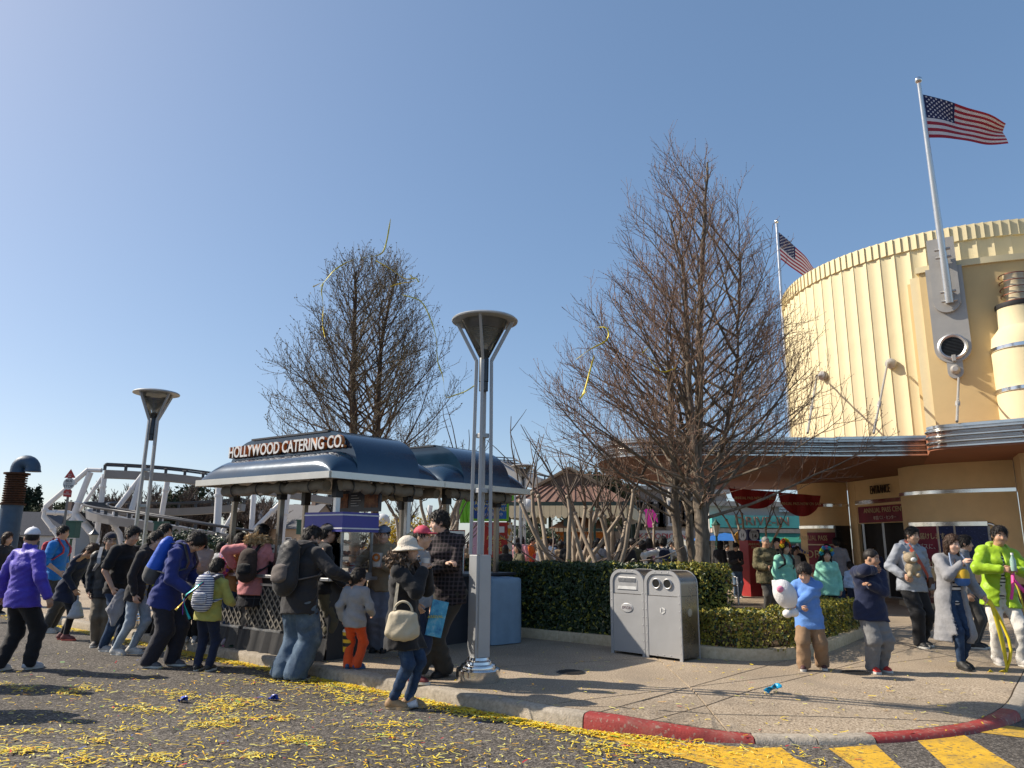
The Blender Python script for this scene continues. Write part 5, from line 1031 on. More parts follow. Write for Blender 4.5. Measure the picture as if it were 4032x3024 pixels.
# ------------------------------------------------------------------ the yellow building with the drum
ZS = 3.5
def sg(x, y): return gnd(x, y, ZS)[:2]
YEL = mat('cream_stucco', (.68, .585, .36), .75, 0, .06, 1.5, .15, 160, dirt=.22, dirtcol=(.50, .41, .24)); YEL2 = mat('ochre_stucco', (.58, .43, .21), .78, 0, .07, 1.5, .15, 160)
TANW = mat('orange_tan_stucco', (.76, .55, .29), .8, 0, .08, 1.8, .2, 150, dirt=.2, dirtcol=(.5, .34, .17)); MAR = mat('maroon_base', (.14, .05, .04), .6); GREYP = mat('grey_plate', (.36, .345, .32), .45, .25, .07, 3)
SOFF = stripes('soffit_panels', (.30, .13, .07), (.20, .085, .045), 7, 0, .5, (.12, .05, .03), 5, 1, .6, bump=.3)
bd = thing('round_theatre', 'cream art deco building with a fluted drum and chrome canopy', 'building', (14.1, 22.4, 0)); BO = np.array([14.1, 22.4, 0]); DC = np.array([14.1, 22.4]); DR = 5.0; ZT = 9.75
# drum: pleated cladding panels, one object each
da = R(4.4); panels = {}
def panel_mesh(nm, da_, z0, z1, d0, d1, k=5, curl=0.):
    m = MB(); vs = []
    for i in range(k):
        u = i / (k - 1); a = da_ * u; r = DR + d0 + (d1 - d0) * u + curl * math.sin(u * math.pi); vs += [(r * math.cos(a), r * math.sin(a), z0), (r * math.cos(a), r * math.sin(a), z1)]
    for u in (1, 0): a = da_ * u; r = DR - .12; vs += [(r * math.cos(a), r * math.sin(a), z0), (r * math.cos(a), r * math.sin(a), z1)]
    n = len(vs) // 2; fs = [(2 * i, 2 * ((i + 1) % n), 2 * ((i + 1) % n) + 1, 2 * i + 1) for i in range(n)] + [tuple(2 * i + 1 for i in range(n)), tuple(2 * i for i in range(n))[::-1]]
    return m.add(vs, fs).mesh(nm, YEL, 25)
pm = panel_mesh('cladding_panel', da * .985, 3.9, ZT - .42, .03, .045, 7, -.045); pt = panel_mesh('crown_pleat', da * .49, ZT - .418, ZT, .045, .085, 4, -.008)
for i in range(40):
    a = R(140) + i * da - R(8); o = link('cladding_panel', pm, bd); o.rotation_euler = (0, 0, a)
    for j in (0, 1): o2 = link('crown_pleat', pt, bd); o2.rotation_euler = (0, 0, a + j * da * .5)
MB().lathe([(DR - .05, 3.6), (DR - .05, ZT - .06), (DR - .3, ZT - .05)], n=64).build('drum_core', YEL, bd, 40)
# pilaster block in front of the drum
def arc_wall(r0, r1, a0, a1, z0, z1, n=24, rnd=.0):
    A = np.linspace(a0, a1, n); ol = [DC + r1 * np.array([math.cos(t), math.sin(t)]) for t in A] + [DC + r0 * np.array([math.cos(t), math.sin(t)]) for t in A[::-1]]; m = MB(BO); return m.prism([tuple(p) for p in ol], (z0, z1))
PR = DR + .75; Y0 = 17.0
def ang_at(x, y, r):    # angle on the circle r about the drum centre where the pixel column x meets it
    d = ray(x, y)[:2]; d = unit(d); b = -2 * (d @ DC); c_ = DC @ DC - r * r; disc = b * b - 4 * c_; t = (-b - math.sqrt(max(0, disc))) / 2; p = d * t - DC; return math.atan2(p[1], p[0]), d * t
aP, pP = ang_at(3612, 1300, PR); aE, pE = ang_at(4500, 1300, PR); zP = at(3640, 1085, pP[1])[2]
arc_wall(DR - .1, PR, aP + .03, aE, 3.9, zP).build('pilaster', YEL2, bd, 40); arc_wall(DR - .1, PR - .12, aP - .012, aP + .05, 3.9, zP - .05, 6).build('pilaster_edge', YEL, bd, 40); arc_wall(DR - .1, PR - .4, aP - .035, aP + .0, 3.9, zP - .10, 6).build('pilaster_step', YEL2, bd, 40)
arc_wall(DR - .12, PR + .06, aP + .02, aE, zP, zP + .16).build('pilaster_coping', YEL, bd, 40)
def on_arc(x, y, r): a, p = ang_at(x, y, r); return a, np.array([p[0], p[1], at(x, y, p[1])[2]])
# vent plate with flag clamps
aV, c1 = on_arc(3752, 1370, PR); c1 = c1; nV = np.array([math.cos(aV), math.sin(aV), 0]); tV = np.array([math.sin(-aV) * -1, math.cos(aV) * -1, 0]); tV = np.array([-math.sin(aV), math.cos(aV), 0]); PM = np.stack([tV, [0, 0, 1.], nV], 1)
vp = thing('flag_bracket', 'grey art deco wall plate with a round vent holding the near flagpole', 'wall bracket', c1)
hT = on_arc(3752, 985, PR)[1][2] - c1[2]
def capsule(w, h0, h1, n=14, sq=False): return [(w * math.cos(t), h0 + w * math.sin(t)) for t in np.linspace(math.pi, 2 * math.pi, n)] + ([(w, h1), (-w, h1)] if sq else [])
MB().prism(capsule(.40, 0, hT - .45, sq=True), (-.25, .10), PM).build('back_plate', GREYP, vp, 30, .0)
MB().prism(capsule(.30, 1.18, hT + .30, sq=True), (-.2, .20), PM).build('mast_plate', GREYP, vp, 30); MB().prism(capsule(.17, -.62, .0, sq=True), (-.2, .085), PM).build('lower_plate', GREYP, vp, 30)
PMz = PM
MB().lathe([(.25, .10), (.33, .10), (.33, .14), (.29, .17), (.25, .14), (.25, .10)], (0, 0, 0), 36, PM, caps=False).build('vent_ring', STEEL, vp, 30); MB().lathe([(.25, .10), (.25, .112)], (0, 0, 0), 36, PM).build('vent_disc', mat('vent_shade', (.01, .01, .01), .9), vp)  # disc on the solid plate, coloured near-black as the vent's inner shade
for i in range(-6, 7): w = math.sqrt(.245 ** 2 - (i * .036) ** 2); MB().box((0, 0, 0), (2 * w, .008, .02), M=PM).add([], []).build('vent_slat', DARKMET, vp, loc=PM @ np.array([0, i * .036, .122]))
MB().box(PM @ np.array([0, -.30, .16]), (.09, .16, .12), M=PM).build('hinge_block', GREYP, vp, bevel=.01); MB().lathe([(.11, .0), (.11, .10), (.06, .16)], PM @ np.array([0, -.58, .085]), 20, PM).build('anchor_boss', GREYP, vp, 40)
def strut(label, x0, y0, r0, x1, y1, boss=True):
    a, p = on_arc(x0, y0, r0); n_ = np.array([math.cos(a), math.sin(a), 0]); q = gnd(x1, y1, 4.02); t = thing('canopy_tie_rod', label, 'tie rod', p, 0, 'tie rods holding the canopy'); M_ = np.stack([np.array([-math.sin(a), math.cos(a), 0]), [0, 0, 1.], n_], 1)
    if boss: MB().lathe([(.14, -.05), (.14, .05), (.12, .07), (.07, .11), (.03, .16)], (0, 0, 0), 24, M_).build('wall_boss', GREYP, t, 40)
    s_ = n_ * (.2 if boss else .02); e = q - p; MB().tube([s_, e], .028, 10).build('rod', GREYP, t, 60); md = s_ + (e - s_) * .62; dd = unit(e - s_); MB().tube([md - dd * .14, md - dd * .1, md + dd * .1, md + dd * .14], [.03, .05, .05, .03], 12).build('turnbuckle', GREYP, t, 60)
strut('tie rod with round boss on the fluted drum', 3508, 1432, DR + .1, 3440, 1706); strut('tie rod below the vent plate of the near flagpole', 3775, 1490, PR + .12, 3768, 1660, False); strut('tie rod on the drum seen through the tree twigs', 3240, 1480, DR + .1, 3180, 1705)
# flagpoles and flags
def usflag(name, label, hoist_top, hoist_bot, fly, W, seed, roll=.25, droop=.1):
    """flag cloth from the hoist towards fly (unit vector), with ripples; stripes and canton as real material slots"""
    t = thing(name, label, 'flag', hoist_bot); hb, ht = np.asarray(hoist_bot, float), np.asarray(hoist_top, float); h = np.linalg.norm(ht - hb); up = (ht - hb) / h; fly = unit(fly); nrm = np.cross(fly, up); NX, NY = 60, 26; rw = [mat('flag_red', (.34, .02, .045), .8, 0, .12), mat('flag_white', (.66, .64, .68), .8, 0, .08), mat('flag_blue', (.012, .018, .085), .8, 0, .12)]
    def P_(i, j):
        x, y = i / NX, j / NY; z = y * (1 - .50 * x ** 1.2) ; amp = .06 + .20 * x
        off = amp * math.sin(6.5 * x + 2.2 * y + seed) * .55 + .08 * x * math.sin(13 * x - 3 * y + seed); fold = roll * x * max(0, y - .55) * 1.6
        return up * (z * h - droop * h * x * x * 1.2 + .05 * h * math.sin(5 * x + seed) * x - fold * h * .35) + fly * (x * W * (1 - .06 * y)) + nrm * (off * h * .5 + fold * h * .9)
    m = MB(); vs = [P_(i, j) for i in range(NX + 1) for j in range(NY + 1)]; m.v = [tuple(v) for v in vs]
    for i in range(NX):
        for j in range(NY): m.f.append((i * (NY + 1) + j, (i + 1) * (NY + 1) + j, (i + 1) * (NY + 1) + j + 1, i * (NY + 1) + j + 1)); st = j // 2; m.m.append(2 if (i < NX * .4 and j >= 12) else (0 if st % 2 == 0 else 1))
    m.build('flag_cloth', rw, t, 180); st_ = MB()
    for r_ in range(9):
        for c_ in range(6 - r_ % 2):
            x = .4 * NX * (c_ + .6 + .5 * (r_ % 2)) / 6.2; y = 12 + 14 * (r_ + .7) / 9.4; i, j = int(x), min(NY - 1, int(y)); p = P_(x, y); e1 = unit(P_(x + 1, y) - P_(x - 1, y)); e2 = unit(P_(x, y + 1) - P_(x, y - 1)); n_ = np.cross(e1, e2); s_ = .030 * h
            for sd_ in (-1, 1): pts = [p + n_ * .004 * sd_ + (e1 * math.cos(a) + e2 * math.sin(a)) * s_ * (1 if k % 2 == 0 else .42) for k, a in enumerate(np.linspace(math.pi / 2, math.pi / 2 + 2 * math.pi, 11)[:-1])]; st_.add(pts, [tuple(range(10))])
    o = st_.build('flag_stars', rw[1], t); o['kind'] = 'stuff'
    return t
def pole(label, foot, topp, r0, r1):
    t = thing('flagpole', label, 'flagpole', foot); f, q = np.zeros(3), np.asarray(topp) - foot; MB().tube([f, q * .5, q], [r0, (r0 + r1) / 2, r1], 14).build('mast', mat('mast_alu', (.60, .60, .60), .3, .85, .06), t, 60); MB().ball(q + unit(q) * .08, .09, 14, 10).build('finial', CHROME, t, 60); return t
f0 = on_arc(3742, 1205, PR)[1] + nV * .30; f1 = at(3618, 328, f0[1] - .9); fp = pole('tall leaning flagpole clamped to the grey vent plate', f0, f1, .10, .045); fd = unit(f1 - f0)
for k in (.05, .28, 1.15, 1.35):
    q = f0 + fd * k; MB(f0).tube([q - tV * .17 + fd * 0, q + tV * .17], .035, 8).build('clamp', GREYP, fp, 60); MB(f0).beam(q - nV * .28, q, .16, .07).build('clamp_foot', GREYP, fp)
Lp = np.linalg.norm(f1 - f0); usflag('flag', 'United States flag on the tall leaning flagpole', f0 + fd * Lp * .948 + RT * .06, f0 + fd * Lp * .748 + RT * .06, np.array([.97, -.10, -.10]), 1.80, .8, .5, .05)
g1 = at(3058, 880, 26.5); g0 = at(3075, 1220, 26.5) * [1, 1, 0] + [0, 0, 3.9]; g0[0] = at(3078, 1250, 26.5)[0]; pole('flagpole behind the drum seen past the tree', g0, g1, .07, .05); gd = unit(g1 - g0); Lg = np.linalg.norm(g1 - g0)
usflag('flag', 'United States flag drooping behind the top of the drum', g0 + gd * (Lg - .35) + RT * .06, g0 + gd * (Lg - 1.5) + RT * .06, np.array([.80, .2, -.42]), 1.9, 2.6, .2, .10)
# stepped corner turret with a lamp cage
aT, pT = on_arc(4020, 1300, PR + .15); tw = thing('corner_turret', 'stepped cream turret with chrome bands and a lantern cage at the right edge', 'turret', (pT[0], pT[1], 3.9)); zz = lambda y: at(3990, y, pT[1] - .5)[2] - 3.9
MB().lathe([(.66, 0), (.66, zz(1350)), (.62, zz(1300)), (.48, zz(1270)), (.45, zz(1262)), (.45, zz(1190))], n=40).build('turret_body', YEL, tw, 35)
for y in (1352, 1520): MB().lathe([(.67, zz(y) - .05), (.69, zz(y) - .04), (.69, zz(y) + .04), (.67, zz(y) + .05)], n=40).build('chrome_band', CHROME, tw, 35)
MB().lathe([(.46, zz(1190)), (.47, zz(1185)), (.47, zz(1172)), (.36, zz(1172))], n=32).build('collar', BLACK, tw, 35)
for k in range(5): MB().lathe([(.30, zz(1165) + .17 * k), (.318, zz(1165) + .17 * k), (.318, zz(1165) + .17 * k + .02), (.30, zz(1165) + .17 * k + .02)], n=28, caps=False).build('cage_ring', mat('copper_red', (.22, .07, .035), .45, .5), tw, 35)
MB().lathe([(.22, zz(1172)), (.22, zz(1165) + .74)], n=24).build('lantern_glass', mat('amber_glass', (.55, .46, .30), .25), tw, 40)
# canopy -------------------------------------------------------------
front = [(4.6, 25.6), (3.1, 22.6), (2.35, 19.8), (2.25, 18.2), (2.7, 17.35), (3.6, 17.15), (5.6, 17.05), tuple(sg(3300, 1797)), tuple(sg(3480, 1796)), tuple(sg(3655, 1793))]
fz = [np.array(p) for p in front]; e3 = sg(3668, 1768); e4 = sg(4032, 1744); bl_ = [fz[-1] + (e3 - fz[-1]) * .35]
dv = unit(e4 - e3); ctr = e3 + dv * .30 + np.array([-dv[1], dv[0]]) * .42; bulge = [ctr + .42 * np.array([math.cos(t), math.sin(t)]) for t in np.linspace(math.atan2(dv[1], dv[0]) - math.pi * 1.0, math.atan2(dv[1], dv[0]) - math.pi / 2, 8)] + [e4, e4 + dv * 6]
def sm(P_, k=3):
    P_ = dense_open(P_, .3)
    for _ in range(k): P_[1:-1] = (P_[:-2] + 2 * P_[1:-1] + P_[2:]) / 4
    return P_
def dense_open(P_, st):
    out = []
    for a, b in zip(P_[:-1], P_[1:]):
        a, b = np.array(a), np.array(b); k = max(1, int(np.linalg.norm(b - a) / st)); out += [a + (b - a) * j / k for j in range(k)]
    return np.array(out + [np.array(P_[-1])])
def sweep(P_, prof, nm, m_, par, O=BO, sm_=35):
    P_ = np.array(P_); t = np.gradient(P_, axis=0); t /= np.linalg.norm(t, axis=1)[:, None]; n_ = np.stack([t[:, 1], -t[:, 0]], 1); m = MB(O); vs = []
    for p, q in zip(P_, n_):
        for o_, z in prof: vs.append((p[0] + q[0] * o_, p[1] + q[1] * o_, z))
    k = len(prof); m.add(vs, [(i * k + j, (i + 1) * k + j, (i + 1) * k + j + 1, i * k + j + 1) for i in range(len(P_) - 1) for j in range(k - 1)]); return m.build(nm, m_, par, sm_)
def ribs(z0, h, n, d=.05):
    pr = [(-.02, z0), (.03, z0), (.03, z0 + .03)]; st = (h - .12) / n
    for i in range(n):
        z = z0 + .03 + i * st; pr += [(.0, z + .005), (.0, z + st * .45)] + [(d * math.sin(a), z + st * (.45 + .5 * (1 - math.cos(a)) / 2)) for a in np.linspace(0, math.pi, 6)]
    return pr + [(0, z0 + h - .09), (.02, z0 + h - .08), (.02, z0 + h - .02), (-.06, z0 + h), (-.5, z0 + h + .01)]
CAN = mat('canopy_chrome', (.62, .60, .57), .2, .95, .12, 3)
sA = sm(front[:8], 5); sB = sm([front[7], front[8], front[9], tuple(fz[-1] + np.array([.5, -.1]))], 1); cp = sweep(sA, ribs(ZS, .46, 3), 'canopy_fascia', CAN, bd); sweep(sB, ribs(ZS, .48, 3), 'canopy_fascia', CAN, bd); bS = np.array([p for p in bulge]); sweep(bS, ribs(ZS + .02, .50, 3, .055), 'canopy_fascia', CAN, bd)
m = MB(BO); ol = [tuple(p) for p in sA] + [tuple(p) for p in sB[1:-1]] + [(10.3, 17.6), (20, 17.6), (20, 27), (7, 27.5)]; m.prism(ol, (ZS - .012, ZS + .35)); m.build('canopy_soffit', SOFF, bd)
m = MB(BO); m.prism([tuple(p) for p in bS] + [tuple(e4 + dv * 6 + np.array([.5, 6])), (10.4, 18.4)], (ZS - .02, ZS + .40)); m.build('bulge_soffit', mat('soffit_red_brown', (.32, .12, .06), .7, 0, .15, 3), bd)
# lower walls, one wall piece each, following the plan traced at soffit height
def wall(nm, P_, m_, z0=0., z1=ZS - .02, d=.2, par=None):
    P_ = np.array(P_); t = np.gradient(P_, axis=0); t /= np.linalg.norm(t, axis=1)[:, None]; n_ = np.stack([t[:, 1], -t[:, 0]], 1); ol = [tuple(p) for p in P_] + [tuple(p - q * d) for p, q in zip(P_[::-1], n_[::-1])]; return MB(BO).prism(ol, (z0, z1)).build(nm, m_, par or bd, 35)
cl, crr = sg(3137, 1905), sg(3332, 1898); cc = (cl + crr) / 2; cw = np.linalg.norm(crr - cl) / 2; vdir = unit(cc); ccn = cc + vdir * .55
colP = [ccn + np.array([math.cos(t), math.sin(t)]) * cw * 1.12 for t in np.linspace(math.atan2(*(cl - ccn)[::-1]), math.atan2(*(crr - ccn)[::-1]) + 0, 14)]
colP = [cl + (crr - cl) * u - vdir * .35 * math.sin(u * math.pi) for u in np.linspace(0, 1, 14)]
wall('column_wall', colP, TANW); wall('column_side', [cl + vdir * 2.5, cl + vdir * .01], TANW)
reP = [crr + vdir * .01, crr + vdir * .35 + np.array([.25, -.05])]; enA, enB = sg(3362, 1893), sg(3545, 1868); wall('reveal', [tuple(crr + np.array([.012, -.02])), tuple(enA - vdir * .02)], TANW, d=.1)
wall('entrance_wall', [enA, enB, enB + unit(enB - enA) * 2], TANW, 2.15, d=.3)
bP = [sg(3534, 1842), sg(3545, 1834), sg(3600, 1829), sg(3728, 1820), sg(3860, 1813), sg(3985, 1807)]; bPs = sm(bP, 2); wall('bulge_wall', bPs, TANW, d=.3); wall('pier', [sg(3988, 1800), sg(4010, 1782), sg(4060, 1775), sg(4300, 1765)], TANW, d=.3); wall('bulge_end', [bP[0] + unit(bP[0]) * 2.2, bP[0] + unit(bP[0]) * .02], TANW, d=.1)
def belt(P_, y0, xref, h, m_, nm, off=.03):
    z = at(xref, y0, np.interp(xref, [3137, 3985], [cl[1], bP[-1][1]]) if False else min(P_, key=lambda p: abs(p[0] / p[1] - (xref - 2016) / FPX))[1])[2]; return sweep(np.array(P_), [(0, z - h / 2), (off, z - h / 2), (off, z + h / 2), (0, z + h / 2)], nm, m_, bd), z
belt(bPs, 1935, 3728, .085, CHROME, 'chrome_belt'); belt(colP, 1990, 3230, .09, CHROME, 'chrome_belt'); belt(colP, 2075, 3230, .09, CHROME, 'chrome_belt'); belt([enA, enB, enB + unit(enB - enA)], 1982, 3450, .12, CHROME, 'chrome_belt')
sweep(bPs, [(.04, 0), (.04, .62), (.0, .64)], 'maroon_plinth', MAR, bd); sweep(np.array([bPs[0] + (0, 0)] + list(bPs[1:])), [(.30, .0), (.30, .12), (.0, .125)], 'step', KT, bd)
# entrance: flat near-black sheet painted as the unlit hall, open doors and banner
m = MB(BO); q0, q1 = enA + unit(enB - enA) * .12 + vdir * .4, enB + vdir * .4; m.quad((*q0, .02), (*q1, .02), (*q1, 2.15), (*q0, 2.15)); m.build('doorway', mat('doorway_shade', (.012, .011, .011), .8), bd)
for u in (.12, .55, .98): p = enA + (enB - enA) * u; MB(BO).beam((*p, 0), (*p, 2.15), .06, .06, up=(vdir[0], vdir[1], 0)).build('door_frame', STEEL, bd)
dl = crr - vdir * .12; MB(BO).beam((*(crr + (cl - crr) * .02 - vdir * .10), 1.05), (*(crr + (cl - crr) * .30 - vdir * .45), 1.05), .05, 2.1).build('open_door', mat('door_black', (.012, .012, .014), .3), bd, bevel=.01)
def wmat(P0, P1): x = unit(np.array([*(P1 - P0), 0])); n_ = np.cross(x, [0, 0, 1.]); return np.stack([x, [0, 0, 1.], n_], 1)
PURP = ramp_mat('poster_maroon', [(.3, (.12, .012, .03)), (.6, (.22, .02, .045)), (.8, (.32, .05, .08))], 2.5, .5, 8, 0); GOLD = mat('poster_gold', (.55, .45, .25), .5); WH = mat('poster_white', (.55, .5, .48), .6)
bn = thing('entrance_banner', 'maroon ANNUAL PASS CENTER banner over the entrance doors', 'banner', (*(enA + (enB - enA) * .5), 2.5)); bo = np.array([*(enA + (enB - enA) * .5), 2.5]); EM = wmat(enA, enB); eL = np.linalg.norm(enB - enA)
zb0, zb1 = 2.17, 2.66; MB(bo).box((*(enA + (enB - enA) * .55 - vdir * .045), (zb0 + zb1) / 2), (eL * 1.02, zb1 - zb0, .02), M=EM).build('cloth', PURP, bn)
text('lettering', 'ANNUAL PASS CENTER', .21, GOLD, bn, EM @ np.array([.42, .02, .09]), EM, .004, .95); text('lettering', '年間パス・センター', .13, WH, bn, EM @ np.array([.35, -.21, .09]), EM, .004, .9)
el_ = thing('entrance_lettering', 'dark metal ENTRANCE lettering over the doors', 'lettering', (*(enA + (enB - enA) * .60), at(3480, 1928, enA[1] * .4 + enB[1] * .6)[2])); text('letters', 'ENTRANCE', .36, mat('bronze_letter', (.06, .04, .025), .4, .6), el_, EM[:, 2] * .07, EM, .015, .50, space=1.0)
# poster window in the column
CMx = wmat(colP[3], colP[10]); pw = thing('poster_window', 'column window with maroon ANNUAL PASS posters', 'poster', (*colP[6], 0)); po = np.array([*colP[6], 0])
zt = at(3250, 2090, colP[6][1])[2]; P_ = np.array(colP[2:12]); n_ = CMx[:, 2]
def strip(nm, z0, z1, m_, off): return sweep(P_, [(.0, z0), (off, z0), (off, z1), (0, z1)], nm, m_, pw, po)
strip('frame', .55, zt + .02, mat('cream_frame', (.55, .45, .28), .5), .02); strip('poster', zt - .42, zt - .05, PURP, .03); strip('poster', .62, zt - .46, PURP, .03)
text('lettering', 'ANNUAL PASS', .22, GOLD, pw, n_ * .12 - CMx[:, 0] * .30 + np.array([0, 0, zt - .24]), CMx, .004, .62); text('lettering', 'WORLD', .34, GOLD, pw, n_ * .12 - CMx[:, 0] * .30 + np.array([0, 0, zt - .75]), CMx, .004, 1.0); text('lettering', '年間パス', .17, WH, pw, n_ * .12 - CMx[:, 0] * .30 + np.array([0, 0, zt - 1.15]), CMx, .004)
# rounded shop window in the bulging wall
zw1 = at(3650, 2070, 18.0)[2]; zw0 = 1.0; ia = [i for i, p in enumerate(bPs) if .02 < (i / (len(bPs) - 1)) < .80]; Wp = bPs[ia[0]:ia[-1] + 1]; sw = thing('shop_window', 'rounded shop window with posters in a chrome frame', 'window', (*Wp[len(Wp) // 2], 0)); swo = np.array([*Wp[len(Wp) // 2], 0]); sL = len(Wp)
def wstrip(nm, a, b, z0, z1, m_, off): return sweep(Wp[a:b], [(0, z0), (off, z0), (off, z1), (0, z1)], nm, m_, sw, swo)
wstrip('frame', 0, sL, zw1, zw1 + .10, CHROME, .06); wstrip('frame', 0, sL, zw0 - .06, zw0, CHROME, .05); k1 = int(sL * .45); wstrip('poster', 0, max(k1, 3), zw0, zw1 - .0, PURP, .012)
wstrip('starry_poster', max(k1, 3) - 1, sL, zw0, zw1, ramp_mat('poster_night', [(.45, (.008, .015, .07)), (.66, (.015, .03, .14)), (.74, (.35, .4, .6))], 30, .3, 3, 0), .014)
for u in (.45, .66, .86): p = Wp[min(sL - 1, int(u * sL))]; MB(swo).beam((*p, zw0), (*p, zw1), .05, .05).build('mullion', STEEL, sw)
p = Wp[-1]; MB(swo).tube([(p[0], p[1], zw1 + .05)] + [(p[0] + .22 * math.sin(a), p[1] - .1 * math.sin(a), zw1 - .25 + .3 * math.cos(a)) for a in np.linspace(.1, 1.5, 6)] + [(p[0] + .22, p[1] - .1, zw0)], .05, 8).build('frame', CHROME, sw, 60)
BM_ = wmat(Wp[0], Wp[max(k1, 3) - 1]); pc = (Wp[0] + Wp[max(k1, 3) - 1]) / 2; zc = np.array([*(pc - swo[:2]), 0]); text('lettering', 'お届けします', .17, GOLD, sw, zc + BM_[:, 2] * .09 + BM_[:, 0] * .2 + np.array([0, 0, zw1 - .25]), BM_, .003, .8); text('lettering', '年間パスに、', .15, WH, sw, zc + BM_[:, 2] * .09 + np.array([0, 0, zw1 - .50]), BM_, .003, .9); text('lettering', 'WOOOO', .38, GOLD, sw, zc + BM_[:, 2] * .09 + BM_[:, 0] * .25 + np.array([0, 0, zw1 - .90]), BM_, .003, .8)
# red swag banners under the far canopy edge
for k, (x0, x1, y0, y1) in enumerate(((2870, 3062, 1922, 1996), (3062, 3230, 1938, 2026))):
    Y = 24.2 - k * .5; a, b = at(x0, y0, Y), at(x1, y0 + 14, Y); dpt = at(x0, y0, Y)[2] - at(x0, y1, Y)[2]; W_ = np.linalg.norm(b - a); bt_ = thing('swag_banner', ('left' if k == 0 else 'right') + ' red half-round banner with gold print hanging from the canopy', 'banner', a, 0, 'red banners under the canopy')
    m = MB(); N = 16; vs = [((b - a) * i / N + np.array([0, .03 * math.sin(i * 1.1), -dpt * math.sqrt(max(0, 1 - (2 * i / N - 1) ** 2)) * j]) ) for j in (0, .5, 1) for i in range(N + 1)]; m.add(vs, [(j * (N + 1) + i, j * (N + 1) + i + 1, (j + 1) * (N + 1) + i + 1, (j + 1) * (N + 1) + i) for j in (0, 1) for i in range(N)]); m.build('cloth', mat('swag_red', (.30, .018, .018), .7, 0, .15), bt_)
    text('lettering', 'ANNUAL PASS NOW ON SALE', .13, GOLD, bt_, (b - a) * .5 + np.array([0, -.08, -dpt * .45]), None, .003, .75)
# ------------------------------------------------------------------ bare trees
BARK = ramp_mat('grey_bark', [(.25, (.06, .045, .033)), (.5, (.155, .125, .095)), (.75, (.29, .245, .19))], 13, .95, 8, 1., 26, stretch=(1, 1, .22))
TWIG = ramp_mat('brown_twig', [(.3, (.14, .085, .058)), (.7, (.29, .19, .135))], 3, .9, 3, 0)
TWIGD = ramp_mat('dark_twig', [(.3, (.10, .078, .058)), (.7, (.22, .18, .135))], 3, .9, 3, 0)
BUD = ramp_mat('bud_green', [(.3, (.06, .055, .02)), (.7, (.16, .13, .05))], 5, .8, 3, 0); BUDR = ramp_mat('bud_red', [(.3, (.09, .03, .02)), (.7, (.20, .08, .04))], 5, .8, 3, 0)
def segs_mesh(name, A, B, ra, rb, m, n=3):
    A, B = np.asarray(A), np.asarray(B); ra, rb = np.asarray(ra), np.asarray(rb); d = B - A; d /= np.maximum(1e-6, np.linalg.norm(d, axis=1))[:, None]
    h = np.where(np.abs(d[:, 2:3]) < .9, [[0, 0, 1.]], [[1., 0, 0]]); x = np.cross(h, d); x /= np.linalg.norm(x, axis=1)[:, None]; y = np.cross(d, x); vs = []
    for P_, r in ((A, ra), (B, rb)):
        for j in range(n): t = 2 * math.pi * j / n; vs.append(P_ + (x * math.cos(t) + y * math.sin(t)) * r[:, None])
    vs = np.stack(vs, 1).reshape(-1, 3); i = np.arange(len(A))[:, None] * 2 * n; fs = np.concatenate([np.concatenate([i + j, i + (j + 1) % n, i + n + (j + 1) % n, i + n + j], 1) for j in range(n)]); return mesh_np(name, vs, fs, m, True)
def crooked(r, a, d, L, n, wob, up=0.):
    """a crooked polyline from a in direction d; up > 0 bends it upwards"""
    P_ = [np.asarray(a, float)]; d = unit(d)
    for i in range(n): d = unit(d + r.normal(0, wob, 3) + np.array([0, 0, up / n])); P_.append(P_[-1] + d * L / n)
    return P_
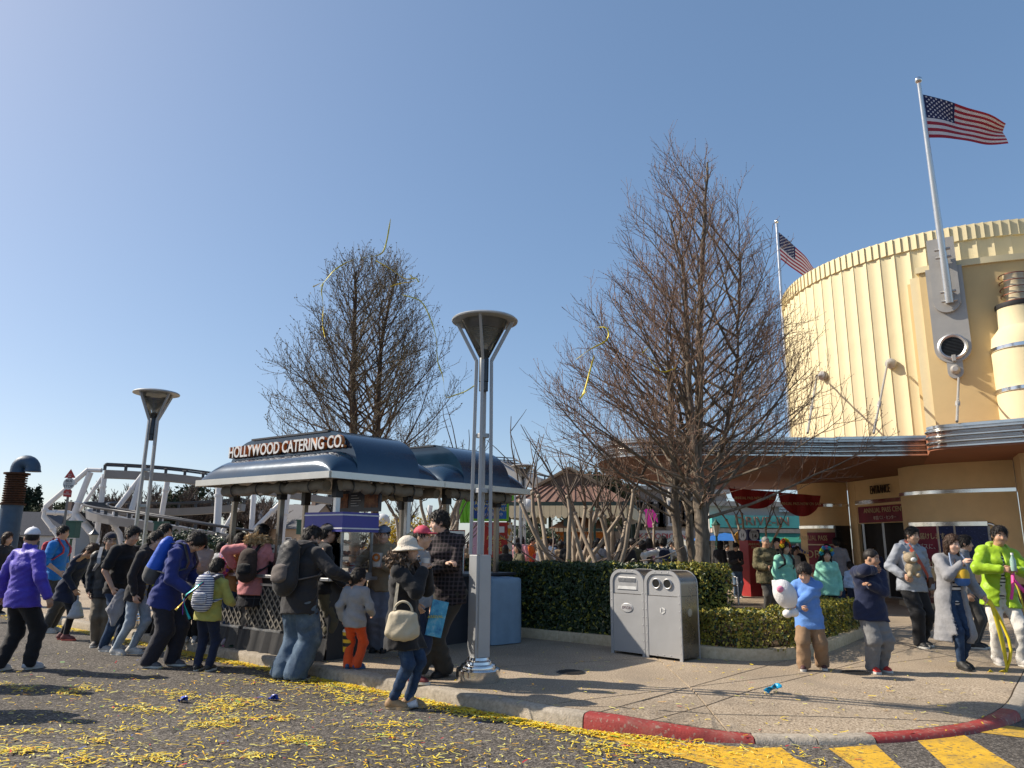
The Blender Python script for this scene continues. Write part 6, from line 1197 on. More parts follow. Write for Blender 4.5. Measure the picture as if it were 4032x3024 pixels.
def tree(label, base, stems, env, zlo, seed, nb=70, sub=.17, tw=.11, barkm=BARK, twm=TWIG, budm=BUD, bud=.018, nbud=7000, group=None, twr=.0032, up=.45, name='bare_tree', ang=(40, 68), lean=0.):
    """stems: list of (polyline points, radius at foot, radius at tip); env(z) crown radius around axis; branches rise from the stems to fill it"""
    r = np.random.default_rng(seed); b = np.asarray(base, float); t = thing(name, label, 'tree', b, 0, group); zt = max(s[0][-1][2] for s in stems)
    m = MB(); 
    for pts, r0, r1 in stems:
        pts = [np.asarray(p, float) for p in pts]; k = 7; Q = []
        for i in range(len(pts) - 1):
            for j in range(k): Q.append(pts[i] + (pts[i + 1] - pts[i]) * j / k)
        Q.append(pts[-1]); Q = np.array(Q)
        for _ in range(3): Q[1:-1] = (Q[:-2] + 2 * Q[1:-1] + Q[2:]) / 4
        Q[1:-1] += r.normal(0, .012, Q[1:-1].shape); rr = r0 + (r1 - r0) * np.linspace(0, 1, len(Q)) ** .8; rr *= 1 + r.normal(0, .03, len(Q))
        if Q[0][2] < .2: rr[:4] *= np.array([1.35, 1.18, 1.08, 1.03])
        m.tube(Q, rr, 12); 
    m.build('trunk', barkm, t, 60)
    A, B, RA, RB = [], [], [], []; tips = []
    def put(P_, r0, r1):
        n = len(P_) - 1
        for i in range(n): A.append(P_[i]); B.append(P_[i + 1]); RA.append(r0 + (r1 - r0) * i / n); RB.append(r0 + (r1 - r0) * (i + 1) / n)
    limbs = MB()
    for si, (pts, r0, r1) in enumerate(stems):
        pts = np.array(pts, float); zs = pts[:, 2]; share = int(nb * (zs[-1] - max(zlo, zs[0])) / sum(max(.1, s[0][-1][2] - max(zlo, s[0][0][2])) for s in stems))
        for q in range(share):
            z = max(zlo, zs[0] + .1) + (zs[-1] - max(zlo, zs[0] + .1)) * ((q + r.uniform(0, 1)) / share) ** 1.0; p = np.array([np.interp(z, zs, pts[:, 0]), np.interp(z, zs, pts[:, 1]), z]); az = q * 2.4 + r.uniform(-.5, .5) + si
            inc = R(r.uniform(*ang)) * (1.22 - .58 * (z - zlo) / (zt - zlo)); d = np.array([math.cos(az) * math.sin(inc), math.sin(az) * math.sin(inc), math.cos(inc)])
            # length until the envelope
            L = .2
            while L < 6:
                e = p + d * L + np.array([0, 0, up * L * .3]); 
                if math.hypot(e[0] - lean * e[2], e[1]) > env(e[2]) or e[2] > zt + .3: break
                L += .12
            L *= r.uniform(.78, 1.05); n = max(4, int(L / .28)); P_ = crooked(r, p, d, L, n, .075, up); rb_ = .008 + .0075 * L; limbs.tube(P_, [rb_ * (1 - .82 * i / n) for i in range(n + 1)], 5, False)
            for s in np.arange(.34 * L, L, sub):
                i = min(n - 1, int(s / L * n)); a = P_[i] + (P_[i + 1] - P_[i]) * (s / L * n - i); bd = unit(P_[i + 1] - P_[i]); pr = unit(r.normal(size=3)); pr = unit(pr - bd * (pr @ bd)); dd = unit(bd * .8 + pr * .75 + np.array([0, 0, .25])); L2 = (.30 + .42 * (L - s) * .55 + .12 * L) * r.uniform(.55, 1.15); L2 = min(L2, 1.25); n2 = max(2, int(L2 / .16)); P2 = crooked(r, a, dd, L2, n2, .10, .35); put(P2, .0058, twr)
                for s2 in np.arange(.2 * L2, L2, tw):
                    i2 = min(n2 - 1, int(s2 / L2 * n2)); a2 = P2[i2] + (P2[i2 + 1] - P2[i2]) * (s2 / L2 * n2 - i2); b2 = unit(P2[i2 + 1] - P2[i2]); q2 = unit(r.normal(size=3)); q2 = unit(q2 - b2 * (q2 @ b2)); P3 = crooked(r, a2, unit(b2 * .85 + q2 * .7 + np.array([0, 0, .2])), r.uniform(.10, .32), 2, .12, .2); put(P3, twr, twr * .6); tips.append(P3[-1]); tips.append(P3[1])
                tips.append(P2[-1])
            tips.append(P_[-1])
    limbs.build('limbs', barkm, t, 60)
    link('crown', segs_mesh('crown', A, B, RA, RB, twm), t)['kind'] = 'stuff'
    tips = np.array(tips); pick = tips[r.choice(len(tips), min(nbud, len(tips)), replace=False)]; vs, fs = leaves(0, pick, bud, None, r); bo = link('buds', mesh_np('buds', vs, fs, budm, False), t); bo['kind'] = 'stuff'
    return t
# big multi-stemmed tree behind the bins
tb = np.array([*at(2742, 2300, 13.3)[:2], 0.]) 
def loc(x, y, Y, b): return at(x, y, Y) - b
t1 = [loc(2775, 2440, 13.3, tb) * [1, 1, 0], loc(2770, 2200, 13.3, tb), loc(2755, 1990, 13.35, tb), loc(2745, 1820, 13.4, tb), loc(2755, 1500, 13.4, tb), loc(2760, 1150, 13.4, tb), loc(2775, 860, 13.4, tb), loc(2785, 640, 13.4, tb)]
t2 = [loc(2760, 1960, 13.3, tb), loc(2735, 1750, 13.2, tb), loc(2705, 1450, 13.1, tb), loc(2700, 1100, 13.1, tb), loc(2640, 860, 13.0, tb)]
t3 = [loc(2712, 2440, 13.9, tb) * [1, 1, 0], loc(2690, 2230, 13.9, tb), loc(2660, 2050, 13.9, tb), loc(2655, 1830, 13.8, tb), loc(2630, 1420, 13.7, tb)]
t4 = [loc(2740, 2440, 14.2, tb) * [1, 1, 0], loc(2725, 2200, 14.2, tb), loc(2705, 1950, 14.2, tb), loc(2712, 1700, 14.2, tb), loc(2690, 1450, 14.2, tb)]
t5 = [loc(2765, 2050, 13.35, tb), loc(2830, 1820, 13.5, tb), loc(2900, 1500, 13.6, tb), loc(2915, 1000, 13.6, tb)]
def env1(z): return float(np.interp(z, [1.6, 2.2, 3.0, 4.2, 5.5, 6.6, 7.6, 8.8, 9.6], [2.2, 2.95, 3.15, 2.9, 2.2, 1.7, 1.2, .6, .1]))
tree('tall bare multi-stemmed tree behind the grey bins', tb, [(t1, .17, .02), (t2, .085, .02), (t3, .13, .05), (t4, .11, .03), (t5, .07, .015)], env1, 1.75, 21, 170, .125, .10, budm=BUDR, bud=.013, nbud=30000, twr=.0036)
# tree with two trunks behind the kiosk
tk = np.array([*at(1420, 2000, 20)[:2], 0.])
u1 = [loc(1398, 2300, 20, tk) * [1, 1, 0], loc(1392, 1900, 20, tk), loc(1388, 1500, 20, tk), loc(1398, 1250, 20, tk), loc(1400, 1070, 20, tk)]
u2 = [loc(1480, 2300, 20.6, tk) * [1, 1, 0], loc(1476, 1900, 20.6, tk), loc(1490, 1550, 20.6, tk), loc(1505, 1320, 20.6, tk), loc(1560, 1080, 20.6, tk)]
def env2(z): return float(np.interp(z, [2.5, 3.4, 4.6, 6.0, 7.3, 8.6, 9.6, 10.2], [2.9, 3.35, 3.35, 2.9, 2.25, 1.6, .9, .2]))
tree('bare budding tree with two trunks behind the kiosk', tk, [(u1, .16, .03), (u2, .14, .03)], env2, 2.8, 22, 155, .16, .12, barkm=ramp_mat('dark_bark', [(.3, (.05, .035, .026)), (.7, (.14, .10, .075))], 14, .95, 6, .8, 30), twm=TWIGD, budm=BUD, bud=.026, nbud=34000, twr=.0048)
# pollarded crape myrtles beyond the hedge
PALE = ramp_mat('smooth_bark', [(.3, (.20, .155, .115)), (.6, (.33, .27, .205)), (.8, (.45, .38, .30))], 8, .8, 6, .4, 20, stretch=(1, 1, .3))
def myrtle(label, px, Y, seed, H, n=5, spread=.55):
    r = np.random.default_rng(seed); p = at(px, 2200, Y); t = thing('bare_shrub_tree', label, 'tree', (p[0], Y, 0), 0, 'bare crape myrtles beyond the hedge'); m = MB(); sh = MB()
    for k in range(n):
        a = 2 * math.pi * k / n + r.uniform(-.4, .4); P_ = crooked(r, (r.normal(0, .10), r.normal(0, .10), 0), (math.cos(a) * spread * .5, math.sin(a) * spread * .5, 1), H * r.uniform(.55, .75), 7, .09, .1); m.tube(P_, np.linspace(.062, .034, 8), 8); m.ball(P_[-1], .052, 8, 6)
        for j in range(r.integers(2, 4)):
            b_ = a + r.normal(0, .9); Q = crooked(r, P_[-1], (math.cos(b_) * .55, math.sin(b_) * .55, .8), H * r.uniform(.28, .5), 6, .10, .25); sh.tube(Q, np.linspace(.019, .007, 7), 6)
            for i in (2, 3, 4, 5): 
                if r.uniform() < .35: c_ = r.uniform(0, 6.3); sh.tube(crooked(r, Q[i], (math.cos(c_) * .7, math.sin(c_) * .7, .7), r.uniform(.25, .6), 4, .1, .2), np.linspace(.010, .004, 5), 5)
        if r.uniform() < .7: b_ = a + r.normal(0, .6); sh.tube(crooked(r, P_[3], (math.cos(b_), math.sin(b_), .5), H * .4, 6, .12, .3), np.linspace(.02, .007, 7), 6)
    m.build('trunk', PALE, t, 60); sh.build('crown', mat('grey_shoot', (.13, .10, .08), .9, 0, .4, 5), t, 60)
myrtle('pollarded bare shrub tree nearest the kiosk end of the hedge', 2215, 14.6, 31, 3.7, 5)
myrtle('pale-stemmed bare shrub tree in front of the pavilion corner', 2268, 15.6, 32, 3.6, 4, .4)
myrtle('bare shrub tree right of the pavilion with low arching limbs', 2385, 14.4, 33, 3.4, 5, .7)
myrtle('bare shrub tree just left of the thick trunks', 2440, 17.5, 34, 3.4, 4, .5)
myrtle('small bare shrub tree beneath the canopy edge', 2580, 20.5, 35, 3.2, 5, .6)
myrtle('bare shrub tree seen under the kiosk roof', 1640, 17.5, 36, 3.6, 5, .5)
myrtle('bare shrub tree whose tips show above the second kiosk dome', 1745, 18.5, 37, 4.3, 6, .5)
myrtle('bare tree rising beside the stage 14 pillar', 2955, 26, 38, 4.0, 5, .6)
# ------------------------------------------------------------------ roller coaster far left
CW = mat('coaster_white', (.62, .62, .63), .5, 0, .07, 2); CG = mat('coaster_grey', (.20, .205, .22), .5, .2, .1, 2); CD = mat('rail_dark', (.06, .062, .07), .5, .3)
def ctube(t, o, pts, Y, r, flange=()):
    P_ = [at(x, y, Y + (p[0] if p else 0)) - o for (x, y, *p) in pts]; r *= .82; MB().tube(P_, r, 14).build('tube', CW, t, 60)
    for a, b in zip(P_[:-1], P_[1:]):
        for u in flange: c_ = a + (b - a) * u; d = unit(b - a); MB().tube([c_ - d * .05, c_ + d * .05], r * 1.28, 14).build('flange', CW, t, 60)
def csup(label, base, Y, tubes):
    b = at(base[0], base[1], Y); o = np.array([b[0], Y, 0]); t = thing('coaster_support', label, 'coaster support', o, 0, 'white tubular coaster supports')
    for pts, r, fl in tubes: ctube(t, o, pts, Y, r, fl)
YC = 40
csup('bent white coaster frame nearest the bus stop sign', (297, 2240), YC, [([(350, 1848), (181, 1993), (173, 2035), (275, 2170), (275, 2240)], 0.168, (.35,)), ([(356, 1860), (297, 2010), (291, 2060), (275, 2240)], 0.190, (.8,)), ([(186, 2018), (296, 2022)], 0.146, (.3, .75)), ([(291, 2035), (225, 2120), (215, 2240)], 0.134, ()), ([(300, 2030), (372, 2118), (380, 2240)], 0.179, (.35,)), ([(345, 1850), (400, 1852)], 0.146, ())])
csup('white coaster column with a diagonal brace under the upper track', (385, 2240), YC + 2, [([(412, 1868), (380, 2115), (372, 2250)], 0.179, (.2,)), ([(402, 1880), (312, 2012)], 0.123, (.3,))])
csup('bent white coaster frame behind the far left lamp', (495, 2240), YC - 1, [([(562, 1870), (456, 2008), (443, 2062), (470, 2100), (500, 2240)], 0.168, (.4,)), ([(558, 1878), (505, 2050), (497, 2240)], 0.179, (.85,)), ([(452, 2052), (522, 2052)], 0.134, ())])
csup('white coaster column right of the far left lamp', (635, 2240), YC + 4, [([(660, 1890), (632, 2052), (625, 2250)], 0.190, (.25,))])
csup('tall white coaster column left of the kiosk roof', (852, 2240), YC - 2, [([(864, 1905), (852, 2130), (845, 2240)], 0.224, (.2, .95))])
csup('white coaster frame seen under the kiosk roof', (1100, 2240), YC, [([(1132, 1945), (1110, 2098), (1100, 2240)], 0.202, (.5,)), ([(1128, 1958), (989, 2095), (985, 2240)], 0.157, (.4,)), ([(1000, 1938), (989, 2095)], 0.168, ()), ([(935, 2000), (878, 2090), (870, 2240)], 0.157, (.3,)), ([(925, 2005), (915, 2090)], 0.146, ())])
csup('white coaster column between kiosk and info sign', (1690, 2240), YC + 2, [([(1695, 1990), (1678, 2110), (1672, 2240)], 0.168, ()), ([(1700, 2035), (1770, 2038)], 0.123, ())])
csup('white coaster columns right of the pavilion', (2410, 2240), 62, [([(2408, 1890), (2408, 1970), (2408, 2220)], 0.235, (.5,)), ([(2378, 1920), (2376, 1960), (2376, 2220)], 0.202, ())])
def ctrack(label, pts, w=.7, d=.42, rails=True, sd=.9):
    """box-beam track with two raised rails and ties, through (x px, y px, distance)"""
    Q = np.array([at(x, y, Y) for x, y, Y in pts]); u = np.concatenate([[0], np.cumsum(np.linalg.norm(np.diff(Q, axis=0), axis=1))]); n = max(8, int(u[-1] / .9)); s = np.linspace(0, u[-1], n); P_ = np.stack([np.interp(s, u, Q[:, k]) for k in range(3)], 1)
    for _ in range(4): P_[1:-1] = (P_[:-2] + 2 * P_[1:-1] + P_[2:]) / 4
    o = P_[0].copy(); t = thing('coaster_track', label, 'coaster track', o, 0, 'grey coaster track'); tn_ = np.gradient(P_, axis=0); tn_ /= np.linalg.norm(tn_, axis=1)[:, None]; lat = np.cross(tn_, [0, 0, 1.]); lat /= np.linalg.norm(lat, axis=1)[:, None]
    m = MB(o); vs = []
    for p, l in zip(P_, lat): vs += [p - l * w * .5 - [0, 0, d], p + l * w * .5 - [0, 0, d], p + l * w * .62, p - l * w * .62]
    m.add(vs, [(i * 4 + j, i * 4 + (j + 1) % 4, i * 4 + 4 + (j + 1) % 4, i * 4 + 4 + j) for i in range(n - 1) for j in range(4)] + [(0, 1, 2, 3), tuple(4 * n - 4 + k for k in (3, 2, 1, 0))]); m.build('box_beam', CG, t)
    for sg_ in (-1, 1): MB(o).tube(P_ + lat * sd * .62 * sg_ + [0, 0, .32], .06, 6).build('rail', CD, t, 60)
    for i in range(0, n, 1): MB(o).beam(P_[i] - lat[i] * sd * .62 + [0, 0, .30], P_[i] + lat[i] * sd * .62 + [0, 0, .30], .10, .08).build('tie', CD, t); MB(o).beam(P_[i], P_[i] + [0, 0, .3], .12, .12).build('tie_post', CD, t)
ctrack('upper coaster track running behind the far left lamp', [(412, 1852, 40), (560, 1856, 41), (700, 1868, 42), (830, 1885, 43), (1000, 1915, 45), (1300, 1960, 48)])
ctrack('lower coaster loop track with a tight turn', [(960, 1985, 46), (800, 2000, 46), (640, 2006, 45), (480, 2000, 44), (385, 1998, 42), (352, 2006, 40), (372, 2020, 38.6), (470, 2036, 37.5), (600, 2052, 37), (740, 2078, 36.5), (880, 2102, 36.5), (1000, 2118, 37)])
ctrack('high coaster track descending right of the kiosk roof', [(1985, 1815, 66), (2060, 1868, 62), (2150, 1893, 60), (2260, 1912, 60), (2380, 1905, 62)], 1.3, .9, sd=1.5)
# ------------------------------------------------------------------ blue pipe, bus stop sign, cottages at the far left
pp = at(26, 2135, 16.5); o = np.array([pp[0], 16.5, 0]); pt_ = thing('vent_pipe', 'blue periscope vent pipe with a rusty coil at the far left', 'vent pipe', o); zq = lambda y: at(26, y, 16.5)[2]
BLUEP = mat('weathered_blue_paint', (.035, .075, .13), .55, .1, .3, 3, .3, 30, dirt=.5, dirtcol=(.16, .15, .14)); RUST = ramp_mat('rust', [(.3, (.035, .018, .012)), (.6, (.085, .038, .02)), (.8, (.14, .065, .032))], 14, .9, 6, .6, 40)
MB().tube([(0, 0, 0), (0, 0, zq(1985))], .215, 24).build('shaft', BLUEP, pt_, 60)
zc0, zc1 = zq(1985), zq(1865); MB().tube([(0, 0, zc0), (0, 0, zc1)], .17, 20).build('coil_core', RUST, pt_, 60)
MB().tube([(.205 * math.cos(a), .205 * math.sin(a), zc0 + (zc1 - zc0) * a / (2 * math.pi * 13)) for a in np.linspace(0, 2 * math.pi * 13, 240)], .018, 6).build('coil', RUST, pt_, 60)
for z in (zc0, zc1): MB().lathe([(.20, z - .02), (.26, z - .018), (.26, z + .018), (.20, z + .02)], n=28).build('collar', RUST, pt_, 40)
pz = zc1; arcp = [(0, 0, pz), (0, 0, pz + .08)] + [(.17 - .17 * math.cos(a), 0, pz + .10 + .17 * math.sin(a)) for a in np.linspace(.2, math.pi, 12)] + [(.34, 0, pz + .05)]; MB().tube(arcp, [.15] * 2 + [.15] * 12 + [.17], 24).build('elbow', BLUEP, pt_, 60)
bs = at(258, 1905, 21); o = np.array([at(245, 2100, 21)[0], 21, 0]); st_ = thing('bus_stop_sign', 'round white BUS STOP sign with red arrow and plate on a grey post', 'sign', o); zb = bs[2]; RD_ = mat('sign_red', (.35, .03, .025), .5, 0, .15); SW = mat('sign_face', (.55, .56, .55), .5, 0, .1)
MB().box((0, .03, (zb - .25) / 2), (.06, .03, zb - .25)).build('post', mat('post_grey', (.16, .15, .14), .6), st_)
FXm = np.array([[1, 0, 0], [0, 0, -1], [0, 1, 0.]])
MB().lathe([(.165, 0), (.165, .02)], (0, .0, zb), 32, rotx(R(90))).build('disc', SW, st_, 30); MB().prism([(-.16, .17), (.16, .17), (.0, .42)], (-.005, .01), FXm, (0, 0, zb)).build('arrow_head', RD_, st_); MB().prism([(-.055, .12), (.055, .12), (.055, .2), (-.055, .2)], (-.012, .004), FXm, (0, 0, zb)).build('arrow_neck', RD_, st_); MB().prism([(-.12, -.36), (.11, -.38), (.11, -.20), (.06, -.15), (-.06, -.15), (-.12, -.20)], (-.005, .01), FXm, (0, 0, zb)).build('plate', RD_, st_)
INK = mat('sign_ink', (.02, .02, .025), .6); text('lettering', 'BUS', .11, INK, st_, (0, -.025, zb + .075), None, .002); text('lettering', 'STOP', .11, INK, st_, (0, -.025, zb - .075), None, .002); MB().box((0, -.023, zb), (.16, .004, .012)).build('bar', INK, st_); text('lettering', 'NO\nPARKING', .05, SW, st_, (0, -.02, zb - .265), None, .002); text('lettering', 'CITY\nBUS', .05, SW, st_, (0, -.02, zb + .235), None, .002)
COT = mat('cottage_white', (.55, .55, .54), .8, 0, .1); SLATE = mat('slate_roof', (.085, .085, .095), .8, 0, .25, 6, .4, 20)
def cottage(label, px, Y, w, d, h, rh, rz, wallm=COT):
    p = at(px, 2200, Y); t = thing('cottage', label, 'house', (p[0], Y, 0), rz, 'cottages beyond the coaster'); t.scale = (.72, .72, .72); MB().box((0, 0, h / 2), (w, d, h)).build('wall', wallm, t)
    for s_ in (-1, 1): MB().add([(-w / 2, 0, h + rh - .12), (w / 2, 0, h + rh - .12), (0, 0, 0)][:2] and [(-w / 2, s_ * d / 2, h), (-w / 2, 0, h + rh), (w / 2, s_ * d / 2, h), (w / 2, 0, h + rh)], [(0, 1, 3, 2)]).build('gable_fill', wallm, t) if False else None
    for s_ in (-1, 1): MB().add([(s_ * w / 2 * .999, -d / 2, h), (s_ * w / 2 * .999, d / 2, h), (s_ * w / 2 * .999, 0, h + rh)], [(0, 1, 2)]).build('gable', wallm, t)
    r_ = None
    for s_ in (-1, 1):
        r_ = MB().beam((0, s_ * (d / 2 + .25), h - .12), (0, 0, h + rh + .05), w + .5, .12, up=(1, 0, 0)); 
        a, b = np.array([0, s_ * (d / 2 + .25), h - .12]), np.array([0, 0, h + rh + .06]); X_ = np.array([(w + .5) / 2, 0, 0]); n_ = unit(np.cross(b - a, X_)) * (.06 if s_ > 0 else -.06); m = MB(); m.add([a - X_, a + X_, b + X_, b - X_, a - X_ + n_, a + X_ + n_, b + X_ + n_, b - X_ + n_], [(0, 1, 2, 3), (7, 6, 5, 4), (0, 4, 5, 1), (1, 5, 6, 2), (2, 6, 7, 3), (3, 7, 4, 0)]); ro = m.build('roof', SLATE, t)
    MB().box((w * .28, 0, h + rh + .3), (.6, .5, 1.3)).build('chimney', mat('chimney_brick', (.16, .11, .09), .9, 0, .3, 20), ro, loc=(0, 0, 0))
    for x in (-w * .28, w * .2): f = MB().box((x, -d / 2 - .02, h * .55), (.9, .06, 1.1)).build('window', mat('window_frame_white', (.6, .6, .6), .6), t); MB().box((x, -d / 2 - .056, h * .55), (.74, .012, .94)).build('pane', mat('pane_dark', (.03, .035, .045), .15), f)
cottage('white cottage with a grey roof behind the blue pipe', 95, 55, 5.5, 5, 2.4, 2.2, R(25)); cottage('white gabled cottage behind the bus stop sign', 215, 58, 5, 5, 3.0, 2.0, R(-20)); cottage('low pale cottage seen between the coaster legs', 330, 62, 6, 5, 1.8, 2.0, R(15)); cottage('tan gabled house seen under the kiosk roof', 1175, 60, 7, 6, 3.4, 2.6, R(-30), mat('tan_wall', (.36, .26, .18), .85, 0, .15)); cottage('grey-roofed house behind the kiosk posts', 1085, 66, 7, 6, 3.2, 2.4, R(20), mat('stone_wall', (.22, .19, .17), .9, 0, .2))
# ------------------------------------------------------------------ far trees
def conifer_mesh(seed, H, w, n):
    r = np.random.default_rng(seed); m = MB(); m.tube([(0, 0, 0), (0, 0, H)], [.14, .02], 6); A = []; pts = []
    for i in range(n):
        u = (i + r.uniform()) / n; z = H * (.12 + .86 * u); L = w * (1 - u) ** .8 * r.uniform(.6, 1.1) + .12; a = i * 2.4; d = np.array([math.cos(a), math.sin(a), -.12]); 
        for s_ in np.linspace(.15, 1, 9): 
            for _ in range(3): pts.append(np.array([0, 0, z]) + d * L * s_ + r.normal(0, .10, 3))
    vs, fs = leaves(0, np.array(pts), .19, None, r); return m.mesh('trunk', STEM, 60), mesh_np('crown', vs, fs, CONIF, False)
CONIF = ramp_mat('conifer_needles', [(.3, (.008, .016, .010)), (.7, (.03, .048, .026))], 3, .9, 4, 0); PINE = ramp_mat('pine_needles', [(.3, (.015, .024, .010)), (.7, (.055, .065, .03))], 2, .9, 4, 0)
def pine_mesh(seed, H):
    r = np.random.default_rng(seed); m = MB(); P_ = crooked(r, (0, 0, 0), (.05, 0, 1), H * .85, 7, .06, .1); m.tube(P_, np.linspace(.16, .05, 8), 7); pts = []
    for k in range(11):
        z = r.uniform(.4, 1.); i = min(6, int(z * 7)); a = r.uniform(0, 6.3); c_ = P_[i] + np.array([math.cos(a), math.sin(a), .25]) * r.uniform(.3, 1.6) * (1.25 - z); m.tube([P_[i], c_], [.05, .02], 5)
        pts += [c_ + r.normal(0, 1, 3) * [.55, .55, .24] for _ in range(110)]
    vs, fs = leaves(0, np.array(pts), .15, None, r); return m.mesh('trunk', STEM, 60), mesh_np('crown', vs, fs, PINE, False)
def bare_mesh(seed, H, spread=.5):
    r = np.random.default_rng(seed); m = MB(); A, B, ra, rb = [], [], [], []
    def rec(p, d, L, rad, lv):
        Q = crooked(r, p, d, L, 4, .10, .2)
        if lv < 2: m.tube(Q, np.linspace(rad, rad * .55, 5), 5, False)
        else:
            for i in range(4): A.append(Q[i]); B.append(Q[i + 1]); ra.append(max(.022, rad * (1 - .12 * i))); rb.append(max(.018, rad * (1 - .12 * (i + 1))))
        if lv >= 4: return
        for k in range(5 if lv else 8): i = r.integers(1, 5); q = unit(r.normal(size=3)); rec(Q[i], unit(unit(Q[i] - Q[i - 1]) + q * spread + np.array([0, 0, .25])), L * r.uniform(.5, .72), rad * .55, lv + 1)
    rec(np.zeros(3), np.array([0, 0, 1.]), H * .42, .12, 0); return m.mesh('trunk', STEM, 60), segs_mesh('crown', A, B, ra, rb, ramp_mat('far_twig', [(.3, (.05, .036, .03)), (.7, (.12, .09, .075))], 2, .9, 3, 0))
KINDS = {'conifer': [conifer_mesh(s_, 7., 1.7, 60) for s_ in (1, 2)], 'pine': [pine_mesh(s_, 6.5) for s_ in (3, 4, 5)], 'bare': [bare_mesh(s_, 7.2) for s_ in (6, 7, 8, 9)]}
def far_tree(kind, v, px, ytop, Y, label, ref={'conifer': 7., 'pine': 6.6, 'bare': 7.4}):
    p = at(px, ytop, Y); k = max(.2, p[2]) / ref[kind]; t = thing({'conifer': 'conifer_tree', 'pine': 'pine_tree', 'bare': 'bare_tree'}[kind], label, 'tree', (p[0], Y, 0), v * 1.7 + px, 'trees beyond the coaster and the pavilion'); t.scale = (k * (1.15 if kind == 'bare' else 1), k * (1.15 if kind == 'bare' else 1), k); a, b = KINDS[kind][v % len(KINDS[kind])]; link('trunk', a, t); link('crown', b, t); return t
LB = {'conifer': 'dark pointed conifer on the far skyline', 'pine': 'dark bushy pine beyond the coaster', 'bare': 'bare brown tree in the wood beyond the coaster'}
FT = [('conifer', 95, 1925, 72), ('conifer', 118, 1935, 74), ('conifer', 150, 1930, 72), ('pine', 210, 1930, 66), ('pine', 175, 1960, 68), ('pine', 285, 1950, 64), ('pine', 245, 1975, 66), ('bare', 420, 1900, 60), ('bare', 370, 1930, 64), ('bare', 470, 1885, 58), ('bare', 520, 1905, 60), ('bare', 580, 1890, 62), ('pine', 640, 1905, 64), ('pine', 690, 1880, 66), ('bare', 740, 1900, 60), ('pine', 730, 1840, 80), ('bare', 800, 1925, 62), ('pine', 845, 1920, 66), ('bare', 890, 1930, 60), ('pine', 955, 1945, 66), ('bare', 1010, 1930, 62), ('bare', 1060, 1940, 58), ('bare', 1240, 1930, 62), ('bare', 1420, 1950, 60), ('pine', 330, 1985, 70), ('bare', 300, 1970, 70), ('bare', 1560, 1960, 56), ('pine', 60, 1975, 70), ('bare', 0, 1990, 72)] + [('bare', x_, 1885 + (x_ * 37) % 40, 66 + x_ % 7) for x_ in (445, 498, 548, 612, 668, 770, 822, 925, 1100, 1330)]
ORD = 'first second third fourth fifth sixth seventh eighth ninth tenth eleventh twelfth thirteenth fourteenth fifteenth sixteenth seventeenth eighteenth nineteenth twentieth twenty-first twenty-second twenty-third twenty-fourth twenty-fifth twenty-sixth twenty-seventh'.split()
for i, (kd_, x, y, Y) in enumerate(FT): far_tree(kd_, i, x, y - (14 if kd_ != 'bare' else 12), Y, LB[kd_] + ', ' + ORD[sum(1 for f_ in FT if f_[0] == kd_ and f_[1] < x)] + ' of them from the left')
for i, (x, y, Y, lb) in enumerate(((2108, 1935, 75, 'single small conifer on the skyline left of the pavilion'), (2245, 1865, 70, 'pine peeping over the left of the pavilion roof'), (2300, 1858, 68, 'pine top behind the pavilion ridge'), (2430, 1745, 50, 'tall pine right of the pavilion behind the twigs'), (2400, 1800, 52, 'second tall pine behind the pavilion'))): far_tree('conifer' if i == 0 else 'pine', i, x, y, Y, lb)
# dense shrub bank, yellow forsythia and green lamp boxes left of the kiosk
def bush(label, px, ytop, Y, w, d, m_, seed, N=1600, size=.05, cat='shrub', name='shrub'):
    r = np.random.default_rng(seed); p = at(px, ytop, Y); h = p[2]; t = thing(name, label, cat, (p[0], Y, 0)); pts = r.normal(size=(N, 3)); pts /= np.linalg.norm(pts, axis=1)[:, None]; k = r.uniform(.55, 1.05, (N, 1)) ** .5; lob = 1 + .16 * np.sin(pts[:, :1] * 7 + seed) + .12 * np.sin(pts[:, 1:2] * 9 + pts[:, 2:] * 6); pts = pts * k * lob * [w / 2, d / 2, h * .52] + [0, 0, h * .50]; pts = pts[pts[:, 2] > .02]; vs, fs = leaves(0, pts, size, None, r); f = link('foliage', mesh_np('foliage', vs, fs, m_, False), t); f['kind'] = 'stuff'; m = MB()
    for _ in range(14): a = r.uniform(0, 6.3); m.tube(crooked(r, (r.normal(0, .05), r.normal(0, .05), 0), (math.cos(a) * .6, math.sin(a) * .6, 1), h * .8, 4, .12), [.02, .015, .012, .008, .005], 5)
    m.build('stems', STEM, t)
for i, (x, y, Y, w) in enumerate(((640, 2105, 30, 3.0), (720, 2100, 31, 3.2), (800, 2112, 30, 3.0), (870, 2120, 30, 2.6), (560, 2150, 27, 2.4))): bush('ivy-green shrub clump behind the queue, ' + ('second', 'third', 'fourth', 'last', 'first')[i] + ' from the left', x, y, Y, w, 1.6, LEAFD, 50 + i, 2200, .075)
FORS = ramp_mat('forsythia', [(.3, (.20, .14, .01)), (.6, (.50, .36, .02)), (.8, (.62, .5, .06))], 4, .8, 3, 0)
for i, (x, y, Y, w, lb) in enumerate(((1610, 2030, 22, 2.0, 'yellow flowering shrub seen under the kiosk beside the attendant'), (1700, 2040, 24, 2.2, 'yellow flowering shrub behind the tray rack'), (1540, 2050, 24, 1.6, 'yellow flowering shrub left of the attendant'))): bush(lb, x, y, Y, w, 1.4, FORS, 60 + i, 1800, .045, 'flowering shrub', 'flowering_shrub')
GRN = mat('lamp_green', (.03, .085, .065), .5, .2, .15)
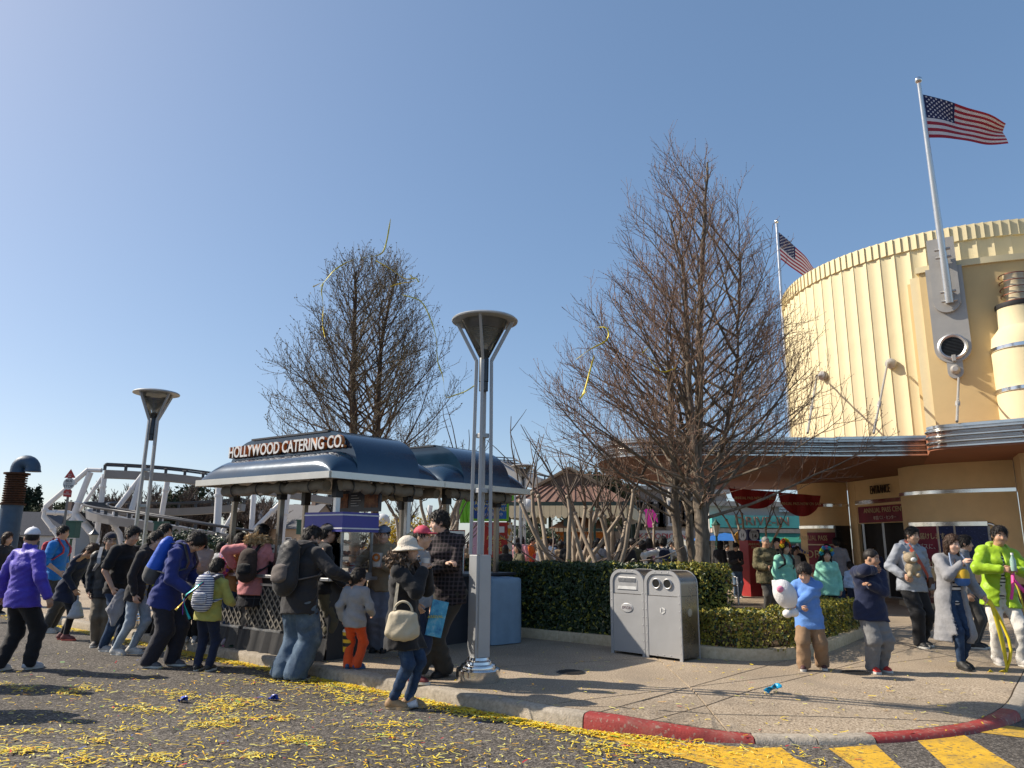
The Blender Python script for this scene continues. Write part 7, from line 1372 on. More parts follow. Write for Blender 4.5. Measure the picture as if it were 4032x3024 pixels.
def lantern(label, px, ytop, Y, kind='box', m_=GRN):
    p = at(px, ytop, Y); h = p[2]; t = thing('lamp_post', label, 'lamp post', (p[0], Y, 0), 0, 'small old-style lamp posts'); MB().lathe([(.12, 0), (.12, .25), (.07, .35), (.05, .5), (.04, h - .6), (.06, h - .55)], n=14).build('post', m_, t, 40)
    if kind == 'box': MB().box((0, 0, h - .28), (.34, .34, .5)).build('lantern_box', m_, t, bevel=.01); MB().box((0, 0, h - .01), (.40, .40, .05)).build('lid', m_, t)
    elif kind == 'globe': MB().ball((0, 0, h - .26), .26, 18, 12).build('globe', mat('globe_white', (.62, .63, .63), .35), t, 60); MB().lathe([(.10, h - .58), (.12, h - .5)], n=14).build('cup', m_, t, 40)
    else: MB().lathe([(.07, h - .55), (.15, h - .2), (.16, h - .18), (.05, h - .04), (.02, h)], n=8).build('lantern_head', mat('lantern_glass', (.35, .36, .33), .3), t, 30); MB().lathe([(.17, h - .19), (.17, h - .16), (.04, h - .02), (.01, h + .06)], n=8).build('cap', m_, t, 30)
lantern('green box lantern post in front of the coaster frame', 290, 2052, 24); lantern('green box lantern post beside the shrub bank', 636, 2055, 25); lantern('black lantern post between the queue heads', 372, 2085, 26, 'head', DARKMET); lantern('green box lantern seen under the kiosk roof', 1192, 2048, 28)
lantern('white globe lamp post left of the pavilion', 2076, 1964, 27, 'globe'); lantern('green lantern post in front of the pavilion', 2340, 1990, 24, 'head'); lantern('green lantern post near the striped kiosk', 2818, 2048, 27, 'head'); lantern('pale globe lamp under the kiosk roof behind the attendant', 1508, 2022, 26, 'globe')
# ------------------------------------------------------------------ pavilion, street fronts and signs beyond the hedge
PVY = 34.; p0 = at(2165, 2040, PVY); pv = thing('park_pavilion', 'open pavilion with brown metal roof and scalloped cream valance', 'pavilion', (at(2300, 2100, 36)[0], 37, 0), R(-14)); zE = at(2170, 2003, 34)[2]; zR = at(2290, 1905, 37)[2]; hw, hd = 2.75, 5.0
ROOFM = stripes('standing_seam_roof', (.20, .12, .095), (.16, .095, .075), 2.2, 0, .5, bump=.2); CRM = mat('valance_cream', (.58, .50, .34), .7, 0, .08); DGR = mat('pavilion_green', (.02, .04, .035), .5, .1, .2)
rz0, rz1, ins = zE + .22, zR - .35, 1.35
for nm, P_ in (('roof_slope', [(-hw, -hd, rz0), (hw, -hd, rz0), (hw - ins, -hd + ins, rz1), (-hw + ins, -hd + ins, rz1)]), ('roof_slope', [(hw, -hd, rz0), (hw, hd, rz0), (hw - ins, hd - ins, rz1), (hw - ins, -hd + ins, rz1)]), ('roof_slope', [(-hw, hd, rz0), (-hw, -hd, rz0), (-hw + ins, -hd + ins, rz1), (-hw + ins, hd - ins, rz1)]), ('roof_slope', [(hw, hd, rz0), (-hw, hd, rz0), (-hw + ins, hd - ins, rz1), (hw - ins, hd - ins, rz1)])): MB().add(P_, [(0, 1, 2, 3)]).build(nm, ROOFM, pv)
for i in range(-6, 7): x = i * .42; u = 1; MB().beam((x, -hd - .005, rz0 + .03), (x * (hw - ins) / hw, -hd + ins, rz1 + .03), .05, .05).build('roof_seam', ROOFM, pv)
w2 = hw - ins; MB().add([(-w2, -hd + ins, rz1), (w2, -hd + ins, rz1), (0, -hd + ins - .05, zR + .35)], [(0, 1, 2)]).build('gable_vent', mat('gable_wood', (.10, .075, .06), .8, 0, .3, 8), pv)
for s_ in (-1, 1): MB().beam((s_ * (w2 + .15), -hd + ins - .1, rz1 - .05), (0, -hd + ins - .1, zR + .42), .12, .14).build('bargeboard', mat('board_tan', (.27, .22, .16), .7), pv); MB().add([(s_ * (w2 + .1), -hd + ins - .2, rz1), (s_ * (w2 + .1), hd - ins, rz1), (0, hd - ins, zR + .38), (0, -hd + ins - .2, zR + .38)], [(0, 1, 2, 3)]).build('upper_roof', ROOFM, pv)
for i in range(24): MB().box((0, -hd + ins + i * .33, zR + .55), (.025, .025, .34)).build('ridge_baluster', DGR, pv)
MB().box((0, -hd + ins + 3.8, zR + .72), (.04, 7.7, .04)).build('ridge_rail', DGR, pv)
MB().box((0, 0, rz0 - .09), (2 * hw + .1, 2 * hd + .1, .16)).build('eaves', DGR, pv)
for s_, ax in ((-1, 'f'), (-1, 'l'), (1, 'r')):
    L = 2 * hw if ax == 'f' else 2 * hd; nn_ = int(L / .26)
    for i in range(nn_):
        c_ = -L / 2 + L * (i + .5) / nn_; k = L / nn_ * .94; ol = [(-k / 2, 0), (k / 2, 0), (k / 2, -.42)] + [(k / 2 * math.cos(a), -.42 - k / 2 * math.sin(a)) for a in np.linspace(.3, math.pi - .3, 5)] + [(-k / 2, -.42)]; M_ = FXm if ax == 'f' else np.array([[0, 0, s_], [1, 0, 0], [0, 1, 0.]]); MB().prism(ol[::-1] if ax != 'f' else ol, (0, .03), M_, (c_, -hd - .02, rz0 - .17) if ax == 'f' else (s_ * (hw + .02), c_, rz0 - .17)).build('valance_board', CRM, pv)
for x in (-hw + .2, 0, hw - .2):
    for y in (-hd + .2, -hd / 2, 0, hd / 2, hd - .2):
        if abs(x) < .1 and abs(y) < hd - .3: continue
        MB().beam((x, y, 0), (x, y, rz0 - .15), .16, .16).build('post', DGR, pv)
for y0 in np.arange(-hd + .2, hd - .3, hd / 2 - .1): MB().beam((-hw + .2, y0, 2.0), (-hw + .2, y0 + 2.3, 2.0), .06, .5).build('frieze', DGR, pv)
MB().beam((-hw + .2, -hd + .2, 2.05), (hw - .2, -hd + .2, 2.05), .06, .12).build('frieze', DGR, pv)
# game stall inside the pavilion
gs = thing('game_stall', 'orange and red game stall with WHEEL lettering under the pavilion', 'stall', (at(2285, 2150, 33)[0], 33, 0)); MB().box((0, 0, .5), (2.3, 1.2, 1.0)).build('stall_counter', mat('stall_red', (.35, .05, .02), .6, 0, .3, 3), gs); MB().box((0, .5, 1.55), (2.2, .1, 1.1)).build('stall_back', mat('stall_orange', (.50, .17, .02), .6, 0, .5, 4), gs); MB().add([(-1.4, -.8, 2.12), (1.4, -.8, 2.12), (1.4, .8, 2.12), (-1.4, .8, 2.12), (0, 0, 2.9)], [(0, 1, 4), (1, 2, 4), (2, 3, 4), (3, 0, 4)]).build('stall_roof', mat('stall_roof_brown', (.20, .09, .04), .7), gs)
for i in range(14): MB().box((-1.3 + i * .2, -.81, 2.04), (.16, .03, .16)).build('fringe', CRM, gs)
text('lettering', 'WHEEL', .36, mat('neon_red', (.55, .10, .04), .4), gs, (0, -.64, .80), None, .02, 1.1); MB().lathe([(.0, -.04), (.62, -.04), (.62, .04)], (-1.55, -.3, 1.15), 24, rotx(R(90))).build('prize_wheel', mat('wheel_yellow', (.60, .33, .02), .6), gs)
# street fronts
GB = ramp_mat('grey_brick', [(.3, (.16, .145, .135)), (.7, (.30, .28, .265))], 5, .9, 6, .3, 30, mixlow=.2); WINF = mat('sash_white', (.45, .45, .44), .6)
def front(label, x0, x1, ytop, Y, m_, rows, cols, wy=(1.4, 1.0), name='street_front', z0=3.6, dep=3.):
    a, b = at(x0, ytop, Y), at(x1, ytop, Y); h = a[2]; w = b[0] - a[0]; t = thing(name, label, 'building', ((a[0] + b[0]) / 2, Y, 0)); MB().box((0, dep / 2, h / 2), (w, dep, h)).build('wall', m_, t); MB().box((0, -.12, h + .1), (w + .3, .5, .28)).build('cornice', mat('cornice_stone', (.36, .34, .31), .8), t)
    for r_ in range(rows):
        for c_ in range(cols):
            x = -w / 2 + w * (c_ + .5) / cols; z = z0 + r_ * 2.6; 
            if z + wy[0] / 2 > h - .15: continue
            f = MB().box((x, -.03, z), (wy[1] + .22, .1, wy[0] + .22)).build('window', WINF, t); MB().box((x, -.084, z), (wy[1], .012, wy[0])).build('pane', mat('pane_dark', (.03, .035, .045), .15), f); MB().box((x, -.095, z), (wy[1], .01, .05)).build('glazing_bar', WINF, f); MB().box((x, -.12, z - wy[0] / 2 - .16), (wy[1] + .35, .22, .09)).build('sill', WINF, f)
    return t, w, h
fa, w_, h_ = front('grey brick street front behind the pavilion with sash windows', 2395, 2640, 1925, 52, GB, 2, 6); fb, wb_, hb_ = front('grey stone street front beyond the tree trunks', 2640, 2860, 1940, 50, mat('stone_front', (.26, .25, .24), .9, 0, .15, 3), 2, 5); fc, wc_, hc_ = front('pale diner front with a teal DRIVE-IN sign', 2790, 3150, 1990, 44, mat('diner_wall', (.42, .40, .38), .8, 0, .1), 0, 1)
# diner details
TEAL = mat('teal_sign', (.09, .42, .40), .5, 0, .12, 2); zt_ = lambda y: at(2980, y, 43.5)[2]
MB().box((0, -.35, (zt_(2030) + zt_(2078)) / 2), (wc_, .5, zt_(2030) - zt_(2078))).build('teal_fascia', TEAL, fc); MB().box((0, -.36, (zt_(2082) + zt_(2098)) / 2), (wc_, .4, zt_(2082) - zt_(2098))).build('brick_band', mat('pale_band', (.42, .33, .27), .8, 0, .3, 6), fc)
m = MB(); m.add([(-wc_ / 2, -.5, zt_(2098)), (wc_ / 2, -.5, zt_(2098)), (wc_ / 2, -1.5, zt_(2132)), (-wc_ / 2, -1.5, zt_(2132)), (wc_ / 2, -1.5, zt_(2138)), (-wc_ / 2, -1.5, zt_(2138))], [(0, 1, 2, 3), (3, 2, 4, 5)]); m.build('green_awning', mat('awning_green', (.02, .17, .12), .7, 0, .12), fc)
text('lettering', 'DRIVE-IN', .72, mat('diner_letter', (.22, .13, .10), .6), fc, (.2, -.66, (zt_(2030) + zt_(2078)) / 2), None, .04, 1.1); MB().box((0, -.06, 1.1), (wc_ - .2, .1, 2.0)).build('shop_glazing', mat('shop_dark', (.05, .055, .07), .2), fc)
for i in range(7): MB().box((-wc_ / 2 + wc_ * (i + .5) / 7, -.13, 1.1), (.12, .08, 2.1)).build('mullion', WINF, fc)
for i in range(6): MB().box((1.9, -.28, zt_(2020) + .15 + i * .16), (1.1, .06, .12)).build('shutter_slat', mat('shutter_blue', (.36, .46, .5), .6), fc)
sgn = thing('shop_sign', 'white shop board with red ROCK FOOD lettering among the trunks', 'sign', (at(2575, 2115, 40)[0], 40, at(2575, 2112, 40)[2])); MB().box((0, 0, 0), (3.6, .12, .62)).build('board', mat('board_white', (.55, .54, .52), .6), sgn); [text('lettering', w_, .42, mat('letter_red', (.45, .04, .05), .6), sgn, (x_, -.07, 0), None, .02) for w_, x_ in (('ROCK', -1.15), ('FOOD', .1), ('ICON', 1.2))]; MB().box((-1.5, .05, -1.1), (.1, .1, 1.7)).build('sign_post', DGR, sgn); MB().box((1.5, .05, -1.1), (.1, .1, 1.7)).build('sign_post', DGR, sgn)
clk = thing('street_clock', 'round white street clock beside the pavilion', 'clock', (at(2487, 2035, 36)[0], 36, 0)); zc_ = at(2487, 2035, 36)[2]; MB().lathe([(.34, -.08), (.36, -.06), (.36, .08), (.33, .09)], (0, 0, zc_), 32, rotx(R(90))).build('clock_face', mat('clock_white', (.55, .53, .48), .5), clk, 30); MB().box((0, .05, zc_ / 2 - .15), (.12, .12, zc_ - .35)).build('clock_post', DGR, clk)
for a, L in ((R(60), .2), (R(-30), .27)): MB().beam((0, -.1, zc_), (L * math.sin(a), -.1, zc_ + L * math.cos(a)), .02, .02).build('clock_hand', BLACK, clk)
pk = thing('pink_banner', 'bright pink star-shaped banner on the grey street front', 'banner', (at(2553, 2040, 49)[0], 49.0, at(2553, 2040, 49)[2])); MB().prism([(-.15, .6), (.3, .55), (.55, .2), (.62, -.3), (.4, -.1), (.32, -.6), (-.25, -.6), (-.18, 0), (-.5, .2)], (0, .05), FXm).build('cloth', mat('hot_pink', (.72, .03, .35), .6), pk)
# information board with screens right of the kiosk
ib = thing('info_sign', 'lime-framed ANNUAL PASS NOW ON SALE board with a round i badge', 'sign', (at(1920, 2150, 20)[0], 20, 0), R(-4)); ZI = lambda y: at(1940, y, 20)[2]
LIME = mat('lime_frame', (.16, .48, .02), .5, 0, .12); MB().box((.02, 0, (ZI(1960) + ZI(2052)) / 2), (1.08, .16, ZI(1960) - ZI(2052))).build('board_frame', LIME, ib, bevel=.03); MB().box((.06, -.085, (ZI(1965) + ZI(2046)) / 2), (.88, .02, ZI(1968) - ZI(2043))).build('screen', ramp_mat('screen_blue', [(.3, (.02, .03, .16)), (.7, (.03, .14, .40))], 1.2, .3, 2, 0), ib)
yw = mat('board_yellow', (.62, .52, .12), .5); text('lettering', 'ANNUAL PASS', .145, yw, ib, (.06, -.10, ZI(1983)), None, .004, .9); text('lettering', 'NOW ON SALE', .15, yw, ib, (.06, -.10, ZI(2006)), None, .004, .9); text('lettering', '年間パス発売中', .10, mat('board_white2', (.6, .6, .62), .5), ib, (.06, -.10, ZI(2027)), None, .004)
MB().lathe([(.115, -.03), (.115, .03)], (.62, -.05, ZI(1955)), 28, rotx(R(90))).build('info_badge', LIME, ib, 40); text('badge_letter', 'i', .20, BLACK, ib, (.62, -.085, ZI(1955)), None, .004, 1.2, .006); MB().lathe([(.12, 0), (.17, .2), (.16, .9), (.12, 1.0)], (-.42, 0, ZI(2055) - 1.0), 16).build('green_pod', LIME, ib, 40) if False else None
for k in range(3): MB().tube([(-.50 - k * .10, .02, ZI(2060)), (-.52 - k * .11, .02, ZI(2000)), (-.46 - k * .09, .02, ZI(1958))], [.06, .085, .05], 12).build('green_lobe', LIME, ib, 60)
MB().box((.22, 0, (ZI(2056)) / 2), (.62, .14, ZI(2056))).build('red_panel', ramp_mat('red_print', [(.4, (.30, .02, .02)), (.7, (.42, .05, .03))], 5, .5, 4, 0), ib); [text('lettering', w_, .15, yw, ib, (.24, -.08, ZI(2140 + dy)), None, .004, .85) for w_, dy in (('ANNUAL', -22), ('PASS', 0), ('CENTER', 22))]; MB().box((.34, -.08, ZI(2085)), (.22, .01, .16)).build('picture', SW, ib); MB().box((-.28, .02, ZI(2056) / 2), (.30, .12, ZI(2056))).build('pink_panel', mat('pale_pink', (.52, .32, .42), .6), ib); MB().box((.60, -.01, ZI(2056) / 2), (.12, .13, ZI(2056))).build('spotted_edge', ramp_mat('spotted', [(.45, (.50, .22, .03)), (.55, (.55, .5, .4))], 14, .6, 1, 0, voronoi=True), ib)
# plain thin poles, urn planter
for x, lb in ((2066, 'left of two thin grey poles beside the info sign'), (2090, 'right of two thin grey poles beside the info sign')): p = at(x, 1850, 19.5); t = thing('thin_pole', lb, 'pole', (p[0] - .25, 19.5, 0), 0, 'thin poles by the info sign'); MB().tube([(0, 0, 0), (0, 0, p[2] - .3)], .03, 10).build('shaft', STEEL, t, 60); MB().lathe([(.07, 0), (.07, .04), (.035, .06)], n=14).build('foot_plate', STEEL, t, 40)
ur = thing('urn_planter', 'pale stone urn planter with a clipped green top left of the pavilion', 'planter', (at(2078, 2150, 26)[0], 26, 0)); MB().lathe([(.5, 0), (.5, .2), (.35, .3), (.4, .5), (.8, 1.1), (.95, 1.3), (1.0, 1.4), (.9, 1.42)], n=28).build('urn', mat('urn_stone', (.40, .37, .34), .85, 0, .15), ur, 35); rr = np.random.default_rng(5); pts = rr.normal(size=(1500, 3)); pts /= np.linalg.norm(pts, axis=1)[:, None]; vs, fs = leaves(0, pts * [1.15, 1.15, .38] * rr.uniform(.8, 1.05, (1500, 1)) + [0, 0, 1.65], .05, None, rr); link('foliage', mesh_np('foliage', vs, fs, [LEAFD], False), ur)['kind'] = 'stuff'
# stage 14 pillar, striped kiosk, parasol
pl_ = thing('stage_pillar', 'red pillar topped by a blue cube with STAGE 14 discs', 'sign pillar', (at(2962, 2330, 22.2)[0], 22.2, 0), R(20)); zz_ = lambda y: at(2962, y, 22.2)[2]; MB().box((0, 0, zz_(2128) / 2), (.42, .42, zz_(2128))).build('pillar', mat('pillar_red', (.33, .025, .025), .45, 0, .25, 3), pl_, bevel=.01); MB().box((0, 0, (zz_(2086) + zz_(2128)) / 2 + .005), (.44, .44, zz_(2086) - zz_(2128))).build('cube', mat('cube_navy', (.015, .02, .08), .5), pl_, bevel=.01)
zc_ = (zz_(2086) + zz_(2128)) / 2
MB().lathe([(.165, 0), (.165, .01)], (0, -.221, zc_), 28, rotx(R(90))).build('disc', SW, pl_, 40); MB().lathe([(.165, 0), (.165, .01)], (-.221, 0, zc_), 28, roty(R(-90))).build('disc', SW, pl_, 40); text('lettering', '14', .19, INK, pl_, (0, -.234, zc_ - .04), None, .002, 1, .004); text('lettering', 'STAGE', .075, INK, pl_, (0, -.234, zc_ + .085), None, .002); text('lettering', '14', .17, INK, pl_, (-.234, 0, zc_ - .02), np.array([[0, 0, -1.], [-1, 0, 0], [0, 1, 0]]), .002)
text('lettering', 'ANNUAL\nPASS', .10, GOLD, pl_, (0, -.215, zz_(2150)), None, .003)
sk = thing('striped_stall', 'black and white striped stall with a blue canopy and yellow round sign', 'stall', (at(2870, 2200, 29)[0], 29, 0)); zs = lambda y: at(2870, y, 29)[2]
for i in range(12): MB().box((-.95 + i * .175, 0, zs(2160) / 2 + .3), (.17, .05, zs(2160) + .55)).build('stripe_board', BLACK if i % 2 else SW, sk)
m = MB(); hz = zs(2130); m.add([(-1.5, -.9, hz), (1.3, -.9, hz), (1.3, 1.0, hz), (-1.5, 1.0, hz), (-.1, 0, zs(2098))], [(0, 1, 4), (1, 2, 4), (2, 3, 4), (3, 0, 4)]); m.build('canopy', mat('canopy_blue', (.02, .13, .42), .6), sk); m = MB(); m.lathe([(.30, 0), (.30, .05)], (.25, -.95, zs(2122)), 28, rotx(R(90))).build('round_sign', mat('round_yellow', (.55, .30, .04), .6), sk, 40); text('lettering', 'THE\nPOPCORN', .12, INK, sk, (.25, -1.01, zs(2122)), None, .003)
for x in (-1.35, 1.2): MB().tube([(x, -.85, 0), (x, -.85, hz)], .035, 8).build('stall_post', STEEL, sk, 60)
ps = thing('parasol', 'blue and white parasol beside the column', 'parasol', (at(3134, 2160, 25)[0], 25, 0)); zt2 = at(3134, 2148, 25)[2]; m = MB(); N = 16; vs = [(0, 0, zt2 + .02)] + [(.62 * math.cos(2 * math.pi * i / N), .62 * math.sin(2 * math.pi * i / N), zt2 - .26) for i in range(N)]; m.v = vs; m.f = [(0, 1 + i, 1 + (i + 1) % N) for i in range(N)]; m.m = [(i // 2) % 2 for i in range(N)]; m.build('canopy', [mat('parasol_blue', (.03, .10, .42), .6), SW], ps); MB().tube([(0, 0, 0), (0, 0, zt2)], .02, 8).build('pole', STEEL, ps, 60)
gt = thing('market_tent', 'cream and green market tent behind the trunks', 'tent', (at(2660, 2150, 33)[0], 33, 0)); zt3 = at(2660, 2110, 33)[2]; m = MB(); m.v = [(-1.5, -1, zt3 - .7), (1.5, -1, zt3 - .7), (1.5, 1, zt3 - .7), (-1.5, 1, zt3 - .7), (0, 0, zt3)]; m.f = [(0, 1, 4), (1, 2, 4), (2, 3, 4), (3, 0, 4)]; m.m = [0, 1, 0, 1]; m.build('canopy', [mat('tent_cream', (.5, .47, .38), .7), mat('tent_green', (.03, .2, .13), .7)], gt)
for x in (-1.4, 1.4):
    for y in (-.9, .9): MB().tube([(x, y, 0), (x, y, zt3 - .7)], .03, 8).build('tent_pole', STEEL, gt, 60)
bn_ = thing('bench', 'metal-armed park bench behind the tree trunks', 'bench', (at(2800, 2330, 19)[0], 19, 0), R(12))
for i in range(4): MB().box((0, -.2 + i * .13, .45), (1.3, .1, .035)).build('seat_slat', mat('bench_wood', (.16, .10, .06), .7, 0, .3), bn_)
for i in range(3): MB().box((0, .30, .58 + i * .13), (1.3, .03, .1)).build('back_slat', mat('bench_wood', (.16, .10, .06), .7, 0, .3), bn_)
for x in (-.6, .6): MB().tube([(x, -.25, 0), (x, -.25, .66), (x, .1, .68), (x, .32, .60), (x, .34, 0)], .025, 8).build('arm_frame', STEEL, bn_, 60)
# ------------------------------------------------------------------ the crowd beyond the hedge
CR = 'crowd beyond the hedge'
def proto(tag_, **k):
    d = person('proto' + tag_, 'x', (0, 0), 0., 1.66, res=.026, cres=.028, detail=False, **k); return d['root']
PROT = [proto('a', top='jacket', thick=.03, hair='short'), proto('b', top='sweater', thick=.025, hair='bob', fm=True, hem=.05), proto('c', top='coat', thick=.03, hair='long', fm=True, hem=.14, aL=(.1, .4, -.7)), proto('d', top='hoodie', thick=.035, hair='short', aR=(-.1, .5, -.5), hem=.03)]
usedp = [False] * 4
CC = {'pink': (.60, .30, .34), 'orange': (.65, .14, .02), 'black': (.016, .016, .018), 'tan': (.33, .24, .15), 'white': (.62, .61, .6), 'blue': (.03, .08, .42), 'grey': (.26, .26, .27), 'olive': (.10, .09, .05), 'navy': (.02, .03, .08), 'red': (.38, .03, .04), 'denim blue': (.10, .15, .23), 'cream': (.5, .45, .36), 'brown': (.14, .08, .05)}
HN = {0: 'short-haired', 1: 'bob-haired', 2: 'long-haired', 3: 'short-haired'}
seen = set()
def crowd(px, ytop, Y, pr, colr, yaw, where, bot='black', hr=None):
    p = at(px, ytop, Y); src = PROT[pr]
    if not usedp[pr]: r_ = src; usedp[pr] = True
    else: r_ = copy_tree(src)
    lb = f"{HN[pr]} person in {colr} {where}"
    r_.location = (p[0], Y, 0); r_.rotation_euler = (0, 0, R(yaw)); k = min(1.12, max(.6, p[2] / 1.70)); r_.scale = (k, k, k); tag(r_, lb, 'person', CR)
    for ch in r_.children:
        m_ = {'trousers': cloth('crowd_' + bot, CC[bot])}.get(ch.name.split('.')[0])
        if ch.name.split('.')[0] in ('jacket', 'sweater', 'coat', 'hoodie'): m_ = cloth('crowd_' + colr, CC[colr])
        if ch.name.split('.')[0] == 'hair' and hr: m_ = hr
        if m_: ch.material_slots[0].link = 'OBJECT'; ch.material_slots[0].material = m_
    return r_
wA, wB, wC, wD, wE = 'in front of the urn planter', 'gathered before the pavilion', 'among the bare shrub trees', 'behind the hedge left of the thick trunks', 'beneath the far canopy edge'
CL = [(2035, 2110, 24, 1, 'pink', 170, wA), (2054, 2108, 24.5, 2, 'pink', 150, wA + ', rightmost'), (2042, 2132, 17, 1, 'olive', -60, 'just behind the hedge by the thin poles'), (2093, 2112, 25, 0, 'orange', 70, wA), (2118, 2116, 26, 1, 'black', -20, wA), (2142, 2114, 24, 3, 'tan', 175, wB), (2166, 2115, 22, 0, 'denim blue', 160, wB), (2180, 2112, 23, 3, 'black', 190, wB), (2120, 2150, 24, 1, 'red', 20, wA),
      (2262, 2132, 19, 1, 'black', 180, wC), (2288, 2130, 22, 2, 'grey', 170, wC), (2315, 2138, 18.5, 1, 'white', 180, wC), (2331, 2124, 23, 3, 'blue', 175, wC), (2347, 2134, 22, 0, 'navy', 180, wC), (2366, 2132, 21, 2, 'orange', 160, wC), (2300, 2128, 27, 1, 'cream', 90, wC), (2238, 2126, 28, 0, 'grey', 120, wB), (2215, 2128, 26, 3, 'brown', 180, wB), (2405, 2132, 24, 1, 'grey', 170, wC), (2432, 2136, 19, 2, 'white', 175, wD), (2463, 2112, 17, 2, 'black', 178, wD), (2490, 2112, 17.5, 0, 'olive', 180, wD), (2530, 2122, 18, 2, 'brown', 175, wD), (2545, 2160, 16, 1, 'black', 180, wD), (2568, 2128, 24, 3, 'red', 0, wD), (2590, 2125, 24, 1, 'cream', 10, wD), (2660, 2118, 17, 0, 'black', 170, 'against the left side of the thick trunks'),
      *[(2150 + k_ * 29, 2112 + (k_ * 7) % 16, 18.5 + (k_ * 5) % 7, (k_ * 3) % 4, ('white', 'red', 'tan', 'black', 'cream', 'blue', 'pink', 'grey')[k_ % 8], 150 + (k_ * 53) % 70, 'in the dense crowd row, ' + ORD[k_] + ' from the left') for k_ in range(17)], (2395, 2128, 30, 0, 'tan', 60, wC), (2350, 2126, 31, 1, 'pink', 30, wC), (2510, 2126, 30, 3, 'grey', 180, wD), (2640, 2128, 28, 2, 'navy', 20, wD), (2270, 2126, 32, 3, 'red', 45, wB), (2195, 2126, 31, 1, 'white', 60, wB), (3105, 2140, 22, 1, 'tan', 0, wE), (3125, 2150, 21, 1, 'cream', 20, wE), (3138, 2145, 23, 3, 'black', -20, wE), (2940, 2140, 27, 2, 'black', 100, wE), (2925, 2145, 30, 0, 'white', 0, wE), (2860, 2140, 28, 3, 'grey', 30, wE), (2780, 2135, 27, 1, 'navy', 60, wE), (1705, 2135, 20, 1, 'black', 60, 'under the kiosk roof behind the tray rack'), (1660, 2120, 22, 3, 'red', 100, 'under the kiosk roof behind the tray rack'), (1425, 2130, 21, 0, 'black', 150, 'behind the warming cabinet'), (950, 2130, 22, 1, 'grey', 160, 'beyond the woman in pink'), (1850, 2120, 21, 2, 'tan', 20, 'below the info sign'), (1990, 2140, 19, 1, 'black', 180, 'in front of the spotted panel of the info sign'), (3255, 2135, 19.5, 2, 'black', 170, 'in front of the column posters'), (3440, 2150, 19.8, 0, 'navy', 180, 'in the entrance doorway')]
for c_ in CL: crowd(*c_)
for k_, (x_, y_, pr_, cl_) in enumerate(((-6.35, 8.45, 0, 'grey'), (-5.65, 7.25, 3, 'navy'))):     # two passers-by whose shadows reach into the road at the lower left
    r_ = crowd(100, 2100, 10, pr_, cl_, 60, ('just beyond the left edge of the photo', 'nearest the camera beyond the left edge')[k_]); r_.location = (x_, y_, ROAD); r_.scale = (1, 1, 1)
wt = PB('whitetee', 'man in a white shirt with a navy backpack, hands on hips, behind the hedge', 2610, 2112, 15.4, 176, top='shirt_outer', topm=WHITEC, botm=NAVY, aR=(.35, -.05, -.55), aL=(.35, -.05, -.55), poleL=(1, -.3, 0), poleR=(1, -.3, 0), group=CR); backpack('whitetee', 'navy backpack on the man in the white shirt behind the hedge', NAVY, w=.13, h=.19, d=.08)
# ------------------------------------------------------------------ confetti
rc = np.random.default_rng(99)
CONF = [mat('confetti_yellow', (.78, .56, .015), .6, 0, .15, 3), mat('confetti_lemon', (.66, .60, .16), .6, 0, .15, 3), mat('confetti_orange', (.72, .36, .01), .6, 0, .1), mat('confetti_red', (.55, .03, .04), .6), mat('confetti_green', (.12, .45, .05), .6), mat('confetti_blue', (.04, .12, .5), .6)]
def confetti(pos, z, name, big=1., layer=0.):
    n = len(pos); a = rc.uniform(0, 2 * math.pi, n); L = rc.uniform(.010, .040, n) * big; w = rc.uniform(.0028, .0056, n) * big; e = np.stack([np.cos(a), np.sin(a), rc.normal(0, .09, n)], 1); b = np.stack([-np.sin(a), np.cos(a), rc.normal(0, .18, n)], 1)
    c = np.stack([pos[:, 0], pos[:, 1], np.full(n, z) + .006 + np.abs(rc.normal(0, .004, n)) + layer * rc.uniform(0, 1, n)], 1); up = np.zeros((n, 3)); up[:, 2] = rc.uniform(-.002, .004, n)
    vs = np.stack([c - e * L[:, None] - b * w[:, None], c - e * L[:, None] + b * w[:, None], c + up - b * w[:, None], c + up + b * w[:, None], c + e * L[:, None] - b * w[:, None], c + e * L[:, None] + b * w[:, None]], 1); vs[..., 2] = np.maximum(vs[..., 2], z + .003)
    if z > -.05: vs[..., 2] += np.array([pave_z(*p) for p in pos])[:, None]
    i = np.arange(n)[:, None] * 6; fs = np.concatenate([i + [[0, 2, 3, 1]], i + [[2, 4, 5, 3]]]); me = mesh_np(name, vs.reshape(-1, 3), fs, CONF, False); mi = rc.choice(6, n, p=[.60, .27, .09, .018, .012, .01]); me.polygons.foreach_set('material_index', np.concatenate([mi, mi]).astype(np.int32)); return me
pts = []
sA0, sA1 = kerb_s((-8.6, 14.3)), kerb_s((1.6, 6.4))
# drift against the kerb
s_ = rc.uniform(sA0 - 3, sA1, 19000); dens = .35 + .65 * (np.sin(s_ * 2.1) * .5 + .5) * (np.sin(s_ * .83 + 1) * .5 + .5) + .25; keep = rc.uniform(size=19000) < dens * np.interp(s_, [sA0 - 3, sA0, sA1 - 1.8, sA1], [.3, .9, 1, .2]); s_ = s_[keep]
off = -np.abs(rc.normal(0, .06 + .06 * np.sin(s_ * 1.3) ** 2, len(s_))) - .01; drift = np.array([on_kerb(a, b) for a, b in zip(s_, off)])
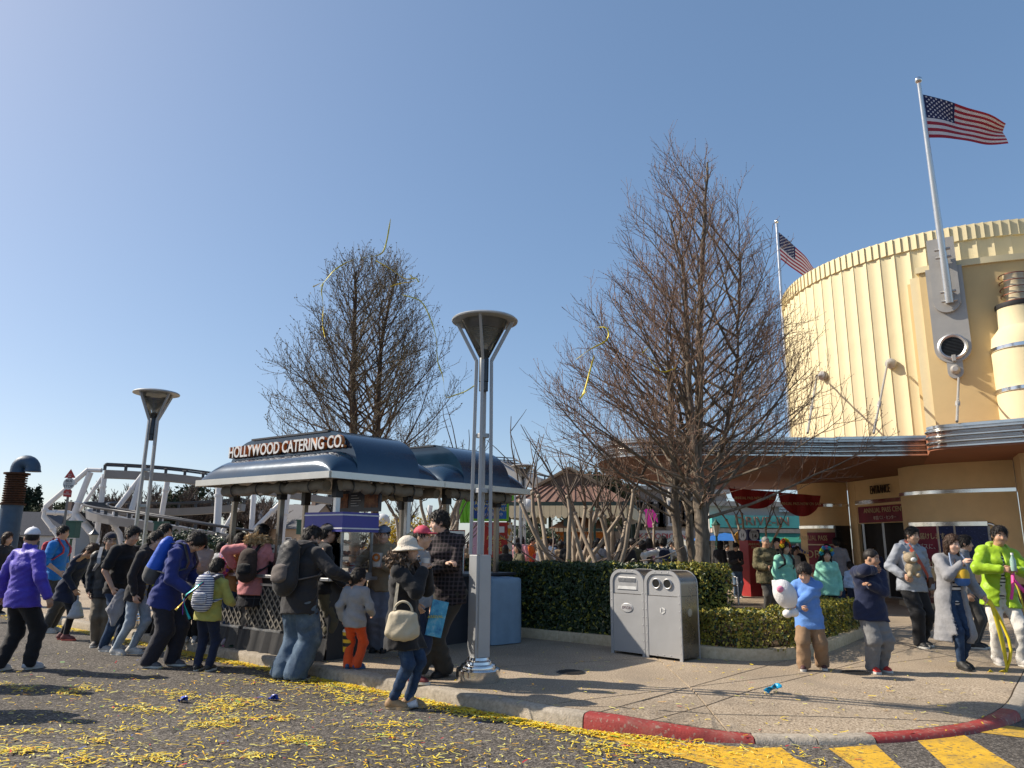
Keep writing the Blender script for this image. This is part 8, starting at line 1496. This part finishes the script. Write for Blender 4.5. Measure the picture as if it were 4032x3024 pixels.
# blown streaks and loose pieces on the road
bl = [(350, 420, 60, 14, 130), (480, 402, 60, 12, 110), (870, 422, 70, 10, 90), (1000, 440, 50, 14, 120), (1280, 480, 120, 22, 420), (1130, 520, 70, 14, 160), (820, 520, 90, 12, 150), (700, 505, 50, 8, 60), (1170, 592, 90, 14, 260), (1450, 562, 110, 9, 190), (1600, 680, 60, 12, 110), (510, 680, 40, 14, 80), (130, 740, 110, 10, 150), (430, 790, 70, 16, 120), (860, 785, 120, 14, 160), (2140, 600, 120, 10, 150), (30, 380, 40, 8, 60), (140, 402, 40, 10, 90), (60, 750, 60, 10, 60), (1700, 700, 80, 10, 50), (200, 640, 70, 8, 60), (690, 625, 60, 6, 40), (1360, 770, 90, 10, 60), (2150, 655, 60, 8, 50), (1500, 360, 150, 16, 260), (1800, 400, 140, 20, 320), (1950, 460, 120, 18, 240)]
lo = []
for x, y, sx, sy, n in bl: lo += [gnd((x + rc.normal(0, sx)) * .7233, 2424 + (y + rc.normal(0, sy)) * .7233, ROAD)[:2] for _ in range(int(n * .8))]
for _ in range(2600): lo.append(gnd(rc.uniform(-60, 2500), 2560 + 500 * rc.uniform(0, 1) ** .8, ROAD)[:2])
for _ in range(260): x = rc.uniform(2200, 3400); lo.append(gnd(x, rc.uniform(2895, 3060), ROAD)[:2])
for _ in range(300): x = 2300 + abs(rc.normal(0, 320)); lo.append(gnd(x, 2925 + abs(rc.normal(0, 26)) + (x - 2300) * .03, ROAD)[:2])
lo = np.array(lo); inr = [S_i for S_i in range(len(lo))]; dk = np.array([np.min(np.linalg.norm(KERB - p, axis=1)) for p in lo]); nk = np.array([np.argmin(np.linalg.norm(KERB - p, axis=1)) for p in lo]); side_ = ((lo - KERB[nk]) * KN[nk]).sum(1); lo = lo[side_ < -.015]
allc = np.concatenate([drift, lo])
o_ = link('confetti', confetti(allc, ROAD, 'confetti', .95, .012)); tag(o_, 'yellow paper confetti strewn over the road and heaped along the kerb', 'confetti', kind='stuff')
pv_ = []
for _ in range(520): pv_.append(gnd(rc.uniform(1500, 4000), 2540 + 360 * rc.uniform(0, 1) ** 1.0)[:2])
for _ in range(160): pv_.append(gnd(rc.uniform(300, 1600), rc.uniform(2480, 2700))[:2])
pv_ = np.array(pv_); nk = np.array([np.argmin(np.linalg.norm(KERB - p, axis=1)) for p in pv_]); pv_ = pv_[((pv_ - KERB[nk]) * KN[nk]).sum(1) > .02]
o_ = link('confetti', confetti(pv_, .003, 'confetti', 1.0)); tag(o_, 'sparse paper confetti scattered on the pavement', 'confetti', kind='stuff')
# ------------------------------------------------------------------ ribbons
YR = mat('streamer_yellow', (.72, .56, .02), .55, 0, .1); YO = mat('streamer_olive', (.50, .46, .05), .6, 0, .15)
def ribbon(label, P_, w, m_, group=None, twist=1.5, cat='streamer', seed=1, name='paper_streamer'):
    r = np.random.default_rng(seed); P_ = [np.asarray(p, float) for p in P_]; Q = []
    for i in range(len(P_) - 1):
        k = max(3, int(np.linalg.norm(P_[i + 1] - P_[i]) / .12))
        for j in range(k): Q.append(P_[i] + (P_[i + 1] - P_[i]) * j / k)
    Q.append(P_[-1]); Q = np.array(Q)
    for _ in range(2): Q[1:-1] = (Q[:-2] + 2 * Q[1:-1] + Q[2:]) / 4
    o = Q[0].copy(); vs = []; ph = r.uniform(0, 6)
    for i, p in enumerate(Q):
        d = unit(Q[min(i + 1, len(Q) - 1)] - Q[max(0, i - 1)]); x, y = perp(d); a = ph + twist * math.sin(i * .35) + i * .05 * twist; l = x * math.cos(a) + y * math.sin(a); n_ = np.cross(d, l) * .002; vs += [p - l * w / 2 - n_, p + l * w / 2 - n_, p + l * w / 2 + n_, p - l * w / 2 + n_]
    m = MB(o); n = len(Q); m.add(vs, [(i * 4 + j, i * 4 + (j + 1) % 4, i * 4 + 4 + (j + 1) % 4, i * 4 + 4 + j) for i in range(n - 1) for j in range(4)] + [(0, 1, 2, 3), tuple(4 * n - 4 + k for k in (3, 2, 1, 0))]); return tag(m.build(name, m_, None, 180, loc=o), label, cat, group)
TG = 'streamers caught in the trees'
def rpx(label, pts, Y, w=.06, m_=YO, seed=1): ribbon(label, [at(x, y, Y + (q[0] if q else 0)) for x, y, *q in pts], w, m_, TG, 1.2, seed=seed)
rpx('long olive streamer flying above the tree behind the kiosk', [(1538, 862), (1525, 940), (1510, 1000), (1470, 1010), (1390, 1020), (1320, 1058), (1260, 1130)], 19.2, .04)
rpx('yellow streamer sagging across the top right of the kiosk tree', [(1478, 1025), (1540, 1060), (1600, 1105), (1640, 1090), (1648, 1112)], 19.0, .035, YR, 2)
rpx('streamer hanging down the right side of the kiosk tree', [(1580, 1160), (1660, 1180), (1690, 1240), (1720, 1330), (1722, 1430), (1745, 1480), (1752, 1572), (1790, 1555), (1830, 1545), (1880, 1510)], 18.6, .032, YO, 3)
rpx('short streamer tangle on the left of the kiosk tree', [(1232, 1130), (1280, 1105), (1262, 1140), (1275, 1200), (1268, 1280), (1280, 1330)], 18.8, .035, YR, 4)
rpx('yellow streamer on the far right twigs of the kiosk tree', [(1535, 1128), (1590, 1112), (1640, 1110), (1612, 1080)], 18.7, .035, YR, 5)
rpx('yellow streamer looped in the left of the tall tree', [(2342, 1290), (2395, 1285), (2400, 1340), (2330, 1370), (2290, 1400), (2262, 1420)], 12.0, .026, YR, 6)
rpx('yellow streamer tangle low on the left of the tall tree', [(2340, 1400), (2320, 1470), (2300, 1550), (2275, 1580), (2310, 1540)], 11.8, .028, YR, 7)
rpx('yellow streamer deep in the middle of the tall tree', [(2530, 1390), (2560, 1360), (2545, 1400), (2600, 1475), (2660, 1450)], 12.2, .022, YR, 8)
# what the man in lime holds
hr, hl = hand_pos('lime', -1), hand_pos('lime', 1); HG = 'streamers held by the man in lime'; YB = hr[1] - .05
g_ = lambda p, q: [p, p + np.array([q[0] * .3, -.06, -.1]), p + np.array([q[0] * .6, -.08, -.5]), np.array([p[0] + q[0], p[1] - .05 + q[1], .03])]
wl = hand_pos('cardigan', 1)
ribbon('broad yellow streamer falling from the hand of the woman in the cardigan', [wl, wl + np.array([.04, -.05, .02]), wl + np.array([.10, -.08, -.5]), wl + np.array([.13, -.05, -.85]), (wl[0] + .02, wl[1] - .1, .02)], .055, YR, HG, .7, seed=11)
ribbon('thin yellow streamer trailing beside the broad one to the ground', [wl, wl + np.array([.06, -.06, -.05]), wl + np.array([.22, -.08, -.55]), wl + np.array([.05, -.05, -.9]), (wl[0] - .12, wl[1] - .1, .02)], .035, YR, HG, .9, seed=12)
ribbon('pale yellow streamer hanging from the right hand of the man in lime', [hr, hr + np.array([.05, -.05, -.2]), hr + np.array([.12, -.04, -.7]), hr + np.array([.26, -.02, -1.0]), hr + np.array([.30, 0, -1.12])], .04, YO, HG, 1., seed=13)
ribbon('pink streamer hanging from the left hand of the man in lime', [hl, hl + np.array([-.05, -.05, -.18]), hl + np.array([-.10, -.05, -.36])], .04, mat('streamer_pink', (.72, .05, .28), .55), HG, .8, seed=14)
ribbon('second pink streamer end flying right of the man in lime', [hl + np.array([-.03, -.05, -.12]), hl + np.array([.06, -.06, -.26]), hl + np.array([.17, -.06, -.34])], .045, mat('streamer_pink', (.72, .05, .28), .55), HG, .8, seed=15)
cy = gnd(3050, 2728); CYN = mat('cyan_plastic', (.01, .30, .52), .4)
ribbon('crumpled cyan streamer lying on the pavement', [cy + [-.10, -.04, .02], cy + [-.03, .0, .035], cy + [.07, -.01, .05], cy + [.04, .06, .06], cy + [-.03, .07, .03]], .06, CYN, None, 2.2, seed=16)
for px, lb, sd_ in (((725, 2765), 'torn blue balloon scrap in the middle of the littered road', 17), ((1080, 2758), 'small blue scrap on the road below the man in faded jeans', 18)):
    q = gnd(*px, ROAD); ribbon(lb, [q + [-.06, 0, .01], q + [0, .02, .04], q + [.05, -.02, .03], q + [.0, -.04, .05], q + [-.04, .03, .02]], .05, mat('balloon_blue', (.02, .06, .40), .4), None, 2.5, 'balloon scrap', sd_, 'balloon_scrap')
q = gnd(1040, 2548); tp = thing('tinsel_heap', 'heap of purple and green tinsel at the feet of the woman in pink', 'tinsel', q)
for k, mm in enumerate((mat('tinsel_purple', (.05, .015, .12), .4, .3), mat('tinsel_green', (.01, .10, .08), .4, .3), mat('tinsel_purple', (.05, .015, .12), .4, .3))):
    r = np.random.default_rng(k); m = MB(); P_ = [r.normal(0, 1, 3) * [.16, .07, .0] + [0, 0, r.uniform(.01, .07)] for _ in range(16)]; m.tube(P_, .012, 5); m.build('tinsel_strand', mm, tp, 60)
# ------------------------------------------------------------------ carried things
def rel(key, p): return wpt(key, p)
def soft(name, label, cat, c, fns, group=None):
    """fns: (part, material, function(Field, origin), reach, wrinkle)"""
    c = np.asarray(c, float); t = thing(name, label, cat, c, 0, group)
    for nm, m_, fn, rch, wr in fns:
        F = Field(-np.full(3, rch), np.full(3, rch), rch / 17); fn(F)
        if wr: F.wrinkle(wr, hash_(nm + label), (22, 22, 22))
        v, f = F.mesh(); link(nm, mesh_np(nm, v, f, m_), t)
    return t
PLW = mat('plush_white', (.68, .67, .66), .95, 0, .08, 12, .6, 70); pc = at(3085, 2350, 8.85)
soft('plush_toy', 'big white plush toy with a plain pink patch in the boy’s arms', 'plush toy', pc, [('head', PLW, lambda F: (F.ell((.02, 0, .03), (.13, .12, .175), roty(R(-24)), .02), F.cap((-.09, 0, .15), (-.11, 0, .18), .035, .02, .04)), .34, 0), ('feet', PLW, lambda F: (F.ell((.02, -.03, -.185), (.055, .06, .05), None, 0), F.ell((.105, -.02, -.175), (.055, .06, .05), None, 0)), .34, 0), ('patch', mat('plush_pink', (.62, .22, .34), .95, 0, .1, 12, .5, 70), lambda F: (F.ell((-.06, -.085, .09), (.045, .030, .040), None, 0),), .2, 0)])
bc = hand_pos('greyman', -1) + np.array([.04, -.02, .17]); TB = mat('plush_tan', (.38, .30, .20), .95, 0, .12, 14, .6, 70)
soft('teddy_bear', 'tan teddy bear held against the young man in the grey hoodie', 'teddy bear', bc, [('head', TB, lambda F: (F.ell((0, 0, .13), (.10, .09, .09), None, .02), F.ell((-.07, .01, .205), (.03, .02, .03), None, .01), F.ell((.07, .01, .205), (.03, .02, .03), None, .01)), .26, 0), ('body', TB, lambda F: (F.ell((0, .01, -.02), (.085, .08, .10), None, .02), F.ell((-.06, -.05, -.11), (.038, .05, .04), None, .02), F.ell((.06, -.05, -.11), (.038, .05, .04), None, .02), F.ell((.09, -.04, .0), (.03, .04, .05), None, .02)), .26, 0), ('muzzle', PLW, lambda F: F.ell((0, -.085, .11), (.042, .032, .034), None, 0), .16, 0)])
def band(label, key, pts, w, m_, name='shoulder_strap', cat='strap'):
    P_ = [rel(key, p) for p in pts]; return ribbon(label, P_, w, m_, None, 0.0, cat, 3, name)
def strap(key, sg_, hip, off=.0):
    D = PEOPLE[key]; e = D['thick'] + .012; q = D['q']; X, U, Fd = D['X'], D['U'], D['Fd']
    return D['shc'] + X * sg_ * .07 * q + U * (.07 * q + e * .6), D['chest'] + X * sg_ * .03 * q + Fd * (.118 * q + e), D['pel'] + U * .14 - X * sg_ * .14 * q + Fd * (.10 * q + e), D['pel'] + U * .06 - X * sg_ * (.17 * q + e)
def strip3(label, key, P_, w, m_, name, cat):
    """flat band lying on the body: width across the path, facing outwards"""
    D = PEOPLE[key]; c = D['chest']; Q = []
    for i in range(len(P_) - 1): Q += [P_[i] + (P_[i + 1] - P_[i]) * k / 6 for k in range(6)]
    Q.append(P_[-1]); Q = np.array(Q)
    for _ in range(3): Q[1:-1] = (Q[:-2] + 2 * Q[1:-1] + Q[2:]) / 4
    vs = []
    for i, p in enumerate(Q): d = unit(Q[min(i + 1, len(Q) - 1)] - Q[max(0, i - 1)]); n_ = p - c; n_ = unit(n_ - D['U'] * (n_ @ D['U']) * .7); l = unit(np.cross(d, n_)); p = p + n_ * .012; vs += [p - l * w / 2, p + l * w / 2, p + l * w / 2 + n_ * .006, p - l * w / 2 + n_ * .006]
    n = len(Q); m = MB(); m.add(vs, [(i * 4 + j, i * 4 + (j + 1) % 4, i * 4 + 4 + (j + 1) % 4, i * 4 + 4 + j) for i in range(n - 1) for j in range(4)]); return m, c
a, b, c_, d_ = strap('greyman', -1, 0); m, _c = strip3('', 'greyman', [a, b, c_, d_], .055, None, '', ''); D = PEOPLE['greyman']; t = thing('shoulder_bag', 'shoulder bag on an orange-red strap across the grey hoodie', 'bag', D['loc'], math.atan2(D['M'][1, 0], D['M'][0, 0])); m.build('strap', mat('strap_orange', (.42, .07, .03), .6), t, 60); MB().box(d_ + D['X'] * .06 - D['Fd'] * .03, (.10, .2, .16)).build('bag_body', mat('bag_brown', (.10, .05, .03), .6), t, bevel=.02)
# beige handbag of the woman with the sun hat
D = PEOPLE['hatwoman']; hb = D['pel'] + D['X'] * -.31 + D['U'] * .0 + D['Fd'] * .10; t = thing('handbag', 'beige gathered shoulder bag of the woman with the sun hat', 'handbag', wpt('hatwoman', hb), math.atan2(D['M'][1, 0], D['M'][0, 0])); BEI = mat('beige_leather', (.47, .40, .28), .6, 0, .1, 8, .4, 30)
F = Field((-.15, -.24, -.24), (.15, .24, .24), .013); F.ecap(np.array([0, 0, -.085]), np.array([0, 0, .07]), np.array([0, 1., 0]), .175, .145, .075, .055, .02, endk=1.); F.wrinkle(.011, 5, (8, 30, 8)); v, f = F.mesh(); link('bag_body', mesh_np('bag_body', v, f, BEI), t)
MB().tube([(0, .09 * math.cos(x), .10 + .10 * math.sin(x)) for x in np.linspace(.1, 3.04, 12)], .012, 8).build('handle', BEI, t, 60); sh_ = D['shc'] + D['X'] * -.10 + D['U'] * .10 - hb; MB().beam((-.02, .08, .12), sh_ * .98, .028, .006).build('strap', BEI, t)
def simple(name, label, cat, c, parts, rz=0.):
    t = thing(name, label, cat, c, rz)
    for nm, mb_, m_, sm_ in parts: mb_.build(nm, m_, t, sm_)
    return t
cupW = mat('paper_cup', (.60, .58, .55), .6); p = hand_pos('hatwoman', -1); simple('paper_cup', 'white paper cup at the mouth of the woman with the sun hat', 'cup', p, [('cup', MB().lathe([(.028, -.05), (.040, .05)], n=20), cupW, 40), ('rim', MB().lathe([(.040, .048), (.043, .052), (.040, .056)], n=20), cupW, 40)])
p = hand_pos('staff', -1); simple('drink_cup', 'clear cup of red drink handed over by the attendant', 'cup', p + [0, -.02, .03], [('cup', MB().lathe([(.030, -.06), (.043, .045)], n=20), mat('red_drink', (.45, .06, .03), .25), 40), ('lid', MB().lathe([(.045, .045), (.046, .06), (.03, .07)], n=20), cupW, 40)])
p = hand_pos('staff', 1); simple('pretzel_bag', 'white paper bag with an orange pretzel in the attendant’s hand', 'snack bag', p + [0, -.03, .05], [('bag', MB().prism([(-.05, -.09), (.05, -.09), (.075, .09), (-.075, .09)], (-.015, .015), FXm), mat('bag_paper', (.62, .60, .55), .7), 30), ('pretzel', MB().tube([(.045 * math.cos(x), -.025, .03 + .04 * math.sin(x)) for x in np.linspace(0, 6.28, 13)], .016, 7), mat('pretzel_orange', (.55, .17, .03), .5), 60)], R(-20))
p = hand_pos('boy', 1); simple('popcorn_bucket', 'yellow striped popcorn bucket hanging from the small boy’s hand', 'bucket', p + [.05, 0, -.16], [('bucket', MB().lathe([(.06, -.13), (.075, .09)], n=24), mat('bucket_yellow', (.62, .38, .02), .5), 40), ('band', MB().lathe([(.0665, -.07), (.0695, -.03), (.068, -.03)], n=24), BLACK, 40), ('band', MB().lathe([(.0715, .01), (.0745, .05), (.073, .05)], n=24), BLACK, 40), ('handle', MB().tube([(-.07, 0, .08), (-.03, 0, .16), (.03, 0, .16), (.07, 0, .08)], .006, 6), BLACK, 60), ('lid', MB().lathe([(.078, .09), (.07, .115), (.02, .125)], n=24), cupW, 40)])
D = PEOPLE['cardigan']; p = wpt('cardigan', D['chest'] + D['Fd'] * .20 - D['U'] * .10); simple('popcorn_bucket', 'yellow and blue bucket hung at the chest of the woman in the cardigan', 'bucket', p, [('bucket_top', MB().lathe([(.085, .0), (.085, .06), (.07, .10), (.03, .12)], n=24), mat('bucket_yellow', (.62, .38, .02), .5), 40), ('bucket_base', MB().lathe([(.05, -.09), (.08, -.06), (.087, .0)], n=24), mat('bucket_blue', (.03, .12, .36), .5), 40), ('bucket_strap', MB().tube([(-.085, .02, .05), (-.10, .03, .2), (-.07, .09, .30)], .008, 6), mat('strap_blue', (.25, .32, .45), .6), 60), ('bucket_strap', MB().tube([(.085, .02, .05), (.10, .03, .2), (.07, .09, .30)], .008, 6), mat('strap_blue', (.25, .32, .45), .6), 60)])
p = hr + np.array([.03, -.04, .09]); simple('drink_bottle', 'pale green plastic bottle in the hand of the man in lime', 'bottle', p, [('bottle', MB().lathe([(.03, -.10), (.033, -.08), (.033, .03), (.014, .075), (.014, .095)], n=18), mat('bottle_green', (.28, .42, .36), .2), 40), ('cap', MB().lathe([(.016, .095), (.016, .12)], n=14), WHITE, 40)])
for key, lb in (('greyhood', 'phone in the hands of the person in the light grey hoodie'), ('phoneman', 'phone held by the young man in black beyond the low hedge')):
    p = (hand_pos(key, 1) + hand_pos(key, -1)) / 2; simple('phone', lb, 'phone', p + [0, -.01, .03], [('case', MB().box((0, 0, 0), (.075, .012, .14), M=rotx(R(-35))), BLACK, None), ('screen', MB().box((0, .0055, .0045), (.066, .003, .125), M=rotx(R(-35))), mat('phone_screen', (.12, .15, .2), .2), None)], PEOPLE[key]['root'].rotation_euler[2])
p = hand_pos('camo', -1) + [.03, -.05, .0]; simple('camera', 'black camera with a long lens held by the man in camouflage', 'camera', p, [('body', MB().box((0, 0, 0), (.14, .06, .10)), BLACK, None), ('lens', MB().lathe([(.04, 0), (.04, .12), (.045, .14)], (0, -.03, 0), 18, rotx(R(90))), BLACK, 40), ('prism_hump', MB().box((0, 0, .06), (.05, .05, .035)), BLACK, None)])
p = hand_pos('navywoman', -1) + [.02, 0, -.22]; F = None; soft('plastic_bag', 'translucent grey plastic bag hanging from the bending woman’s hand', 'plastic bag', p, [('bag_body', mat('thin_plastic', (.30, .32, .36), .35, 0, .25, 10, .6, 40), lambda F: (F.ecap(np.array([0, 0, -.12]), np.array([0, 0, .08]), np.array([1., 0, 0]), .13, .06, .09, .04, .02), F.cap((0, 0, .08), (0, 0, .20), .03, .012, .03)), .30, .016)])
p = hand_pos('blacktee', -1) + [.05, -.02, -.17]; soft('folded_jacket', 'grey jacket draped from the forearm of the man in the black shirt', 'jacket', p, [('cloth', cloth('draped_grey', (.24, .24, .26)), lambda F: (F.ecap(np.array([.06, 0, .20]), np.array([-.03, 0, -.10]), np.array([1., 0, 0]), .07, .13, .05, .045, .03), F.ecap(np.array([-.02, 0, -.05]), np.array([-.02, 0, -.28]), np.array([1., 0, 0]), .12, .03, .045, .02, .03)), .36, .02)])
for key, cs, lb in (('minta', ((.62, .04, .03), (.65, .18, .02), (.72, .58, .03), (.45, .62, .04)), 'red, orange and yellow pompom headband on the taller mint girl'), ('mintb', ((.04, .3, .62), (.5, .62, .04), (.04, .45, .5), (.65, .2, .4)), 'blue, green and pink pompom headband on the shorter mint girl')):
    D = PEOPLE[key]; t = thing('pompom_headband', lb, 'headband', wpt(key, D['hc']), math.atan2(D['M'][1, 0], D['M'][0, 0])); H_ = D['HM']; hs = D['hs']
    MB().tube([H_ @ np.array([.098 * math.cos(x), -.01, .03 + .115 * math.sin(x)]) * hs for x in np.linspace(0, math.pi, 14)], .009, 6).build('band', BLACK, t, 60)
    for k in range(7): x = math.pi * (k + .2) / 6.4; cc = cs[k % 4]; r = np.random.default_rng(k); pt2 = r.normal(size=(160, 3)); pt2 /= np.linalg.norm(pt2, axis=1)[:, None]; vs, fs = leaves(0, pt2 * .040 * r.uniform(.7, 1.1, (160, 1)) + H_ @ np.array([.105 * math.cos(x), -.02, .035 + .125 * math.sin(x)]) * hs, .014, None, r); link('pompom', mesh_np('pompom', vs, fs, mat('pompom_%d%d%d' % tuple(int(q * 99) for q in cc), cc, .95), False), t)
q = gnd(1622, 2792, ROAD); simple('dropped_cup', 'crushed clear cup lying by the tan boots on the road', 'cup', q + [0, 0, .04], [('cup', MB().lathe([(.026, -.05), (.038, .05)], n=16, M=roty(R(75))), mat('clear_plastic', (.5, .52, .55), .25), 40)])
p = at(1720, 2435, 7.95); simple('souvenir_bag', 'blue printed souvenir bag with yellow lettering behind the beige handbag', 'bag', p, [('sheet', MB().box((0, 0, 0), (.17, .03, .36), M=roty(R(12))), ramp_mat('blue_print', [(.35, (.03, .18, .42)), (.55, (.10, .42, .62)), (.75, (.5, .6, .65))], 9, .4, 4, 0), None)], R(15)); text('lettering', 'ARRIVAL', .042, mat('print_yellow', (.62, .55, .05), .5), bpy.data.objects['souvenir_bag'], (-.02, -.03, .02), None, .002)
backpack('yellowhat', 'black and red backpack on the half-hidden person in the yellow cap', BLK, cloth('red_nylon', (.42, .03, .05)), w=.13, h=.19, d=.09)
backpack('minta', 'slim black backpack straps on the taller mint girl', BLK, w=.11, h=.15, d=.05, pocket=False); backpack('pink', 'brown and black backpack slung low on the woman in pink', cloth('dark_brown_nylon', (.045, .03, .025)), BLK, w=.15, h=.19, d=.085, drop=.10); backpack('capman', 'pale-strapped backpack on the man with the backward cap', CHAR, mat('strap_pale', (.45, .45, .45), .7), w=.13, h=.18)
# gold and purple ribbons tied to the child's backpack
D = PEOPLE['kid']
for k, (mm, nm) in enumerate(((mat('gold_foil', (.60, .40, .06), .3, .6), 'gold'), (mat('purple_foil', (.20, .03, .35), .3, .5), 'purple'), (mat('teal_foil', (.01, .30, .28), .3, .5), 'teal'))):
    c_ = wpt('kid', D['chest'] - D['Fd'] * .32 + D['U'] * .04); ribbon(nm + ' foil ribbon trailing from the striped child backpack', [c_ + [.06, 0, .06], c_ + [0, -.03, 0], c_ + [-.10 - .04 * k, -.05, -.12], c_ + [-.22 + .09 * k, -.05, -.26 - .05 * k]], .03, mm, None, 1.2, 'ribbon', 30 + k, 'foil_ribbon')
# fur trims
for key, col in (('pink', (.50, .36, .20)), ('hatwoman', (.16, .11, .075))):
    D = PEOPLE[key]; o_ = D.get('hood'); r = np.random.default_rng(3); nb, U, X, Fd, q = D['nb'], D['U'], D['X'], D['Fd'], D['q']; pts = []
    for a in np.linspace(-2.0, 2.0, 40):
        for _ in range(60): w_ = r.normal(0, 1, 3) * .030; pts.append(nb + U * (.035 + .03 * math.cos(a)) + (-Fd * math.cos(a) * .13 + X * math.sin(a) * .14) * q + w_)
    vs, fs = leaves(0, np.array(pts), .026, None, r, 1.); f_ = link('fur_trim', mesh_np('fur_trim', vs, fs, mat('fur_' + key, col, .95, 0, .3, 20), False), D['root']); f_['kind'] = 'stuff'
